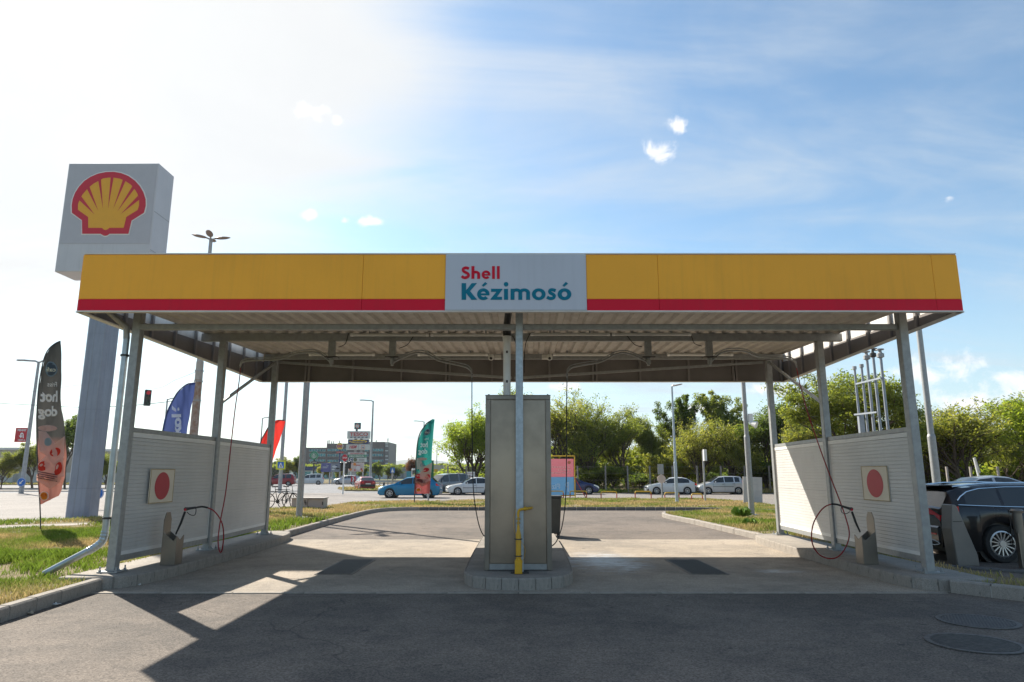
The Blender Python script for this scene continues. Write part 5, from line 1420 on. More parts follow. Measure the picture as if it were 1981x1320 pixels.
tr('open', 0, 1868, 770, 44, 190, leaf_b, 'open tree with several reddish stems above the black estate car', rz=.9)
tr('open', 2, 1950, 800, 52, 130, leaf_a, 'mid green tree between the many-stemmed tree and the bright one', rz=4.4)
tr('round', 0, 2010, 755, 42, 190, leaf_d, 'bright green tree cut by the right edge of the picture', rz=3.3)
# undergrowth below the trees
r_ = random.Random(9)
ANCH = ['above the white saloon', 'left of the steel cabinet', 'hidden behind the steel cabinet', 'right beside the steel cabinet', 'behind the parking banner', 'behind the navy car', 'right of the navy car', 'left of the white hatchback', 'behind the white hatchback', 'between the two pale hatchbacks', 'behind the silver five-door car', 'behind the notice board', 'by the rear right post', 'behind the sunlit wall end', 'below the large leafy tree', 'behind the vent pipes', 'behind the right disc sign', 'left of the front right post', 'right of the front right post', 'behind the black estate car', 'behind the leaning pale post', 'at the right picture edge']
for i in range(22):
    u = 866 + i * 52 + r_.uniform(-10, 10); Y = (66 if u < 1560 else 50) + r_.uniform(-3, 9)
    x = P(u, 905, Y).x
    t = tree('shrub', i, x, Y, r_.uniform(2.0, 4.4), r_.uniform(4.2, 6.6), [leaf_c, leaf_a, leaf_c, leaf_b, leaf_d][i % 5] if u > 930 else leaf_d, ['dark green', 'mid green', 'dark green', 'yellowish', 'fresh green'][i % 5] + ' shrub in the undergrowth, ' + ANCH[i], rz=r_.uniform(0, 6), group='undergrowth shrubs beneath the trees')
# deep wood behind reads as one mass
def wood(x0, x1, y0, y1, n, h, seed, name='distant_wood', leaf=leaf_c, s=.35):
    rs = np.random.RandomState(seed)
    x = rs.uniform(x0, x1, n); y = rs.uniform(y0, y1, n)
    top = h * (.62 + .38 * vnoise(x + 500, y + 500, 9, seed)) * (.85 + .3 * vnoise(x + 500, y + 500, 3, seed + 1))
    z = top * rs.uniform(0, 1, n) ** .55
    pos = np.stack([x, y, z], 1)
    nrm = rs.normal(0, 1, (n, 3)); nrm /= np.linalg.norm(nrm, axis=1)[:, None]
    t1 = np.cross(nrm, rs.normal(0, 1, (n, 3))); t1 /= np.linalg.norm(t1, axis=1)[:, None]; t2 = np.cross(nrm, t1)
    sz = s * rs.uniform(.6, 1.4, (n, 1))
    V = np.stack([pos - t1 * sz, pos + t2 * sz * .6, pos + t1 * sz, pos - t2 * sz * .6], 1)
    me = bpy.data.meshes.new(name); me.vertices.add(n * 4); me.vertices.foreach_set('co', V.reshape(-1)); me.loops.add(n * 4); me.loops.foreach_set('vertex_index', np.arange(n * 4, dtype=np.int32))
    me.polygons.add(n); me.polygons.foreach_set('loop_start', np.arange(0, n * 4, 4)); me.polygons.foreach_set('loop_total', np.full(n, 4)); me.update()
    tint = np.clip(vnoise(x + 500, y + 500, 5, seed + 2) * .8 + rs.uniform(-.2, .4, n), 0, 1)
    at = me.attributes.new('tint', 'FLOAT', 'POINT'); at.data.foreach_set('value', np.repeat(tint, 4).astype(np.float32)); me.materials.append(leaf)
    return tag(link(me, name), kind='stuff')
wood(-3, 110, 80, 100, 60000, 5.2, 71, leaf=leaf_a)
wood(36, 105, 52, 76, 50000, 4.6, 72, leaf=leaf_a)
wood(-130, 0, 300, 330, 60000, 6, 73, s=.8, leaf=leaf_a)
wood(-420, -120, 330, 360, 60000, 9, 74, s=1.0)
# trees to the left and in the middle distance
tr('round', 0, 68, 858, 80, 78, leaf_a, 'roadside tree behind the leaning lamp post at the left, its crown round', rz=1)
tr('round', 1, 8, 878, 78, 55, leaf_b, 'yellow-green roadside tree cut by the left edge', rz=2)
tr('tall', 0, 130, 800, 78, 60, leaf_c, 'dark tall tree between the dark feather flag and the blue-grey mast', rz=3)
tr('round', 1, 208, 874, 80, 48, leaf_a, 'roadside tree between the blue-grey mast and the downpipe', rz=5)
tr('round', 0, 558, 884, 128, 34, leaf_b, 'small roadside tree behind the blue pedestrian sign', rz=5)
tr('round', 1, 574, 882, 130, 24, leaf_c, 'small dark tree left of the pale pole', rz=1)
for i, (u, vt, w, lf, l) in enumerate([(622, 897, 30, leaf_b, 'small pale green tree below the violet billboard'), (640, 900, 24, leaf_a, 'small tree behind the white people carrier'), (655, 903, 22, leaf_b, 'small yellowish tree left of the stop sign'),
        (722, 893, 26, leaf_c, 'dark bush right of the billboards'), (737, 901, 22, leaf_d, 'bright bush left of the small pedestrian sign'), (764, 897, 32, leaf_c, 'dark round bush right of the small pedestrian sign'),
        (750, 906, 20, leaf_d, 'low bright bush above the blue hatchback'), (700, 903, 22, leaf_c, 'dark bush above the red hatchback'), (797, 883, 22, leaf_e, 'copper-leaved tree left of the green flag')]):
    tr('round', i, u, vt, 135 + i, w, lf, l)
# ================================================================ SHELL MAST SIGN
def c2(a, b): return (90 + a / 4.89, 290 + b / 4.89)
SY = 25.2
ms = T('mast_sign', 'tall mast with white box sign carrying a red and yellow shell emblem', 'sign', (P(150, 1016, 25.6).x, 25.9, -.01))
MY = 25.6; mx0 = P(120.5, 1012, MY).x; mx1 = P(166, 1012, MY).x
w_ = mx1 - mx0; cxm = (mx0 + mx1) / 2
prof = [(mx0, MY + .12), (mx0 + .1, MY), (mx1 - .1, MY), (mx1, MY + .12), (mx1, MY + .7), (mx1 - .1, MY + .8), (mx0 + .1, MY + .8), (mx0, MY + .7)]
zz = [-.02, 1.1, 4.0, 6.9, P(104, 526, SY).z + .1]
for a, b in zip(zz, zz[1:]): MB().prism(prof, a + .0025, b - .0025).build('mast_section', pylonm, ms)
MB().prism([(cxm + (x - cxm) * .97, MY + .4 + (y - MY - .4) * .97) for x, y in prof], -.02, zz[-1]).build('mast_core', darkm, ms)
for xx in (mx0 + w_ * .42, mx1 - .12): MB().bb((xx - .004, MY - .006, .1), (xx + .001, MY, zz[-1] - .1)).build('seam', polem, ms)
TL = P(134, 315.5, SY); TR = P(309, 315.5, SY); BL = P(104, 526, SY); BR = P(285, 526, SY)
bx0_, bx1_, bz0, bz1 = (TL.x + BL.x) / 2, (TR.x + BR.x) / 2 - .01, BL.z, TL.z
bx0_ = TL.x * .5 + BL.x * .5
MB().bb((bx0_, SY, bz0), (bx1_, SY + 1.25, bz1)).build('sign_box', pylonw, ms, bevel=.03)
MB().bb((bx0_ + .07, SY - .012, P(134, 472, SY).z), (bx1_ - .05, SY - .002, bz1 - .07)).build('face_panel', mat('pylon_face', (.47, .455, .49), .5, 0, .04), ms)
for zf in (.45, .8): MB().bb((bx1_ + .001, SY + .03, bz0 + (bz1 - bz0) * (1 - zf) - .006), (bx1_ + .004, SY + 1.2, bz0 + (bz1 - bz0) * (1 - zf) + .006)).build('side_seam', darkm, ms)
def tr2(pts, y): return [((lambda q: (q.x, q.z))(P(*c2(a, b), SY))) for a, b in pts]
outer = [(245, 600), (243, 530), (252, 470), (275, 410), (310, 355), (360, 300), (420, 260), (490, 230), (560, 215), (640, 212), (710, 224), (780, 252), (840, 295), (885, 345), (920, 405), (940, 470), (942, 530), (925, 598), (808, 672), (778, 797), (600, 797), (580, 812), (558, 817), (538, 812), (515, 797), (342, 797), (340, 670)]
inner = [(303, 572), (304, 520), (318, 478), (345, 430), (395, 370), (450, 325), (500, 298), (540, 276), (590, 268), (640, 268), (700, 278), (750, 300), (800, 332), (835, 372), (865, 420), (880, 478), (880, 530), (868, 572), (760, 640), (735, 742), (600, 742), (580, 758), (562, 763), (545, 757), (530, 742), (400, 742), (400, 640)]
cx_, cy_ = 592, 520
halo = [(cx_ + (a - cx_) * 1.035, cy_ + (b - cy_) * 1.035) for a, b in outer]
MB().prismY(tr2(halo, 0), SY - .022, SY - .012).build('emblem_border', white, ms)
emb = MB().prismY(tr2(outer, 0), SY - .034, SY - .023).build('emblem_red', pylonr, ms)
MB().prismY(tr2(inner, 0), SY - .040, SY - .035).build('emblem_yellow', pylons, ms)
rays = [((316, 482), (337, 448), (460, 615)), ((390, 378), (412, 350), (495, 580)), ((496, 301), (521, 285), (540, 562)), ((612, 268), (640, 268), (588, 560)), ((727, 290), (752, 301), (637, 560)), ((818, 348), (837, 374), (675, 588)), ((870, 440), (881, 478), (708, 612))]
MBr = MB()
for a, b, c in rays:
    MBr.prismY(tr2([a, b, c], 0), SY - .044, SY - .041)
MBr.build('emblem_rays', pylonr, ms)['kind'] = 'stuff'

# ================================================================ FEATHER FLAGS
def mat_cloth():
    m = bpy.data.materials.new('flag_cloth'); m.use_nodes = True
    nt = m.node_tree; nt.nodes.clear(); g = NG(nt)
    b = g.n('ShaderNodeBsdfDiffuse'); t = g.n('ShaderNodeBsdfTranslucent'); mx = g.n('ShaderNodeMixShader'); o = g.n('ShaderNodeOutputMaterial')
    at = g.n('ShaderNodeAttribute'); at.attribute_name = 'tint'
    g.set(b.inputs[0], at.outputs['Color']); g.set(t.inputs[0], at.outputs['Color']); mx.inputs[0].default_value = .4
    nt.links.new(b.outputs[0], mx.inputs[1]); nt.links.new(t.outputs[0], mx.inputs[2]); nt.links.new(mx.outputs[0], o.inputs[0])
    return m
cloth = mat_cloth()
_cm = {}
def cmat(c):
    """printed cloth colour: lets light through like the rest of the flag"""
    if c in _cm: return _cm[c]
    m = bpy.data.materials.new('print_%d' % len(_cm)); m.use_nodes = True
    nt = m.node_tree; nt.nodes.clear(); g = NG(nt)
    b = g.n('ShaderNodeBsdfDiffuse'); t = g.n('ShaderNodeBsdfTranslucent'); mx = g.n('ShaderNodeMixShader'); o = g.n('ShaderNodeOutputMaterial')
    g.set(b.inputs[0], c4(c)); g.set(t.inputs[0], c4(c)); mx.inputs[0].default_value = .5
    nt.links.new(b.outputs[0], mx.inputs[1]); nt.links.new(t.outputs[0], mx.inputs[2]); nt.links.new(mx.outputs[0], o.inputs[0])
    _cm[c] = m; return m
def flag(rows, Y, colf, label, pole_pts, art=None, amp=.05, ph=0, freq=9.0):
    """rows: (uL,vL,uR,vR) measured; each row point gets a fold offset in depth"""
    def wv(u, v): return amp * (math.sin(u * .17 * freq / 9 + v * .045 + ph) + .5 * math.sin(v * .11 - u * .3 + ph * 2) + .3 * math.sin(u * .55 + v * .02))
    def pt(u, v, off=0.0):
        p = P(u, v, Y); return Vector((p.x, Y + wv(u, v) * Y / 25 - off, p.z))
    base = pole_pts[0]; b = P(base[0], base[1], Y)
    t = T('feather_flag', label, 'flag', (b.x, Y, .12))
    NC = 14; mb = MB(); cols = []
    R_ = []
    for a, c in zip(rows, rows[1:]):
        for k in range(4): R_.append([a[i] + (c[i] - a[i]) * k / 4 for i in range(4)])
    R_.append(list(rows[-1]))
    vs = []
    for r in R_:
        for j in range(NC + 1):
            s = j / NC; u = r[0] + (r[2] - r[0]) * s; v = r[1] + (r[3] - r[1]) * s
            vs.append(pt(u, v)); cols.append(colf(u, v))
    fs = [(i * (NC + 1) + j, i * (NC + 1) + j + 1, (i + 1) * (NC + 1) + j + 1, (i + 1) * (NC + 1) + j) for i in range(len(R_) - 1) for j in range(NC)]
    mb.add(vs, fs); o = mb.build('cloth', cloth, t, smooth=True)
    at = o.data.color_attributes.new('tint', 'FLOAT_COLOR', 'POINT')
    at.data.foreach_set('color', [x for c in cols for x in (c[0], c[1], c[2], 1.0)])
    pb = P(base[0], base[1], Y); pp_ = [Vector((pb.x, Y, .05))] + [P(u, v, Y) for u, v in pole_pts]
    MB().tube(smoothpath(pp_, 3), .018 * Y / 22, 6).build('pole', blackp, t, smooth=True)
    if art:
        n = [0]
        def poly(pts, c, name='print'):
            n[0] += 1
            # fan of small triangles keeps the print on the folds
            cxp = sum(p[0] for p in pts) / len(pts); cyp = sum(p[1] for p in pts) / len(pts)
            m_ = MB(); rings = [[pt(cxp + (a - cxp) * f, cyp + (b_ - cyp) * f, .02 + .002 * n[0]) for a, b_ in pts] for f in (.001, .5, 1)]
            k = len(pts); m_.add(rings[0] + rings[1] + rings[2], [(r_i * k + i, r_i * k + (i + 1) % k, (r_i + 1) * k + (i + 1) % k, (r_i + 1) * k + i) for r_i in (0, 1) for i in range(k)])
            return m_.build(name, cmat(c), t)
        def txt(s, u, v, w, h, c, mirror=True, rot=0.0, bold=.012):
            n[0] += 1; m_ = MB(); vs_, fs_ = text_verts(s, bold)
            out = []
            for a, b_ in vs_:
                x = a * w * (-1 if mirror else 1); z = b_ * h
                if rot: x, z = x * math.cos(rot) - z * math.sin(rot), x * math.sin(rot) + z * math.cos(rot)
                out.append(pt(u + x, v - z, .04 + .002 * n[0]))
            m_.add(out, fs_); return m_.build('lettering', cmat(c), t)
        art(poly, txt)
    return t
def k1(a, b): return (a / 2.276, 640 + b / 2.276)
def rw(v, a, b, v2=None): p = k1(a, v); q = k1(b, v2 if v2 is not None else v); return (p[0], p[1], q[0], q[1])
rows = [rw(46, 264, 268), rw(55, 245, 268), rw(80, 215, 268.5), rw(120, 195, 269), rw(180, 181, 270), rw(250, 170, 270), rw(350, 163, 272), rw(420, 162, 282), rw(480, 162, 292), rw(560, 165, 294), rw(640, 168, 286), rw(700, 172, 272), rw(720, 174, 262), rw(766, 176, 258, 728)]
def lerp3(a, b, t): t = max(0, min(1, t)); return tuple(a[i] + (b[i] - a[i]) * t for i in range(3))
def col_dark(u, v):
    c = lerp3((.03, .034, .034), (.06, .06, .058), (v - 660) / 120)
    c = lerp3(c, (.33, .15, .12), (v - 845) / 30)
    return lerp3(c, (.27, .11, .09), (v - 930) / 40)
def hotdog(k, sausage, bun, cup, tray, logo):
    def art(poly, txt):
        E = lambda cx, cy, rx, ry, rot=0, n=20: [k(cx + rx * math.cos(t) * math.cos(rot) - ry * math.sin(t) * math.sin(rot), cy + rx * math.cos(t) * math.sin(rot) + ry * math.sin(t) * math.cos(rot)) for t in [2 * PI * i / n for i in range(n)]]
        poly(E(227, 170, 26, 33), (.22, .30, .36)); poly(E(227, 170, 22, 28), (.10, .13, .16))
        txt('café', *k(228, 172), 18, 8, (.9, .88, .7))
        txt('Friss', *k(235, 237), 17, 9, (.85, .83, .8))
        txt('hot', *k(222, 290), 32, 22, (.98, .94, .92), bold=.04)
        txt('dog', *k(217, 362), 38, 26, (.98, .94, .92), bold=.04)
        poly([k(*p) for p in ((172, 440), (205, 445), (248, 500), (225, 560), (178, 530))], cup)
        poly(E(213, 430, 42, 14), cup); poly(E(213, 430, 36, 9), bun)
        poly(E(217, 490, 16, 18), (.28, .38, .42)); 
        poly([k(*p) for p in ((290, 465), (288, 560), (250, 600), (215, 560), (240, 500))], bun)
        poly([k(*p) for p in ((170, 585), (215, 545), (245, 575), (285, 560), (286, 640), (240, 665), (172, 630))], bun)
        poly(E(248, 535, 24, 19, -.5), sausage); poly(E(197, 596, 27, 20, -.5), sausage); poly(E(262, 607, 18, 30, .3), sausage)
        poly(E(240, 540, 8, 5, -.5), (.85, .6, .5)); poly(E(190, 592, 8, 5, -.5), (.85, .6, .5)); poly(E(258, 600, 5, 11, .3), (.85, .6, .5))
        for i in range(4): poly([k(172, 618 + i * 9), k(262, 634 + i * 9), k(262, 638 + i * 9), k(172, 622 + i * 9)], (.2, .12, .13))
        poly([k(*p) for p in ((170, 632), (225, 668), (280, 640), (272, 668), (228, 696), (172, 660))], tray)
        poly(E(200, 728, 20, 20), (.75, .70, .66)); poly(E(200, 728, 17, 17), (.80, .30, .04))
        for a in (-1, -.5, 0, .5, 1): poly([k(200 + a * 13 - 1, 716 + abs(a) * 4), k(200 + a * 13 + 1.2, 716 + abs(a) * 4), k(200 + a * 3, 736)], (.5, .05, .03))
    return art
flag(rows, 19.2, col_dark, 'dark grey and salmon feather flag showing hot dogs, left of the blue-grey mast', [k1(180, 905), k1(176, 768), k1(168, 640), k1(162, 480), k1(163, 350), k1(170, 250), k1(181, 180), k1(195, 120), k1(215, 80), k1(245, 55), k1(266, 46)],
     hotdog(k1, (.62, .06, .04), (.72, .48, .42), (.68, .46, .42), (.72, .42, .33), None), amp=.028)
# teal flag
def k4(a, b):  # maps the first flag's drawing onto the teal one
    v = 811.5 + (b - 46) / (766 - 46) * 144
    t = (b - 46) / 720
    uL = interp([(0, 838), (.05, 826), (.12, 818.5), (.2, 812), (.35, 807), (.6, 804.5), (.8, 803), (1, 802)], t)
    uR = interp([(0, 841), (.05, 840.5), (.2, 838.5), (.4, 836), (.7, 834), (1, 831)], t)
    return (uL + (a - 168) / (286 - 168) * (uR - uL) * 1.0, v)
rows4 = []
for b in (46, 70, 110, 160, 230, 320, 420, 520, 620, 700, 766):
    t = (b - 46) / 720; v = 811.5 + t * 144
    uL = interp([(0, 838), (.05, 826), (.12, 818.5), (.2, 812), (.35, 807), (.6, 804.5), (.8, 803), (1, 802)], t)
    uR = interp([(0, 841), (.05, 840.5), (.2, 838.5), (.4, 836), (.7, 834), (1, 831)], t)
    rows4.append((uL, v, uR, v))
def col_teal(u, v):
    c = (.025, .19, .17)
    return lerp3(c, (.27, .07, .07), (v - 912) / 14)
def hd4(poly, txt):
    base = hotdog(k4, (.65, .05, .06), (.72, .48, .42), (.62, .52, .46), (.55, .27, .22), None)
    def t4(s, u, v, w, h, c, mirror=True, rot=0.0, bold=.012): return txt(s, u, v, w * .46, h * .5, c, mirror, rot, bold)
    base(poly, t4)
flag(rows4, 36.3, col_teal, 'teal and dusky pink feather flag showing hot dogs, in front of the blue hatchback', [(801.5, 977), (802, 955), (803, 925), (804.5, 900), (807, 862), (812, 840), (818.5, 829), (826, 819), (838, 811.5)], hd4, amp=.05, ph=1)
# blue flag
def k3(a, b): return (150 + a / 4.124, 580 + b / 4.124)
def r3(v, a, b): p = k3(a, v); q = k3(b, v); return (p[0], p[1], q[0], q[1])
rows = [r3(662, 935, 945), r3(668, 890, 944), r3(690, 850, 941), r3(730, 806, 934), r3(770, 778, 926), r3(860, 730, 908), r3(940, 702, 892), r3(1040, 680, 873), r3(1200, 655, 842), r3(1450, 628, 800), r3(1620, 615, 775)]
def artb(poly, txt): txt('koló', *k3(795, 958), 60, 19, (.98, .98, .98), mirror=False, rot=PI / 2, bold=.05)
flag(rows, 25.0, lambda u, v: (.055, .08, .21), 'blue feather flag with white lettering, rising behind the left splash wall', [(290, 990), k3(615, 1620), k3(628, 1450), k3(655, 1200), k3(680, 1040), k3(702, 940), k3(730, 860), k3(778, 770), k3(806, 730), k3(850, 690), k3(890, 668), k3(943, 661)], artb, amp=.04, ph=2)
rows = [r3(962, 1600, 1650), r3(975, 1570, 1656), r3(1010, 1528, 1645), r3(1090, 1482, 1620), r3(1130, 1464, 1606), r3(1270, 1430, 1558), r3(1500, 1390, 1500), r3(1620, 1375, 1470)]
flag(rows, 28.0, lambda u, v: (.72, .05, .04), 'plain red feather flag behind the rear left canopy post', [(482, 993), k3(1375, 1620), k3(1390, 1500), k3(1430, 1270), k3(1464, 1130), k3(1482, 1090), k3(1528, 1010), k3(1570, 975), k3(1600, 962), k3(1652, 964)], None, amp=.04, ph=3)

# ================================================================ POLES, LAMPS, SIGNS
def pole(name, label, u, v, Y, ztop, r, m=polem, cat='pole', rtop=None, base=True, z0=0.0, joint=None):
    b = P(u, v, Y); t = T(name, label, cat, (b.x, Y, z0))
    rt = rtop or r * .7
    if joint:
        MB().tube([(b.x, Y, z0 - .05), (b.x, Y, joint)], r, 12).tube([(b.x, Y, joint), (b.x, Y, joint + .08)], [r, r * .8], 12).build('lower_shaft', m, t, smooth=True)
        MB().tube([(b.x, Y, joint + .06), (b.x, Y, ztop)], [r * .78, rt], 12).build('upper_shaft', m, t, smooth=True)
    else:
        MB().tube([(b.x, Y, z0 - .05), (b.x, Y, ztop)], [r, rt], 12).build('shaft', m, t, smooth=True)
    if base:
        k = MB().bb((b.x - r * 2.2, Y - r * 2.2, z0), (b.x + r * 2.2, Y + r * 2.2, z0 + .02))
        k.build('base_plate', galv, t)
    return t, b.x
# pale pole on the left verge
t, x = pole('mast', 'pale two-part steel pole on the left verge behind the rear left post', 578, 1008, 24.5, 8.6, .11, galv, z0=.12, joint=5.0)
t, x = pole('lamp_post', 'grey lamp post with a flat tilted head above the white hatchback', 1310, 977, 37.5, P(1302, 748, 37.5).z, .09, galvb, 'lamp post', .05, z0=.12, joint=2.2)
zt = P(1302, 748, 37.5).z; xt = P(1302, 748, 37.5).x
x = P(1310, 977, 37.5).x
MB().tube([(x, 37.5, zt - .05), (x + .05, 37.5, zt + .05), (x + .12, 37.5, zt + .12)], .035, 8).build('arm', galvb, t)
lh_ = MB().lathe([(0, -.045), (.16, -.03), (.2, 0), (.16, .03), (0, .05)], (0, 0, 0), 14).build('lamp_head', mat('lamp_head_grey', (.33, .28, .26), .5, .2), t, world=False)
lh_.location = (.3, 0, zt - .04); lh_.scale = (1.6, .8, .9); lh_.rotation_euler = (0, R(-12), 0)
t, x = pole('mast', 'tall grey two-part pole on the right verge carrying a white loudspeaker', 1455, 1003, 26.2, 8.9, .105, galv, z0=.12, joint=3.0)
s = T('loudspeaker', 'small white horn loudspeaker fixed to the tall grey pole', 'loudspeaker', tuple(P(1450, 812, 26.1)))
q = P(1449, 812, 26.1); MB().bb((q.x, 26.05, q.z - .1), (q.x + .14, 26.2, q.z + .22)).tube([(q.x + .02, 26.05, q.z - .13), (q.x + .2, 25.9, q.z - .22)], [.06, .14], 12).build('horn', white, s)
t, x = pole('mast', 'tall pale pole rising behind the black estate car, right of the canopy', 1812, 933, 24.0, 8.3, .135, galv, base=False, z0=-.01, joint=2.9)
# four-headed mast
Ym = 32.0; b = P(380, 780, Ym); ztop = P(413, 462, Ym).z
t = T('mast_light', 'tall mast with four lamp heads above the canopy and a rust-stained concrete foot', 'lamp post', (b.x, Ym, 0))
MB().tube([(b.x, Ym, 0), (b.x, Ym, P(0, 735, Ym).z)], [.21, .17], 14).build('lower_shaft', rust, t, smooth=True)
MB().tube([(b.x, Ym, P(0, 735, Ym).z), (b.x, Ym, P(0, 700, Ym).z)], [.175, .165], 14).build('middle_shaft', polec, t, smooth=True)
MB().tube([(b.x, Ym, P(0, 700, Ym).z), (b.x, Ym, ztop)], [.15, .08], 14).build('upper_shaft', polem, t, smooth=True)
for zz in (P(0, 738, Ym).z, P(0, 718, Ym).z, P(0, 775, Ym).z): MB().lathe([(.18, -.03), (.2, -.03), (.2, .03), (.18, .03)], (b.x, Ym, zz), 14).build('clamp_band', galv, t)
for a in (15, 105, 195, 285):
    c, s_ = math.cos(R(a)), math.sin(R(a))
    MB().tube([(b.x, Ym, ztop - .05), (b.x + c * .25, Ym + s_ * .25, ztop + .04)], .04, 8).build('arm', polem, t)
    h = MB(); h.lathe([(0, -.05), (.1, -.045), (.15, 0), (.1, .045), (0, .05)], (0, 0, 0), 12); o = h.build('lamp_head', mat('lamp_head_brown', (.24, .19, .17), .5, .2), t, world=False)
    o.location = (c * .52, s_ * .52, ztop + .08); o.scale = (2.6, 1.1, 1); o.rotation_euler = (0, R(-8), R(a))
# street lamps in the distance
def street_lamp(u, v, Y, arms, label, r=.09, base_v=None):
    zt = P(u, v, Y).z; x = P(u, v, Y).x
    t = T('street_lamp', label, 'street lamp', (x, Y, 0), 0, None)
    MB().tube([(x, Y, 0), (x, Y, zt)], [r * 1.5, r * .8], 8).build('shaft', polem, t, smooth=True)
    for s_ in arms:
        MB().tube([(x, Y, zt - .1), (x + s_ * .3, Y, zt + .05), (x + s_ * 1.3, Y, zt + .12)], r * .6, 6).build('arm', polem, t)
        MB().bb((x + s_ * 1.2, Y - .12, zt + .06), (x + s_ * 1.95, Y + .12, zt + .2)).build('lamp_head', polem, t, bevel=.04)
    return t, x
street_lamp(722, 776, 100, (-1,), 'tall street lamp with its arm to the left, right of the shopping pylon', .13)
street_lamp(508, 809, 125, (1,), 'far street lamp partly hidden by the rear left canopy post', .12)
street_lamp(820.5, 816, 130, (-1,), 'far street lamp with its arm to the left behind the teal flag', .12)
street_lamp(845.5, 866, 230, (1,), 'farthest street lamp, its arm to the right, between teal flag and trees', .14)
street_lamp(324, 772, 62, (1,), 'street lamp behind the blue feather flag', .08)
t, x = street_lamp(75, 700, 60, (-1, 1), 'leaning-looking street lamp at the far left carrying a red advertising panel', .13)
def board(name, label, u0, v0, u1, v1, Y, m, cat='sign', th=.04, legs=None, zleg=0.0):
    a = P(u0, v0, Y); b_ = P(u1, v1, Y)
    t = T(name, label, cat, ((a.x + b_.x) / 2, Y, zleg if legs is not None else min(a.z, b_.z)))
    MB().bb((min(a.x, b_.x), Y, min(a.z, b_.z)), (max(a.x, b_.x), Y + th, max(a.z, b_.z))).build('panel', m, t)
    if legs:
        for lu in legs:
            lx = P(lu, v1, Y).x; MB().tube([(lx, Y + th + .05, zleg - .05), (lx, Y + th + .05, max(a.z, b_.z) - .05)], .0012 * Y, 8).build('leg', polem, t)
    return t, a, b_
def ftext(t, txt, u, v, Y, wpx, hpx, m, off=.01, bold=.0, mirror=False, rot=0.0, name='lettering', slant=0.0):
    c = P(u, v, Y); kx = Y / FPX
    mb = MB(); put_text(mb, txt, (c.x, Y - off, c.z), wpx * kx, hpx * kx, bold, mirror, rot=rot, slant=slant)
    return mb.build(name, m, t)
def fpoly(t, pts, Y, m, off=.01, name='print', th=None):
    q = [P(u, v, Y) for u, v in pts]
    mb = MB(); mb.flatY([(p.x, p.z) for p in q], Y - off)
    return mb.build(name, m, t)
def circ(cu, cv, ru, rv=None, n=24): rv = rv or ru; return [(cu + ru * math.cos(2 * PI * i / n), cv + rv * math.sin(2 * PI * i / n)) for i in range(n)]
def arrow(t, u, v, s, ang, Y, m, off=.012):
    pts = [(-1, -.13), (.25, -.13), (.25, -.5), (1, 0), (.25, .5), (.25, .13), (-1, .13)]
    c, s_ = math.cos(ang), math.sin(ang)
    fpoly(t, [(u + s * (a * c - b * s_), v + s * (a * s_ + b * c)) for a, b in pts], Y, m, off, 'arrow')
t, a, b_ = board('advertising_panel', 'red panel with U-turn arrow hung on the street lamp at the far left', 31, 828, 54, 855.5, 60, signred)
ftext(t, 'PENNY', 43, 832.5, 60, 17, 4.2, white, bold=.03); ftext(t, '1000 m', 42, 851.5, 60, 14, 3.2, white, bold=.02)
fpoly(t, [(46, 848), (46, 841), (45, 838.2), (42.5, 837.2), (40, 838.2), (39.4, 841), (39.4, 843), (36.6, 843), (40.4, 848), (44, 843), (41.6, 843), (41.6, 841), (42, 840), (43, 839.7), (44, 840.5), (44, 848)], 60, white, .012, 'arrow')
def round_sign(u, v, rpx, Y, label, ang, m=bluesign, zfoot=0.0, pole_off=0):
    c = P(u, v, Y); r = rpx * Y / FPX; t = T('round_sign', label, 'traffic sign', (c.x, Y, zfoot))
    MB().cyl((c.x, Y, c.z), r, .03, 28, 'Y').build('disc', m, t)
    px = c.x + pole_off; MB().tube([(px, Y + .06, zfoot - .05), (px, Y + .06, c.z + r * .8)], .0016 * Y if Y < 45 else .05, 8).build('post', polem, t)
    if ang is not None:
        MB().lathe([(r * .9, -.02), (r * .97, -.02)], (c.x, Y, c.z), 28, 'Y').build('rim', white, t)
        arrow(t, u, v, rpx * .66, ang, Y, white, .03)
    return t
round_sign(41.5, 933, 8.3, 59.6, 'round blue keep-left arrow sign at the foot of the far left street lamp', R(135))
round_sign(190.5, 955, 10, 32.6, 'round blue arrow sign just right of the blue-grey mast', R(48), pole_off=-.12)
round_sign(208, 933, 6.2, 85, 'dark back of a round sign between mast and downpipe', None, darkm)
# traffic signals and wires
def signal(u, v, hpx, Y, label, rot=0.0, lit=True):
    c = P(u, v, Y); k = Y / FPX; h = hpx * k; w = h * .38
    t = T('traffic_signal', label, 'traffic light', (c.x, Y, c.z), rot)
    MB().bb((-w / 2, -.1, -h / 2), (w / 2, .1, h / 2)).build('housing', blackp, t, world=False, bevel=.03)
    for i, colr in enumerate(((.35, .01, .02), (.05, .03, .01), (.01, .03, .015))):
        zc = h * (.32 - .32 * i); m = mat('lens_%s_%d' % (['red', 'amber', 'green'][i], lit), colr if lit else (.02, .01, .01), .3, emit=(colr, 0.15 if (i == 0 and lit) else 0.0))
        MB().cyl((0, -.11, zc), w * .33, .02, 14, 'Y').build('lens', m, t, world=False)
        MB().tube([(-w * .36, -.1, zc), (-w * .3, -.2, zc + w * .2), (0, -.26, zc + w * .4), (w * .3, -.2, zc + w * .2), (w * .36, -.1, zc)], .02, 5).build('visor', blackp, t, world=False)
    return t
signal(285.5, 770, 31, 44, 'traffic light hanging on a wire in the open sky between the left posts', .7)
def wire(pts, label, r=.012):
    o = MB().tube(smoothpath(pts, 6), r, 4).build('overhead_wire', blackr, loc=tuple(pts[0])); tag(o, label, 'wire')
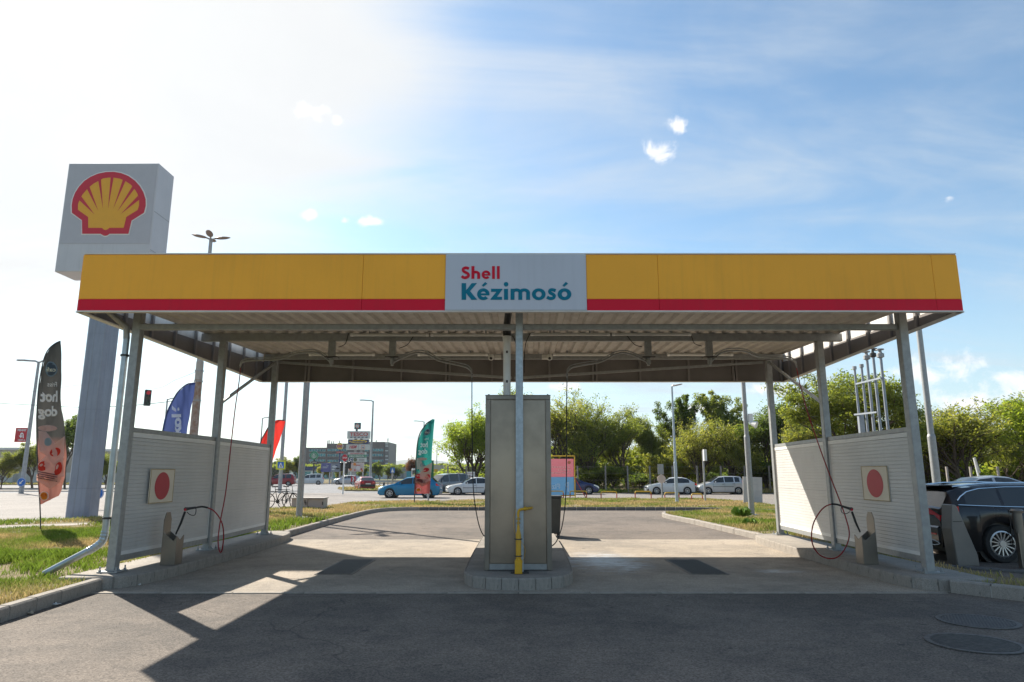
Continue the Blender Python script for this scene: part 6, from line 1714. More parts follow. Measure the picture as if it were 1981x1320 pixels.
wire([P(-60, 776, 50), P(0, 780.5, 49), P(67, 784, 47), P(147, 788, 46), P(215, 787, 45), P(285, 782, 44.2), P(384, 770, 42)], 'dark overhead wire crossing the sky at the far left behind the mast', .022)
wire([P(-60, 765, 60), P(70, 757, 59), P(160, 745, 55), P(288, 753, 44.2), P(340, 735, 38), P(383, 718, 32.2)], 'thin overhead wire running to the four-headed mast', .01)
# pedestrian crossing signs
yel = mat('sign_yellow', (.70, .72, .02), .5)
t, x = pole('lamp_post', 'grey post with a yellow-framed pedestrian sign left of the pale pole', 541, 952, 62, 16, .17, polem, 'lamp post', .12, base=False)
t, a, b_ = board('crossing_sign', 'square pedestrian crossing sign with a broad yellow frame', 535, 891.5, 551.5, 908.5, 61.6, yel)
fpoly(t, [(537.3, 893.6), (549.3, 893.6), (549.3, 906.4), (537.3, 906.4)], 61.6, bluesign, .01); fpoly(t, [(543.3, 894.6), (548, 905), (538.6, 905)], 61.6, white, .016)
fpoly(t, [(543.6, 898), (545.5, 904), (544.4, 904), (543.4, 901.5), (542.4, 904), (541.2, 904), (542.8, 900)], 61.6, darkm, .022)
t, a, b_ = board('crossing_sign', 'small blue pedestrian crossing sign on a grey post above the bonnet of the blue hatchback', 755.3, 905, 763.5, 915.5, 90, bluesign, legs=(759,))
fpoly(t, [(759.4, 906.5), (762.4, 914), (756.4, 914)], 90, white, .02)
# stop sign
t, x = pole('sign_post', 'white post with a stop sign in front of the shopping pylon', 663, 958, 57, P(666, 880, 57).z, .065, white, 'traffic sign', .06, base=False)
oc = [(667.2 + 5.2 * math.cos(R(22.5 + 45 * i)), 886 + 7.2 * math.sin(R(22.5 + 45 * i))) for i in range(8)]
q = [P(u, v, 56.9) for u, v in oc]; MB().prismY([(p.x, p.z) for p in q], 56.86, 56.9).build('stop_plate', signred, t); ftext(t, 'STOP', 667.2, 886, 56.86, 8, 3.2, white, .01, bold=.02)
signal(661, 903, 17, 70, 'dark traffic light left of the stop sign post', .9, False)
signal(670, 906, 21, 69, 'dark traffic light seen from the side right of the stop sign post', -.9, False)
signal(676, 900, 14, 71, 'dark traffic light farthest right beside the stop sign post', -.4, False)
# ---------------------------------------------------------------- shopping pylon
def d6(a, b): return (560 + a / 8.25, 800 + b / 8.25)
YP = 190
py = T('shopping_pylon', 'tall shopping centre pylon stacked with shop sign boxes', 'sign', (P(*d6(1090, 700), YP).x, YP, 0))
def pbox(a0, b0, a1, b1, m, depth=1.6, name='sign_box'):
    p = P(*d6(a0, b0), YP); q = P(*d6(a1, b1), YP)
    return MB().bb((p.x, YP, q.z), (q.x, YP + depth, p.z)).build(name, m, py)
def ptext(s, a, b, w, h, m, bold=.03, name='lettering', off=.05, slant=0): return ftext(py, s, *d6(a, b), YP, w / 8.25, h / 8.25, m, off, bold, slant=slant)
def ppoly(pts, m, off=.05, name='print'): return fpoly(py, [d6(*p) for p in pts], YP, m, off, name)
greyw = mat('pylon_box_white', (.55, .57, .57), .5); navym = mat('navy_print', (.02, .035, .14), .5); yelm = mat('yellow_print', (.75, .52, .05), .5); redp = mat('red_print', (.5, .02, .03), .5); greenp = mat('green_print', (.02, .22, .13), .5)
px0 = P(*d6(1045, 600), YP).x; px1 = P(*d6(1080, 600), YP).x
MB().bb((px0 - .4, YP + .5, 0), (px0 + .2, YP + 1.1, P(*d6(0, 300), YP).z)).build('column', polem, py); MB().bb((px1 + .6, YP + .5, 0), (px1 + 1.2, YP + 1.1, P(*d6(0, 300), YP).z)).build('column', polem, py)
pbox(925, 283, 1270, 403, greyw); ptext('TESCO', 1108, 333, 285, 58, redp, .02)
for i in range(5): ppoly([(965 + i * 60, 388), (978 + i * 60, 374), (1012 + i * 60, 374), (998 + i * 60, 388)], navym, .06)
pbox(935, 413, 1258, 484, navym); ppoly([(962 + 26 * (1 - math.cos(R(t))) if False else 975 + 0, 0) for t in ()] or ellipse(1098, 449, 142, 27, 30), yelm, .06); ptext('Praktiker', 1098, 449, 240, 36, navym, .04, off=.08)
pbox(905, 495, 1096, 580, greyw); ptext('H&M', 1015, 535, 110, 55, redp, .02, slant=.2); pbox(1105, 495, 1262, 580, greyw)
ppoly([(1145, 510), (1205, 510), (1205, 570), (1145, 570)], mat('pale_orange_print', (.70, .30, .22), .5), .06); ppoly([(1152, 518), (1198, 518), (1198, 563), (1152, 563)], greyw, .08); ptext('N', 1176, 546, 24, 22, navym, .03, off=.1)
pbox(935, 622, 1210, 656, greyw); ptext('INTERSPORT', 1085, 639, 220, 20, redp, .02)
pbox(935, 662, 1210, 702, greenp); ptext('DEICHMANN', 1075, 683, 230, 24, white, .02)
pbox(935, 708, 1210, 772, greyw); ppoly([(950, 712), (1010, 712), (1010, 768), (950, 768)], navym, .06); ptext('C', 982, 740, 36, 44, white, .03, off=.08); ppoly([(1110, 725), (1190, 725), (1190, 758), (1110, 758)], polem, .06); ppoly(circ(1050, 738, 30, 30), mat('olive_print', (.12, .14, .08), .5), .06)
dk = mat('pylon_emblem_dark', (.03, .09, .12), .5)
pbox(1038, 150, 1132, 252, dk, .6, 'emblem_box'); ppoly([(1084, 158), (1128, 202), (1084, 246), (1040, 202)], greyw, .06)
for aa, bb in ((1084, 174), (1116, 202), (1084, 232), (1052, 202)): ppoly([(aa, bb - 12), (aa + 13, bb), (aa, bb + 12), (aa - 13, bb)], mat('coral_print', (.62, .12, .06), .5), .09)
MB().tube([(P(*d6(1070, 260), YP).x, YP + .3, P(*d6(0, 290), YP).z), (P(*d6(1070, 260), YP).x, YP + .3, P(*d6(0, 240), YP).z)], .3, 8).build('mast_foot', dk, py)
# fast food sign
YB = 205; c = P(*d6(805, 523), YB)
bk = T('pole_sign', 'round orange and red burger sign on a slim blue pole', 'sign', (c.x, YB, 0))
MB().cyl((c.x, YB, c.z), 52 / 8.25 * YB / FPX, .5, 28, 'Y').build('disc', greyw, bk)
MB().tube([(c.x, YB + .3, 0), (c.x, YB + .3, c.z)], .22, 8).build('pole', navym, bk)
fpoly(bk, [d6(*p) for p in ellipse(808, 500, 42, 24, 18, PI, 2 * PI)], YB, yelm, .3, 'bun'); fpoly(bk, [d6(*p) for p in ellipse(808, 548, 42, 24, 18, 0, PI)], YB, yelm, .3, 'bun')
ftext(bk, 'BURGER', *d6(806, 513), YB, 10.5, 3.2, redp, .32, .03); ftext(bk, 'KING', *d6(806, 536), YB, 10, 3.6, redp, .32, .03)
a = P(*d6(748, 610), YB); b_ = P(*d6(853, 633), YB); MB().bb((a.x, YB, b_.z), (b_.x, YB + .4, a.z)).build('drive_panel', redp, bk); ftext(bk, 'DRIVE IN', *d6(800, 622), YB, 9, 1.6, greyw, .05)
# coffee sign
YS = 165; c = P(*d6(395, 672), YS)
sb = T('pole_sign', 'round green coffee house sign with a pale figure on a dark pole', 'sign', (c.x, YS, 0))
rr_ = 64 / 8.25 * YS / FPX; gm = mat('coffee_green', (.02, .25, .13), .5)
MB().cyl((c.x, YS, c.z), rr_, .4, 32, 'Y').build('disc', gm, sb); MB().tube([(P(*d6(380, 900), YS).x, YS + .3, 0), (P(*d6(380, 900), YS).x, YS + .3, c.z)], .2, 8).build('pole', darkm, sb)
fpoly(sb, [d6(*p) for p in circ(395, 672, 45)], YS, greyw, .24, 'ring'); fpoly(sb, [d6(*p) for p in circ(395, 672, 40)], YS, gm, .27, 'field')
for pts in (circ(395, 664, 11, 14, 14), [(383, 652), (388, 640), (391, 648), (395, 636), (399, 648), (402, 640), (407, 652)], [(372, 660), (380, 655), (378, 690), (388, 708), (380, 708), (368, 690)], [(418, 660), (410, 655), (412, 690), (402, 708), (410, 708), (422, 690)], [(388, 682), (402, 682), (406, 708), (384, 708)]):
    fpoly(sb, [d6(*p) for p in pts], YS, greyw, .30, 'figure')
a = P(*d6(352, 766), YS); b_ = P(*d6(446, 797), YS); MB().bb((a.x, YS, b_.z), (b_.x, YS + .3, a.z)).build('plate', darkm, sb)
fpoly(sb, [d6(*p) for p in ((345, 770), (330, 783), (345, 797), (345, 790), (337, 783), (345, 777))], YS, greyw, .05, 'arrow'); fpoly(sb, [d6(*p) for p in ((365, 777), (436, 777), (436, 785), (365, 785))], YS, greyw, .05, 'stripe')
# billboards
def bill(a0, b0, a1, b1, m, label, YB_=118, art=()):
    u0, v0 = d6(a0, b0); u1, v1 = d6(a1, b1)
    t, a, b2 = board('billboard', label, u0, v0, u1, v1, YB_, m, 'billboard', .3, legs=(u0 + 2, u1 - 2))
    for i, (pts, mm) in enumerate(art): fpoly(t, [d6(*p) for p in pts], YB_, mm, .04 + .02 * i)
vio = mat('violet_print', (.10, .10, .24), .5); cream = mat('cream_print', (.62, .50, .44), .5); orange = mat('orange_print', (.72, .25, .06), .5); pinkm = mat('pink_print', (.62, .12, .14), .5)
bill(505, 792, 655, 935, vio, 'violet-blue billboard, leftmost of the row before the office block', art=[([(530, 850), (620, 850), (620, 856), (530, 856)], greyw), ([(530, 866), (600, 866), (600, 872), (530, 872)], greyw), ([(590, 828), (625, 828), (625, 834), (590, 834)], greyw)])
bill(662, 800, 815, 935, mat('grey_print', (.22, .23, .26), .5), 'grey patterned billboard, second from the left in the row', art=[(ellipse(720, 850, 40, 18, 12), greyw), (ellipse(770, 880, 30, 14, 10), darkm), (ellipse(700, 895, 26, 12, 9), greyw), (ellipse(750, 830, 22, 9, 9), navym)])
bill(925, 790, 1008, 932, cream, 'narrow cream billboard with an orange shape beside the signals', art=[(circ(975, 893, 22), orange), ([(940, 800), (1000, 800), (1000, 812), (940, 812)], redp)])
bill(1022, 785, 1182, 930, cream, 'cream billboard with orange and red berries, rightmost of the row', art=[(circ(1042, 812, 24), orange), (circ(1148, 890, 14), redp), (circ(1160, 915, 16), orange), (circ(1045, 905, 14), pinkm), ([(1060, 823), (1130, 823), (1130, 832), (1060, 832)], redp), (circ(1100, 870, 34), mat('pale_print', (.7, .62, .58), .5))])
t, a, b_ = board('banner', 'pale teal and white upright banners at the foot of the lamp right of the pylon', 716, 902, 722, 912, 140, greyw, 'banner', .1, legs=(717,)); fpoly(t, [(716.5, 902), (721.5, 902), (721.5, 905), (716.5, 905)], 140, mat('teal_print', (.05, .35, .35), .5), .02)
# ---------------------------------------------------------------- office block
YO = 330
offm = mat('office_cladding', (.15, .12, .115), .7, 0, .08, .05); offd = mat('office_side', (.21, .19, .19), .7, 0, .08, .05); offg = mat('office_glass', (.03, .13, .16), .15, .3, .4, .3, col2=(.08, .27, .31))
ob = T('office_building', 'grey office block with bands of bluish windows behind the shopping pylon', 'building', (P(*d6(900, 900), YO).x, YO, 0))
def obox(a0, b0, a1, ext, m, y0=YO, dep=18, name='wall'):
    p = P(*d6(a0, b0), y0); q = P(*d6(a1, b0), y0)
    MB().bb((p.x, y0, 0), (q.x, y0 + dep, p.z)).build(name, m, ob); return p, q
obox(262, 547, 596, 0, offm, YO + 1); obox(597, 482, 1275, 0, offm, YO + .4); obox(1276, 455, 1520, 0, offm, YO)
p, q = obox(1521, 460, 1588, 0, offd, YO + .6, 22, 'side_face')  # side face of the right block, built as a frontal box in paler cladding
frm = mat('office_mullion', (.34, .34, .34), .5)
for (a0, a1, y0, bands) in ((315, 585, YO + 1, ((570, 612), (640, 690), (735, 772), (820, 850))), (605, 925, YO + .4, ((565, 605), (648, 690), (740, 778), (815, 845))), (1200, 1270, YO + .4, ((570, 610), (650, 690), (740, 778))), (1290, 1500, YO, ((562, 608), (645, 688), (738, 776), (820, 850)))):
    for b0, b1 in bands:
        u = a0; wpx = 44
        while u < a1 - 10:
            w1 = min(wpx, a1 - u)
            A = P(*d6(u + 1.5, b0), y0); B = P(*d6(u + w1 - 1.5, b1), y0)
            wn = MB().bb((A.x, y0 - .12, B.z), (B.x, y0 - .02, A.z)).build('window', frm, ob)
            n = MB().bb((A.x + .12, y0 - .16, B.z + .12), (B.x - .12, y0 - .125, A.z - .12)).build('pane', offg, None); n.parent = wn; n.data.transform(Matrix.Translation(-Vector(ob.location)))
            u += w1
for i, b in enumerate((488, 522, 598, 682, 740, 800)):
    A = P(*d6(1530, b - 8), YO + .6); B = P(*d6(1575, b + 6), YO + .6); MB().bb((A.x, YO + .5, B.z), (B.x, YO + .58, A.z)).build('window', white, ob)
for a, h in ((610, 50), (632, 55), (670, 35), (700, 38), (800, 48), (1385, 28), (1570, 55)):
    A = P(*d6(a, 482 if a < 1300 else 456), YO + 6); MB().tube([A, A + Vector((0, 0, h / 8.25 * YO / FPX))], .25, 6).build('antenna', polem, ob)
# low retail halls
sh_ = T('retail_hall', 'low white retail hall with a blue roof strip behind the roadside trees', 'building', (P(590, 915, 240).x, 240, 0))
A = P(560, 905, 240); B = P(730, 905, 240)
MB().bb((A.x, 240, 0), (B.x, 262, A.z - 1)).build('wall', white, sh_); MB().bb((A.x - .5, 239.6, A.z - 1), (B.x + .5, 263, A.z + .4)).build('roof_edge', navym, sh_)
for i in range(9): MB().bb((A.x + 1.5 + i * 3.4, 239.9, .3), (A.x + 4 + i * 3.4, 239.97, 2.6)).build('shop_window', offg, sh_)
sh2 = T('retail_hall', 'grey low warehouse right of the office block behind the bushes', 'building', (P(765, 908, 260).x, 260, 0))
A = P(742, 907, 260); B = P(800, 907, 260)
MB().bb((A.x, 260, 0), (B.x, 275, A.z)).build('wall', mat('warehouse_grey', (.22, .23, .25), .6), sh2); MB().bb((A.x - .3, 259.7, A.z), (B.x + .3, 275.3, A.z + .4)).build('roof_edge', polem, sh2)
for i in range(5): MB().bb((A.x + 1 + i * 2.2, 259.9, .2), (A.x + 2.4 + i * 2.2, 259.97, 2.4)).build('gate', polem, sh2)
hl = T('warehouse', 'long beige warehouse behind the trees at the far left', 'building', (P(60, 900, 118).x, 118, 0))
whb = mat('warehouse_beige', (.42, .36, .29), .7, 0, .06, .3); whl = mat('warehouse_pale', (.55, .52, .47), .7, 0, .06, .3)
for (u0, u1, vt, Y) in ((-260, 33, 866, 118), (33.3, 340, 869, 119)):
    A = P(u0, vt, Y); B = P(u1, vt, Y)
    MB().bb((A.x, Y, 1.9), (B.x, Y + 20, A.z - .4)).build('wall', whb, hl); MB().bb((A.x, Y - .02, 0), (B.x, Y + 20, 1.9)).build('plinth_wall', whl, hl)
    MB().bb((A.x - .1, Y - .15, A.z - .4), (B.x + .1, Y + 20.1, A.z)).build('roof_edge', trimw, hl)
    n = int((B.x - A.x) / 3.0)
    for i in range(n): MB().bb((A.x + 3 * i - .03, Y - .03, 1.9), (A.x + 3 * i + .03, Y - .005, A.z - .4)).build('panel_joint', polem, hl)
# guard rail
gr = T('guard_rail', 'low steel guard rail along the far road behind the red hatchback', 'guard rail', (-18, 96, 0))
A = P(690, 928, 98); B = P(815, 931, 92)
MB().beam((A.x, A.y, .65), (B.x, B.y, .65), .06, .3).build('rail', galv, gr)
for i in range(9):
    q = A.lerp(B, i / 8); MB().bb((q.x - .06, q.y - .02, 0), (q.x + .06, q.y + .12, .75)).build('post', polem, gr)
pole('bollard_post', 'short dark post on the traffic island left of the blue hatchback', 742.5, 942, 66, P(742.5, 934, 66).z, .1, darkm, 'post', .1, base=False)
t, a, b_ = board('chevron_sign', 'small red and white chevron board in front of the far silver hatchback', 679, 922, 688, 932, 104, redp, legs=(683,))
fpoly(t, [(681, 923.5), (683, 923.5), (686, 927), (683, 930.5), (681, 930.5), (684, 927)], 104, white, .03)
# signs right of the teal flag
t, a, b_ = board('road_sign', 'large green road sign seen behind the teal flag', 803.5, 891, 838.5, 925, 42, mat('sign_back_green', (.01, .13, .06), .5), legs=(829,), zleg=.1)
board('roadside_sign', 'yellow advertising board right of the teal flag', 838, 908, 846.5, 921, 80, mat('board_yellow', (.75, .42, .02), .5), legs=(840, 844.5))
board('roadside_sign', 'pair of pale blue boards left of the teal flag above the blue hatchback', 786.5, 912, 795, 925, 75, mat('board_blue', (.06, .30, .42), .5), legs=(788, 793))
t, a, b_ = board('roadside_sign', 'small white board with a red emblem above the grey people carrier', 858, 911, 866, 920, 70, white, legs=(859, 865)); fpoly(t, circ(862, 915.5, 2.3), 70, redp, .02)
t, a, b_ = board('roadside_sign', 'white board with small dark pictures behind the white saloon', 902, 913, 918.5, 928.5, 63, white, legs=(901.2, 915))
ftext(t, 'PARKOLÓ', 910, 916, 63, 11, 1.8, redp, .02)
for pts in ([(904, 920), (906.5, 920), (906.5, 922.5), (904, 922.5)], [(904, 924), (906.5, 924), (906.5, 926.5), (904, 926.5)], [(908, 919.5), (910, 919.5), (910, 927), (908, 927)], [(912, 921), (914, 921), (914, 926.5), (912, 926.5)]): fpoly(t, pts, 63, darkm, .025)
tk = T('box_truck', 'yellow and white truck standing far behind the blue hatchback', 'truck', (P(799, 925, 85).x, 85, 0))
A = P(794, 925, 85)
MB().bb((A.x, 84.2, .55), (A.x + 1.0, 86.2, 1.2)).build('chassis', mat('truck_yellow', (.75, .40, .02), .4), tk, bevel=.05)
MB().bb((A.x + .2, 84.3, 1.2), (A.x + .98, 86.1, 2.3)).build('cab', white, tk, bevel=.1); MB().bb((A.x + 1.05, 84.1, .8), (A.x + 4, 86.3, 2.7)).build('box_body', mat('truck_box', (.5, .5, .45), .5), tk)
MB().bb((A.x + .3, 84.27, 1.6), (A.x + .85, 84.295, 2.1)).build('window', glassd, tk)
for xx in (.5, 3.2): MB().cyl((A.x + xx, 84.3, .45), .45, .3, 14, 'Y').build('wheel', tyrem, tk)
pn = T('pennant', 'small pink pennant on a white post above the white saloon', 'flag', (P(879, 940, 60).x, 60, 0))
MB().tube([(P(879.5, 940, 60).x, 60, 0), (P(880, 917, 60).x, 60, P(880, 917, 60).z)], .05, 6).build('post', white, pn); MB().prismY([(lambda q: (q.x, q.z))(P(u, v, 60)) for u, v in ((880, 922), (880, 917.5), (888, 914.5), (890, 915.5), (889.5, 921.5), (884, 922.5))], 59.98, 60).build('cloth', mat('pennant_pink', (.6, .25, .25), .7), pn)
# ---------------------------------------------------------------- banner and hoops
YK = 45.3
bn = T('parking_banner', 'pink and blue parking banner in a yellow frame, seen from behind beside the steel cabinet', 'banner', (P(1060, 960, YK).x, YK, .1))
yf = mat('frame_yellow', (.70, .42, .02), .45); rf = mat('frame_red', (.45, .03, .02), .45)
def rod(pts, r, m, par_, name): return MB().tube(pts, r, 8).build(name, m, par_, smooth=True)
u0, u1 = 985, 1111.5
A = P(u1, 882.5, YK); B = P(u0, 882.5, YK); zb = P(u1, 959, YK).z
for xx in (A.x, B.x): rod([(xx, YK, 0), (xx, YK, A.z)], .035, yf, bn, 'upright')
rod([(B.x, YK, A.z), (A.x, YK, A.z)], .035, yf, bn, 'top_rail'); rod([(B.x, YK, zb), (A.x, YK, zb)], .035, yf, bn, 'bottom_rail')
C = P(1109.5, 888, YK); D = P(988, 958, YK); zm = P(0, 923, YK).z
pk = cmat((.70, .36, .40)); bl = cmat((.28, .46, .62))
MB().bb((D.x, YK - .02, zm), (C.x, YK + .0, C.z)).build('upper_cloth', pk, bn); MB().bb((D.x, YK - .02, D.z), (C.x, YK, zm - .002)).build('lower_cloth', bl, bn)
btx = cmat((.85, .70, .66)); btx2 = cmat((.85, .88, .9))
ftext(bn, 'P', 1097, 942, YK, 7, 18, btx2, .03, .04, True); ftext(bn, 'Fizess', 1066, 941, YK, 34, 9.5, btx2, .03, .03, True)
for i, (c0, w) in enumerate(((1075, 52), (1090, 22), (1084, 36))):
    rr_ = random.Random(i); u = c0 - w / 2
    while u < c0 + w / 2:
        l = rr_.uniform(2, 6); v = 904 + i * 5.6
        fpoly(bn, [(u, v - 1.3), (u + l, v - 1.3), (u + l, v + 1.3), (u, v + 1.3)], YK, btx, .03, 'print'); u += l + 1.3
fpoly(bn, circ(1101, 895, 3.2), YK, mat('emblem_coral', (.65, .22, .12), .6), .03)
rod([P(1112, 925, YK), P(1136, 968, YK - 1.6)], .03, rf, bn, 'strut'); rod([P(1022, 925, YK), P(1046, 968, YK - 1.6)], .03, rf, bn, 'strut')
def hoop(ua, ub, v0, v1, Y, label):
    a = P(ua, v1, Y); b2 = P(ub, v1, Y); z0 = .1; zt = P(ua, v0, Y).z
    t = T('barrier_hoop', label, 'barrier', ((a.x + b2.x) / 2, Y, z0), 0, 'red and yellow barrier hoops along the verge')
    k = .12
    rod([(a.x, Y, z0 - .02), (a.x, Y, zt - k)], .032, rf, t, 'leg'); rod([(b2.x, Y, z0 - .02), (b2.x, Y, zt - k)], .032, rf, t, 'leg')
    rod(smoothpath([(a.x, Y, zt - k), (a.x + .03, Y, zt - .03), (a.x + k, Y, zt), (b2.x - k, Y, zt), (b2.x - .03, Y, zt - .03), (b2.x, Y, zt - k)], 3), .034, yf, t, 'top_bar')
hoop(1103, 1135, 950.5, 967, 43.5, 'barrier hoop beside the banner strut, leftmost of those in view')
hoop(1163, 1193.5, 951.5, 967, 43.5, 'barrier hoop standing alone between the banner and the white hatchback')
hoop(1229, 1260, 951, 967, 43.5, 'barrier hoop in front of the bonnet of the white hatchback')
hoop(1286.5, 1314, 953.5, 968, 43.0, 'barrier hoop at the foot of the lamp post, before the white hatchback')
hoop(1338.5, 1359.5, 956, 972, 41.5, 'narrower barrier hoop between the two pale hatchbacks, rightmost')
hoop(1058, 1090, 950.5, 967, 43.5, 'barrier hoop in front of the banner, half hidden by the steel cabinet')
t, x = pole('sign_post', 'grey post with rectangular and round sign backs, left of the lamp post', 1281.5, 968, 43.8, P(1278, 898, 43.8).z, .05, polem, 'traffic sign', .05, base=False, z0=.1)
A = P(1272, 898, 43.7); B = P(1284, 918, 43.7); MB().bb((A.x, 43.66, B.z), (B.x, 43.69, A.z)).build('sign_back', mat('sign_back', (.30, .31, .31), .5), t); c = P(1279.5, 927, 43.7); MB().cyl((c.x, 43.68, c.z), 8 * 43.7 / FPX, .03, 24, 'Y').build('round_back', cream, t)
t, x = pole('sign_post', 'thin grey post with an edge-on sign in front of the silver five-door car', 1365, 976, 38.6, P(1361, 872, 38.6).z, .055, polem, 'traffic sign', .05, base=False, z0=.12)
A = P(1358.5, 870, 38.6); B = P(1365, 892, 38.6); MB().bb((A.x, 38.3, B.z), (A.x + .07, 38.52, A.z)).bb((B.x - .07, 38.3, B.z), (B.x, 38.52, A.z)).build('sign_edge', white, t)
wbd = T('notice_board', 'faded white board standing slightly askew behind the tall grey pole', 'board', (P(1456, 974, 37).x, 37, .05))
mm_ = Matrix.Rotation(R(2.5), 3, 'Y'); c = P(1456, 949, 37)
MB().box(tuple(c), (36 * 37 / FPX, .04, 50 * 37 / FPX), 0, 0, mm_).build('panel', mat('faded_board', (.52, .49, .45), .7, 0, .15, 2), wbd)
MB().box((c.x, 36.97, c.z + .3), (1.0 * .6, .005, .01), 0, 0, mm_).build('line', polem, wbd)
# ---------------------------------------------------------------- vent pipes
vp = T('vent_pipes', 'cluster of five grey fuel vent pipes behind the right splash wall', 'vent pipes', (P(1690, 835, 20.5).x, 20.5, .1))
tops = [(1653, 712, 21.8, 0), (1666.5, 708, 21.3, 0), (1676.5, 690, 20.6, 1), (1688.5, 684, 20.2, 2), (1703, 686, 19.5, 1)]
pipem = mat('vent_pipe_paint', (.30, .33, .37), .45, .3)
pp_ = []
for u, v, Y, hd in tops:
    q = P(u, v, Y); pp_.append(q)
    r = .040 if hd else .036
    MB().tube([(q.x, Y, .1), (q.x, Y, q.z)], r, 10).build('pipe', pipem, vp, smooth=True)
    if hd == 0: MB().cyl((q.x, Y, q.z), .065, .1, 10).build('cap', polem, vp)
    if hd == 1: MB().lathe([(.05, -.1), (.1, -.08), (.1, .02), (.05, .05), (.04, .12), (.11, .13), (.11, .16), (0, .17)], (q.x, Y, q.z), 12).build('vent_head', polem, vp)
    if hd == 2: MB().lathe([(.05, -.12), (.09, -.1), (.09, 0), (.04, .03), (.03, .15), (0, .16)], (q.x, Y, q.z), 12).bb((q.x + .02, Y - .03, q.z + .08), (q.x + .13, Y + .03, q.z + .16)).build('vent_head', darkm, vp)
MB().beam((P(1653, 744, 21.9).x, 21.8, P(1653, 744, 21.9).z), (P(1706, 731, 19.4).x, 19.45, P(1706, 731, 19.4).z), .035, .05).build('cross_bar', pipem, vp)
MB().beam((P(1650, 803, 21.9).x, 21.8, P(1650, 803, 21.9).z), (P(1700, 797, 19.8).x, 19.9, P(1700, 797, 19.8).z), .035, .05).build('cross_bar', pipem, vp)
q = P(1669, 830, 21.5); MB().bb((q.x - .08, 21.5, .1), (q.x + .08, 21.62, P(0, 802, 21.5).z)).build('support_post', pipem, vp)
# ---------------------------------------------------------------- utility cabinets, bicycles
ub = T('utility_cabinet', 'low pale concrete utility cabinet with dark slots beside the bicycles', 'utility box', (P(595, 990, 31).x, 31.4, .12))
A = P(563, 991, 31); B = P(626, 965, 31); cm_ = mat('cabinet_concrete', (.42, .39, .35), .8, 0, .1, 2)
w = (B.x - A.x) / 2
MB().bb((A.x, 31.0, .1), (A.x + w - .01, 31.7, B.z)).build('left_box', cm_, ub, bevel=.01); MB().bb((A.x + w + .01, 31.03, .1), (B.x, 31.7, B.z - .01)).build('right_box', cm_, ub, bevel=.01)
MB().bb((A.x - .03, 30.96, B.z), (B.x + .03, 31.74, B.z + .04)).build('lid', cm_, ub)
for u, v in ((571, 983), (592, 974), (590, 971), (597, 983), (624, 974)): q = P(u, v, 31); MB().bb((q.x - .02, 30.985, q.z - .07), (q.x + .02, 31.0, q.z + .07)).build('slot', darkm, ub)
pole('short_post', 'short dark post behind the utility cabinet', 575, 972, 33, 1.0, .04, darkm, 'post', base=False)
def bicycle(x, y, rz, fm, label):
    t = T('bicycle', label, 'bicycle', (x, y, .12), rz)
    r = .33
    for s_, xx in ((0, -.5), (1, .5)):
        wh = bpy.data.objects.new('wheel', None); COL.objects.link(wh); wh.parent = t; wh.location = (xx, 0, r)
        MB().tube([(math.cos(2 * PI * i / 24) * r, 0, math.sin(2 * PI * i / 24) * r) for i in range(25)], .02, 6, cap=False).build('tyre', tyrem, wh, world=False)
        sp_ = MB()
        for i in range(10): a = 2 * PI * i / 10; sp_.tube([(0, 0, 0), (math.cos(a) * r, 0, math.sin(a) * r)], .003, 3)
        sp_.build('spokes', galv, wh, world=False); MB().cyl((0, 0, 0), .03, .1, 8, 'Y').build('hub', galv, wh, world=False)
    f = MB(); bb_ = (.0 - .05, 0, .3); seat = (-.17, 0, .82); head = (.33, 0, .8); hd2 = (.35, 0, .68)
    for a, b3 in ((bb_, seat), (seat, head), (bb_, hd2), (bb_, (-.5, 0, r)), ((-.15, 0, .74), (-.5, 0, r)), (head, (.5, 0, r))): f.tube([a, b3], .016, 6)
    f.build('frame', fm, t, world=False)
    MB().tube([(.32, 0, .8), (.3, 0, .95)], .014, 6).tube(smoothpath([(.2, -.28, .97), (.33, -.2, .98), (.3, 0, .96), (.33, .2, .98), (.2, .28, .97)], 3), .013, 6).build('handlebar', galv, t, world=False)
    MB().tube([(-.17, 0, .8), (-.19, 0, .92)], .013, 6).box((-.2, 0, .94), (.26, .13, .05)).build('saddle', blackp, t, world=False)
    MB().cyl((-.05, -.04, .3), .09, .01, 14, 'Y').tube([(-.05, -.06, .3), (.05, -.08, .18)], .012, 5).tube([(-.05, .06, .3), (-.15, .08, .42)], .012, 5).build('crank', darkm, t, world=False)
gx_ = P(541, 993, 31).x
bicycle(gx_ - .15, 31.2, R(35), darkm, 'dark bicycle leaning in the grass, its front wheel to the left')
bicycle(gx_ + .1, 31.7, R(-40), mat('bicycle_paint', (.05, .09, .08), .4), 'second bicycle entangled behind the first one, beside the utility cabinet')
MB_ = MB().tube([(gx_ - 1.2, 31.9, .12), (gx_ - 1.2, 31.9, .85), (gx_ + .6, 31.9, .85), (gx_ + .6, 31.9, .12)], .025, 6); tag(MB_.build('bicycle_rack', polem, loc=(gx_, 31.9, .12)), 'thin steel rail behind the two bicycles', 'rack')
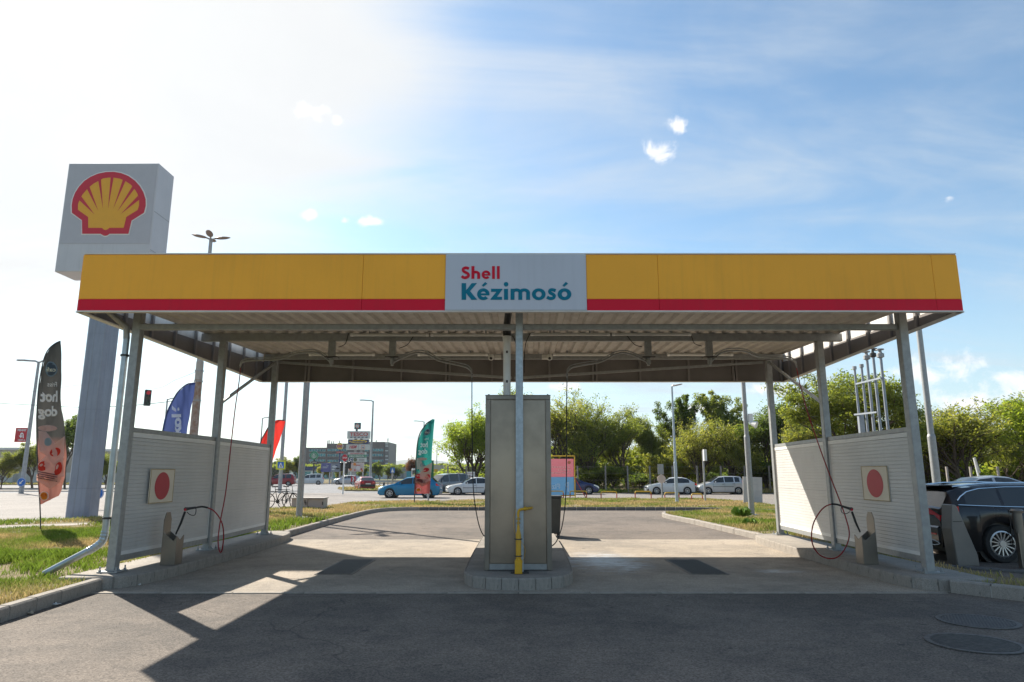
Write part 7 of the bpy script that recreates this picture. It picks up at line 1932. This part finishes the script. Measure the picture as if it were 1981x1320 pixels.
# ---------------------------------------------------------------- wire fence at the edge of the wood
wf = T('wire_fence', 'wire fence with weathered concrete posts at the edge of the wood', 'fence', (20, 62, 0))
postm = mat('fence_post', (.28, .25, .22), .9, 0, .2, 4)
fp = []
for u in (866, 902, 940, 1010, 1066, 1118, 1172, 1215, 1258, 1302, 1350, 1396, 1442, 1490, 1540, 1590, 1650):
    Y = 61.5 if u < 1500 else 61.5 - (u - 1500) * .06; q = P(u, 940, Y); fp.append(Vector((q.x, Y, 0)))
    MB().bb((q.x - .06, Y - .06, 0), (q.x + .06, Y + .06, 2.35)).build('post', postm, wf)
for zz in (.5, 1.1, 1.7, 2.25): MB().tube([p + Vector((0, 0, zz)) for p in fp], .008, 3).build('wire', galv, wf)
ln = T('leaning_post', 'pale post leaning to the left behind the black estate car', 'post', (P(1898, 925, 33).x, 33, 0))
MB().tube([P(1899, 945, 33), P(1884, 886, 33)], .045, 8).build('shaft', white, ln)
MB().tube([P(1896, 915, 32.9), P(1886, 885, 32.9)], .03, 6).build('rail', galv, ln)
for u, Y, l in ((1834, 36, 'weathered post left of the leaning pale post'), (1880, 36, 'weathered post just left behind the leaning pale post'), (1933, 36, 'weathered post between the leaning post and the picture edge')):
    q = P(u, 930, Y); o = MB().bb((q.x - .045, Y - .045, 0), (q.x + .045, Y + .045, P(u, 903, Y).z)).build('fence_post', postm, loc=(q.x, Y, 0)); tag(o, l, 'post')

# ---------------------------------------------------------------- air
hz = bpy.data.materials.new('haze_air'); hz.use_nodes = True
nt = hz.node_tree; nt.nodes.clear()
pv = nt.nodes.new('ShaderNodeVolumePrincipled'); ho = nt.nodes.new('ShaderNodeOutputMaterial')
pv.inputs['Color'].default_value = (.86, .91, 1.0, 1); pv.inputs['Density'].default_value = 0.0001; pv.inputs['Anisotropy'].default_value = 0.3
nt.links.new(pv.outputs[0], ho.inputs['Volume'])
hb = MB().bb((-6600, -160, -1.1), (6600, 6200, 118)).build('haze', hz); tag(hb, kind='stuff')
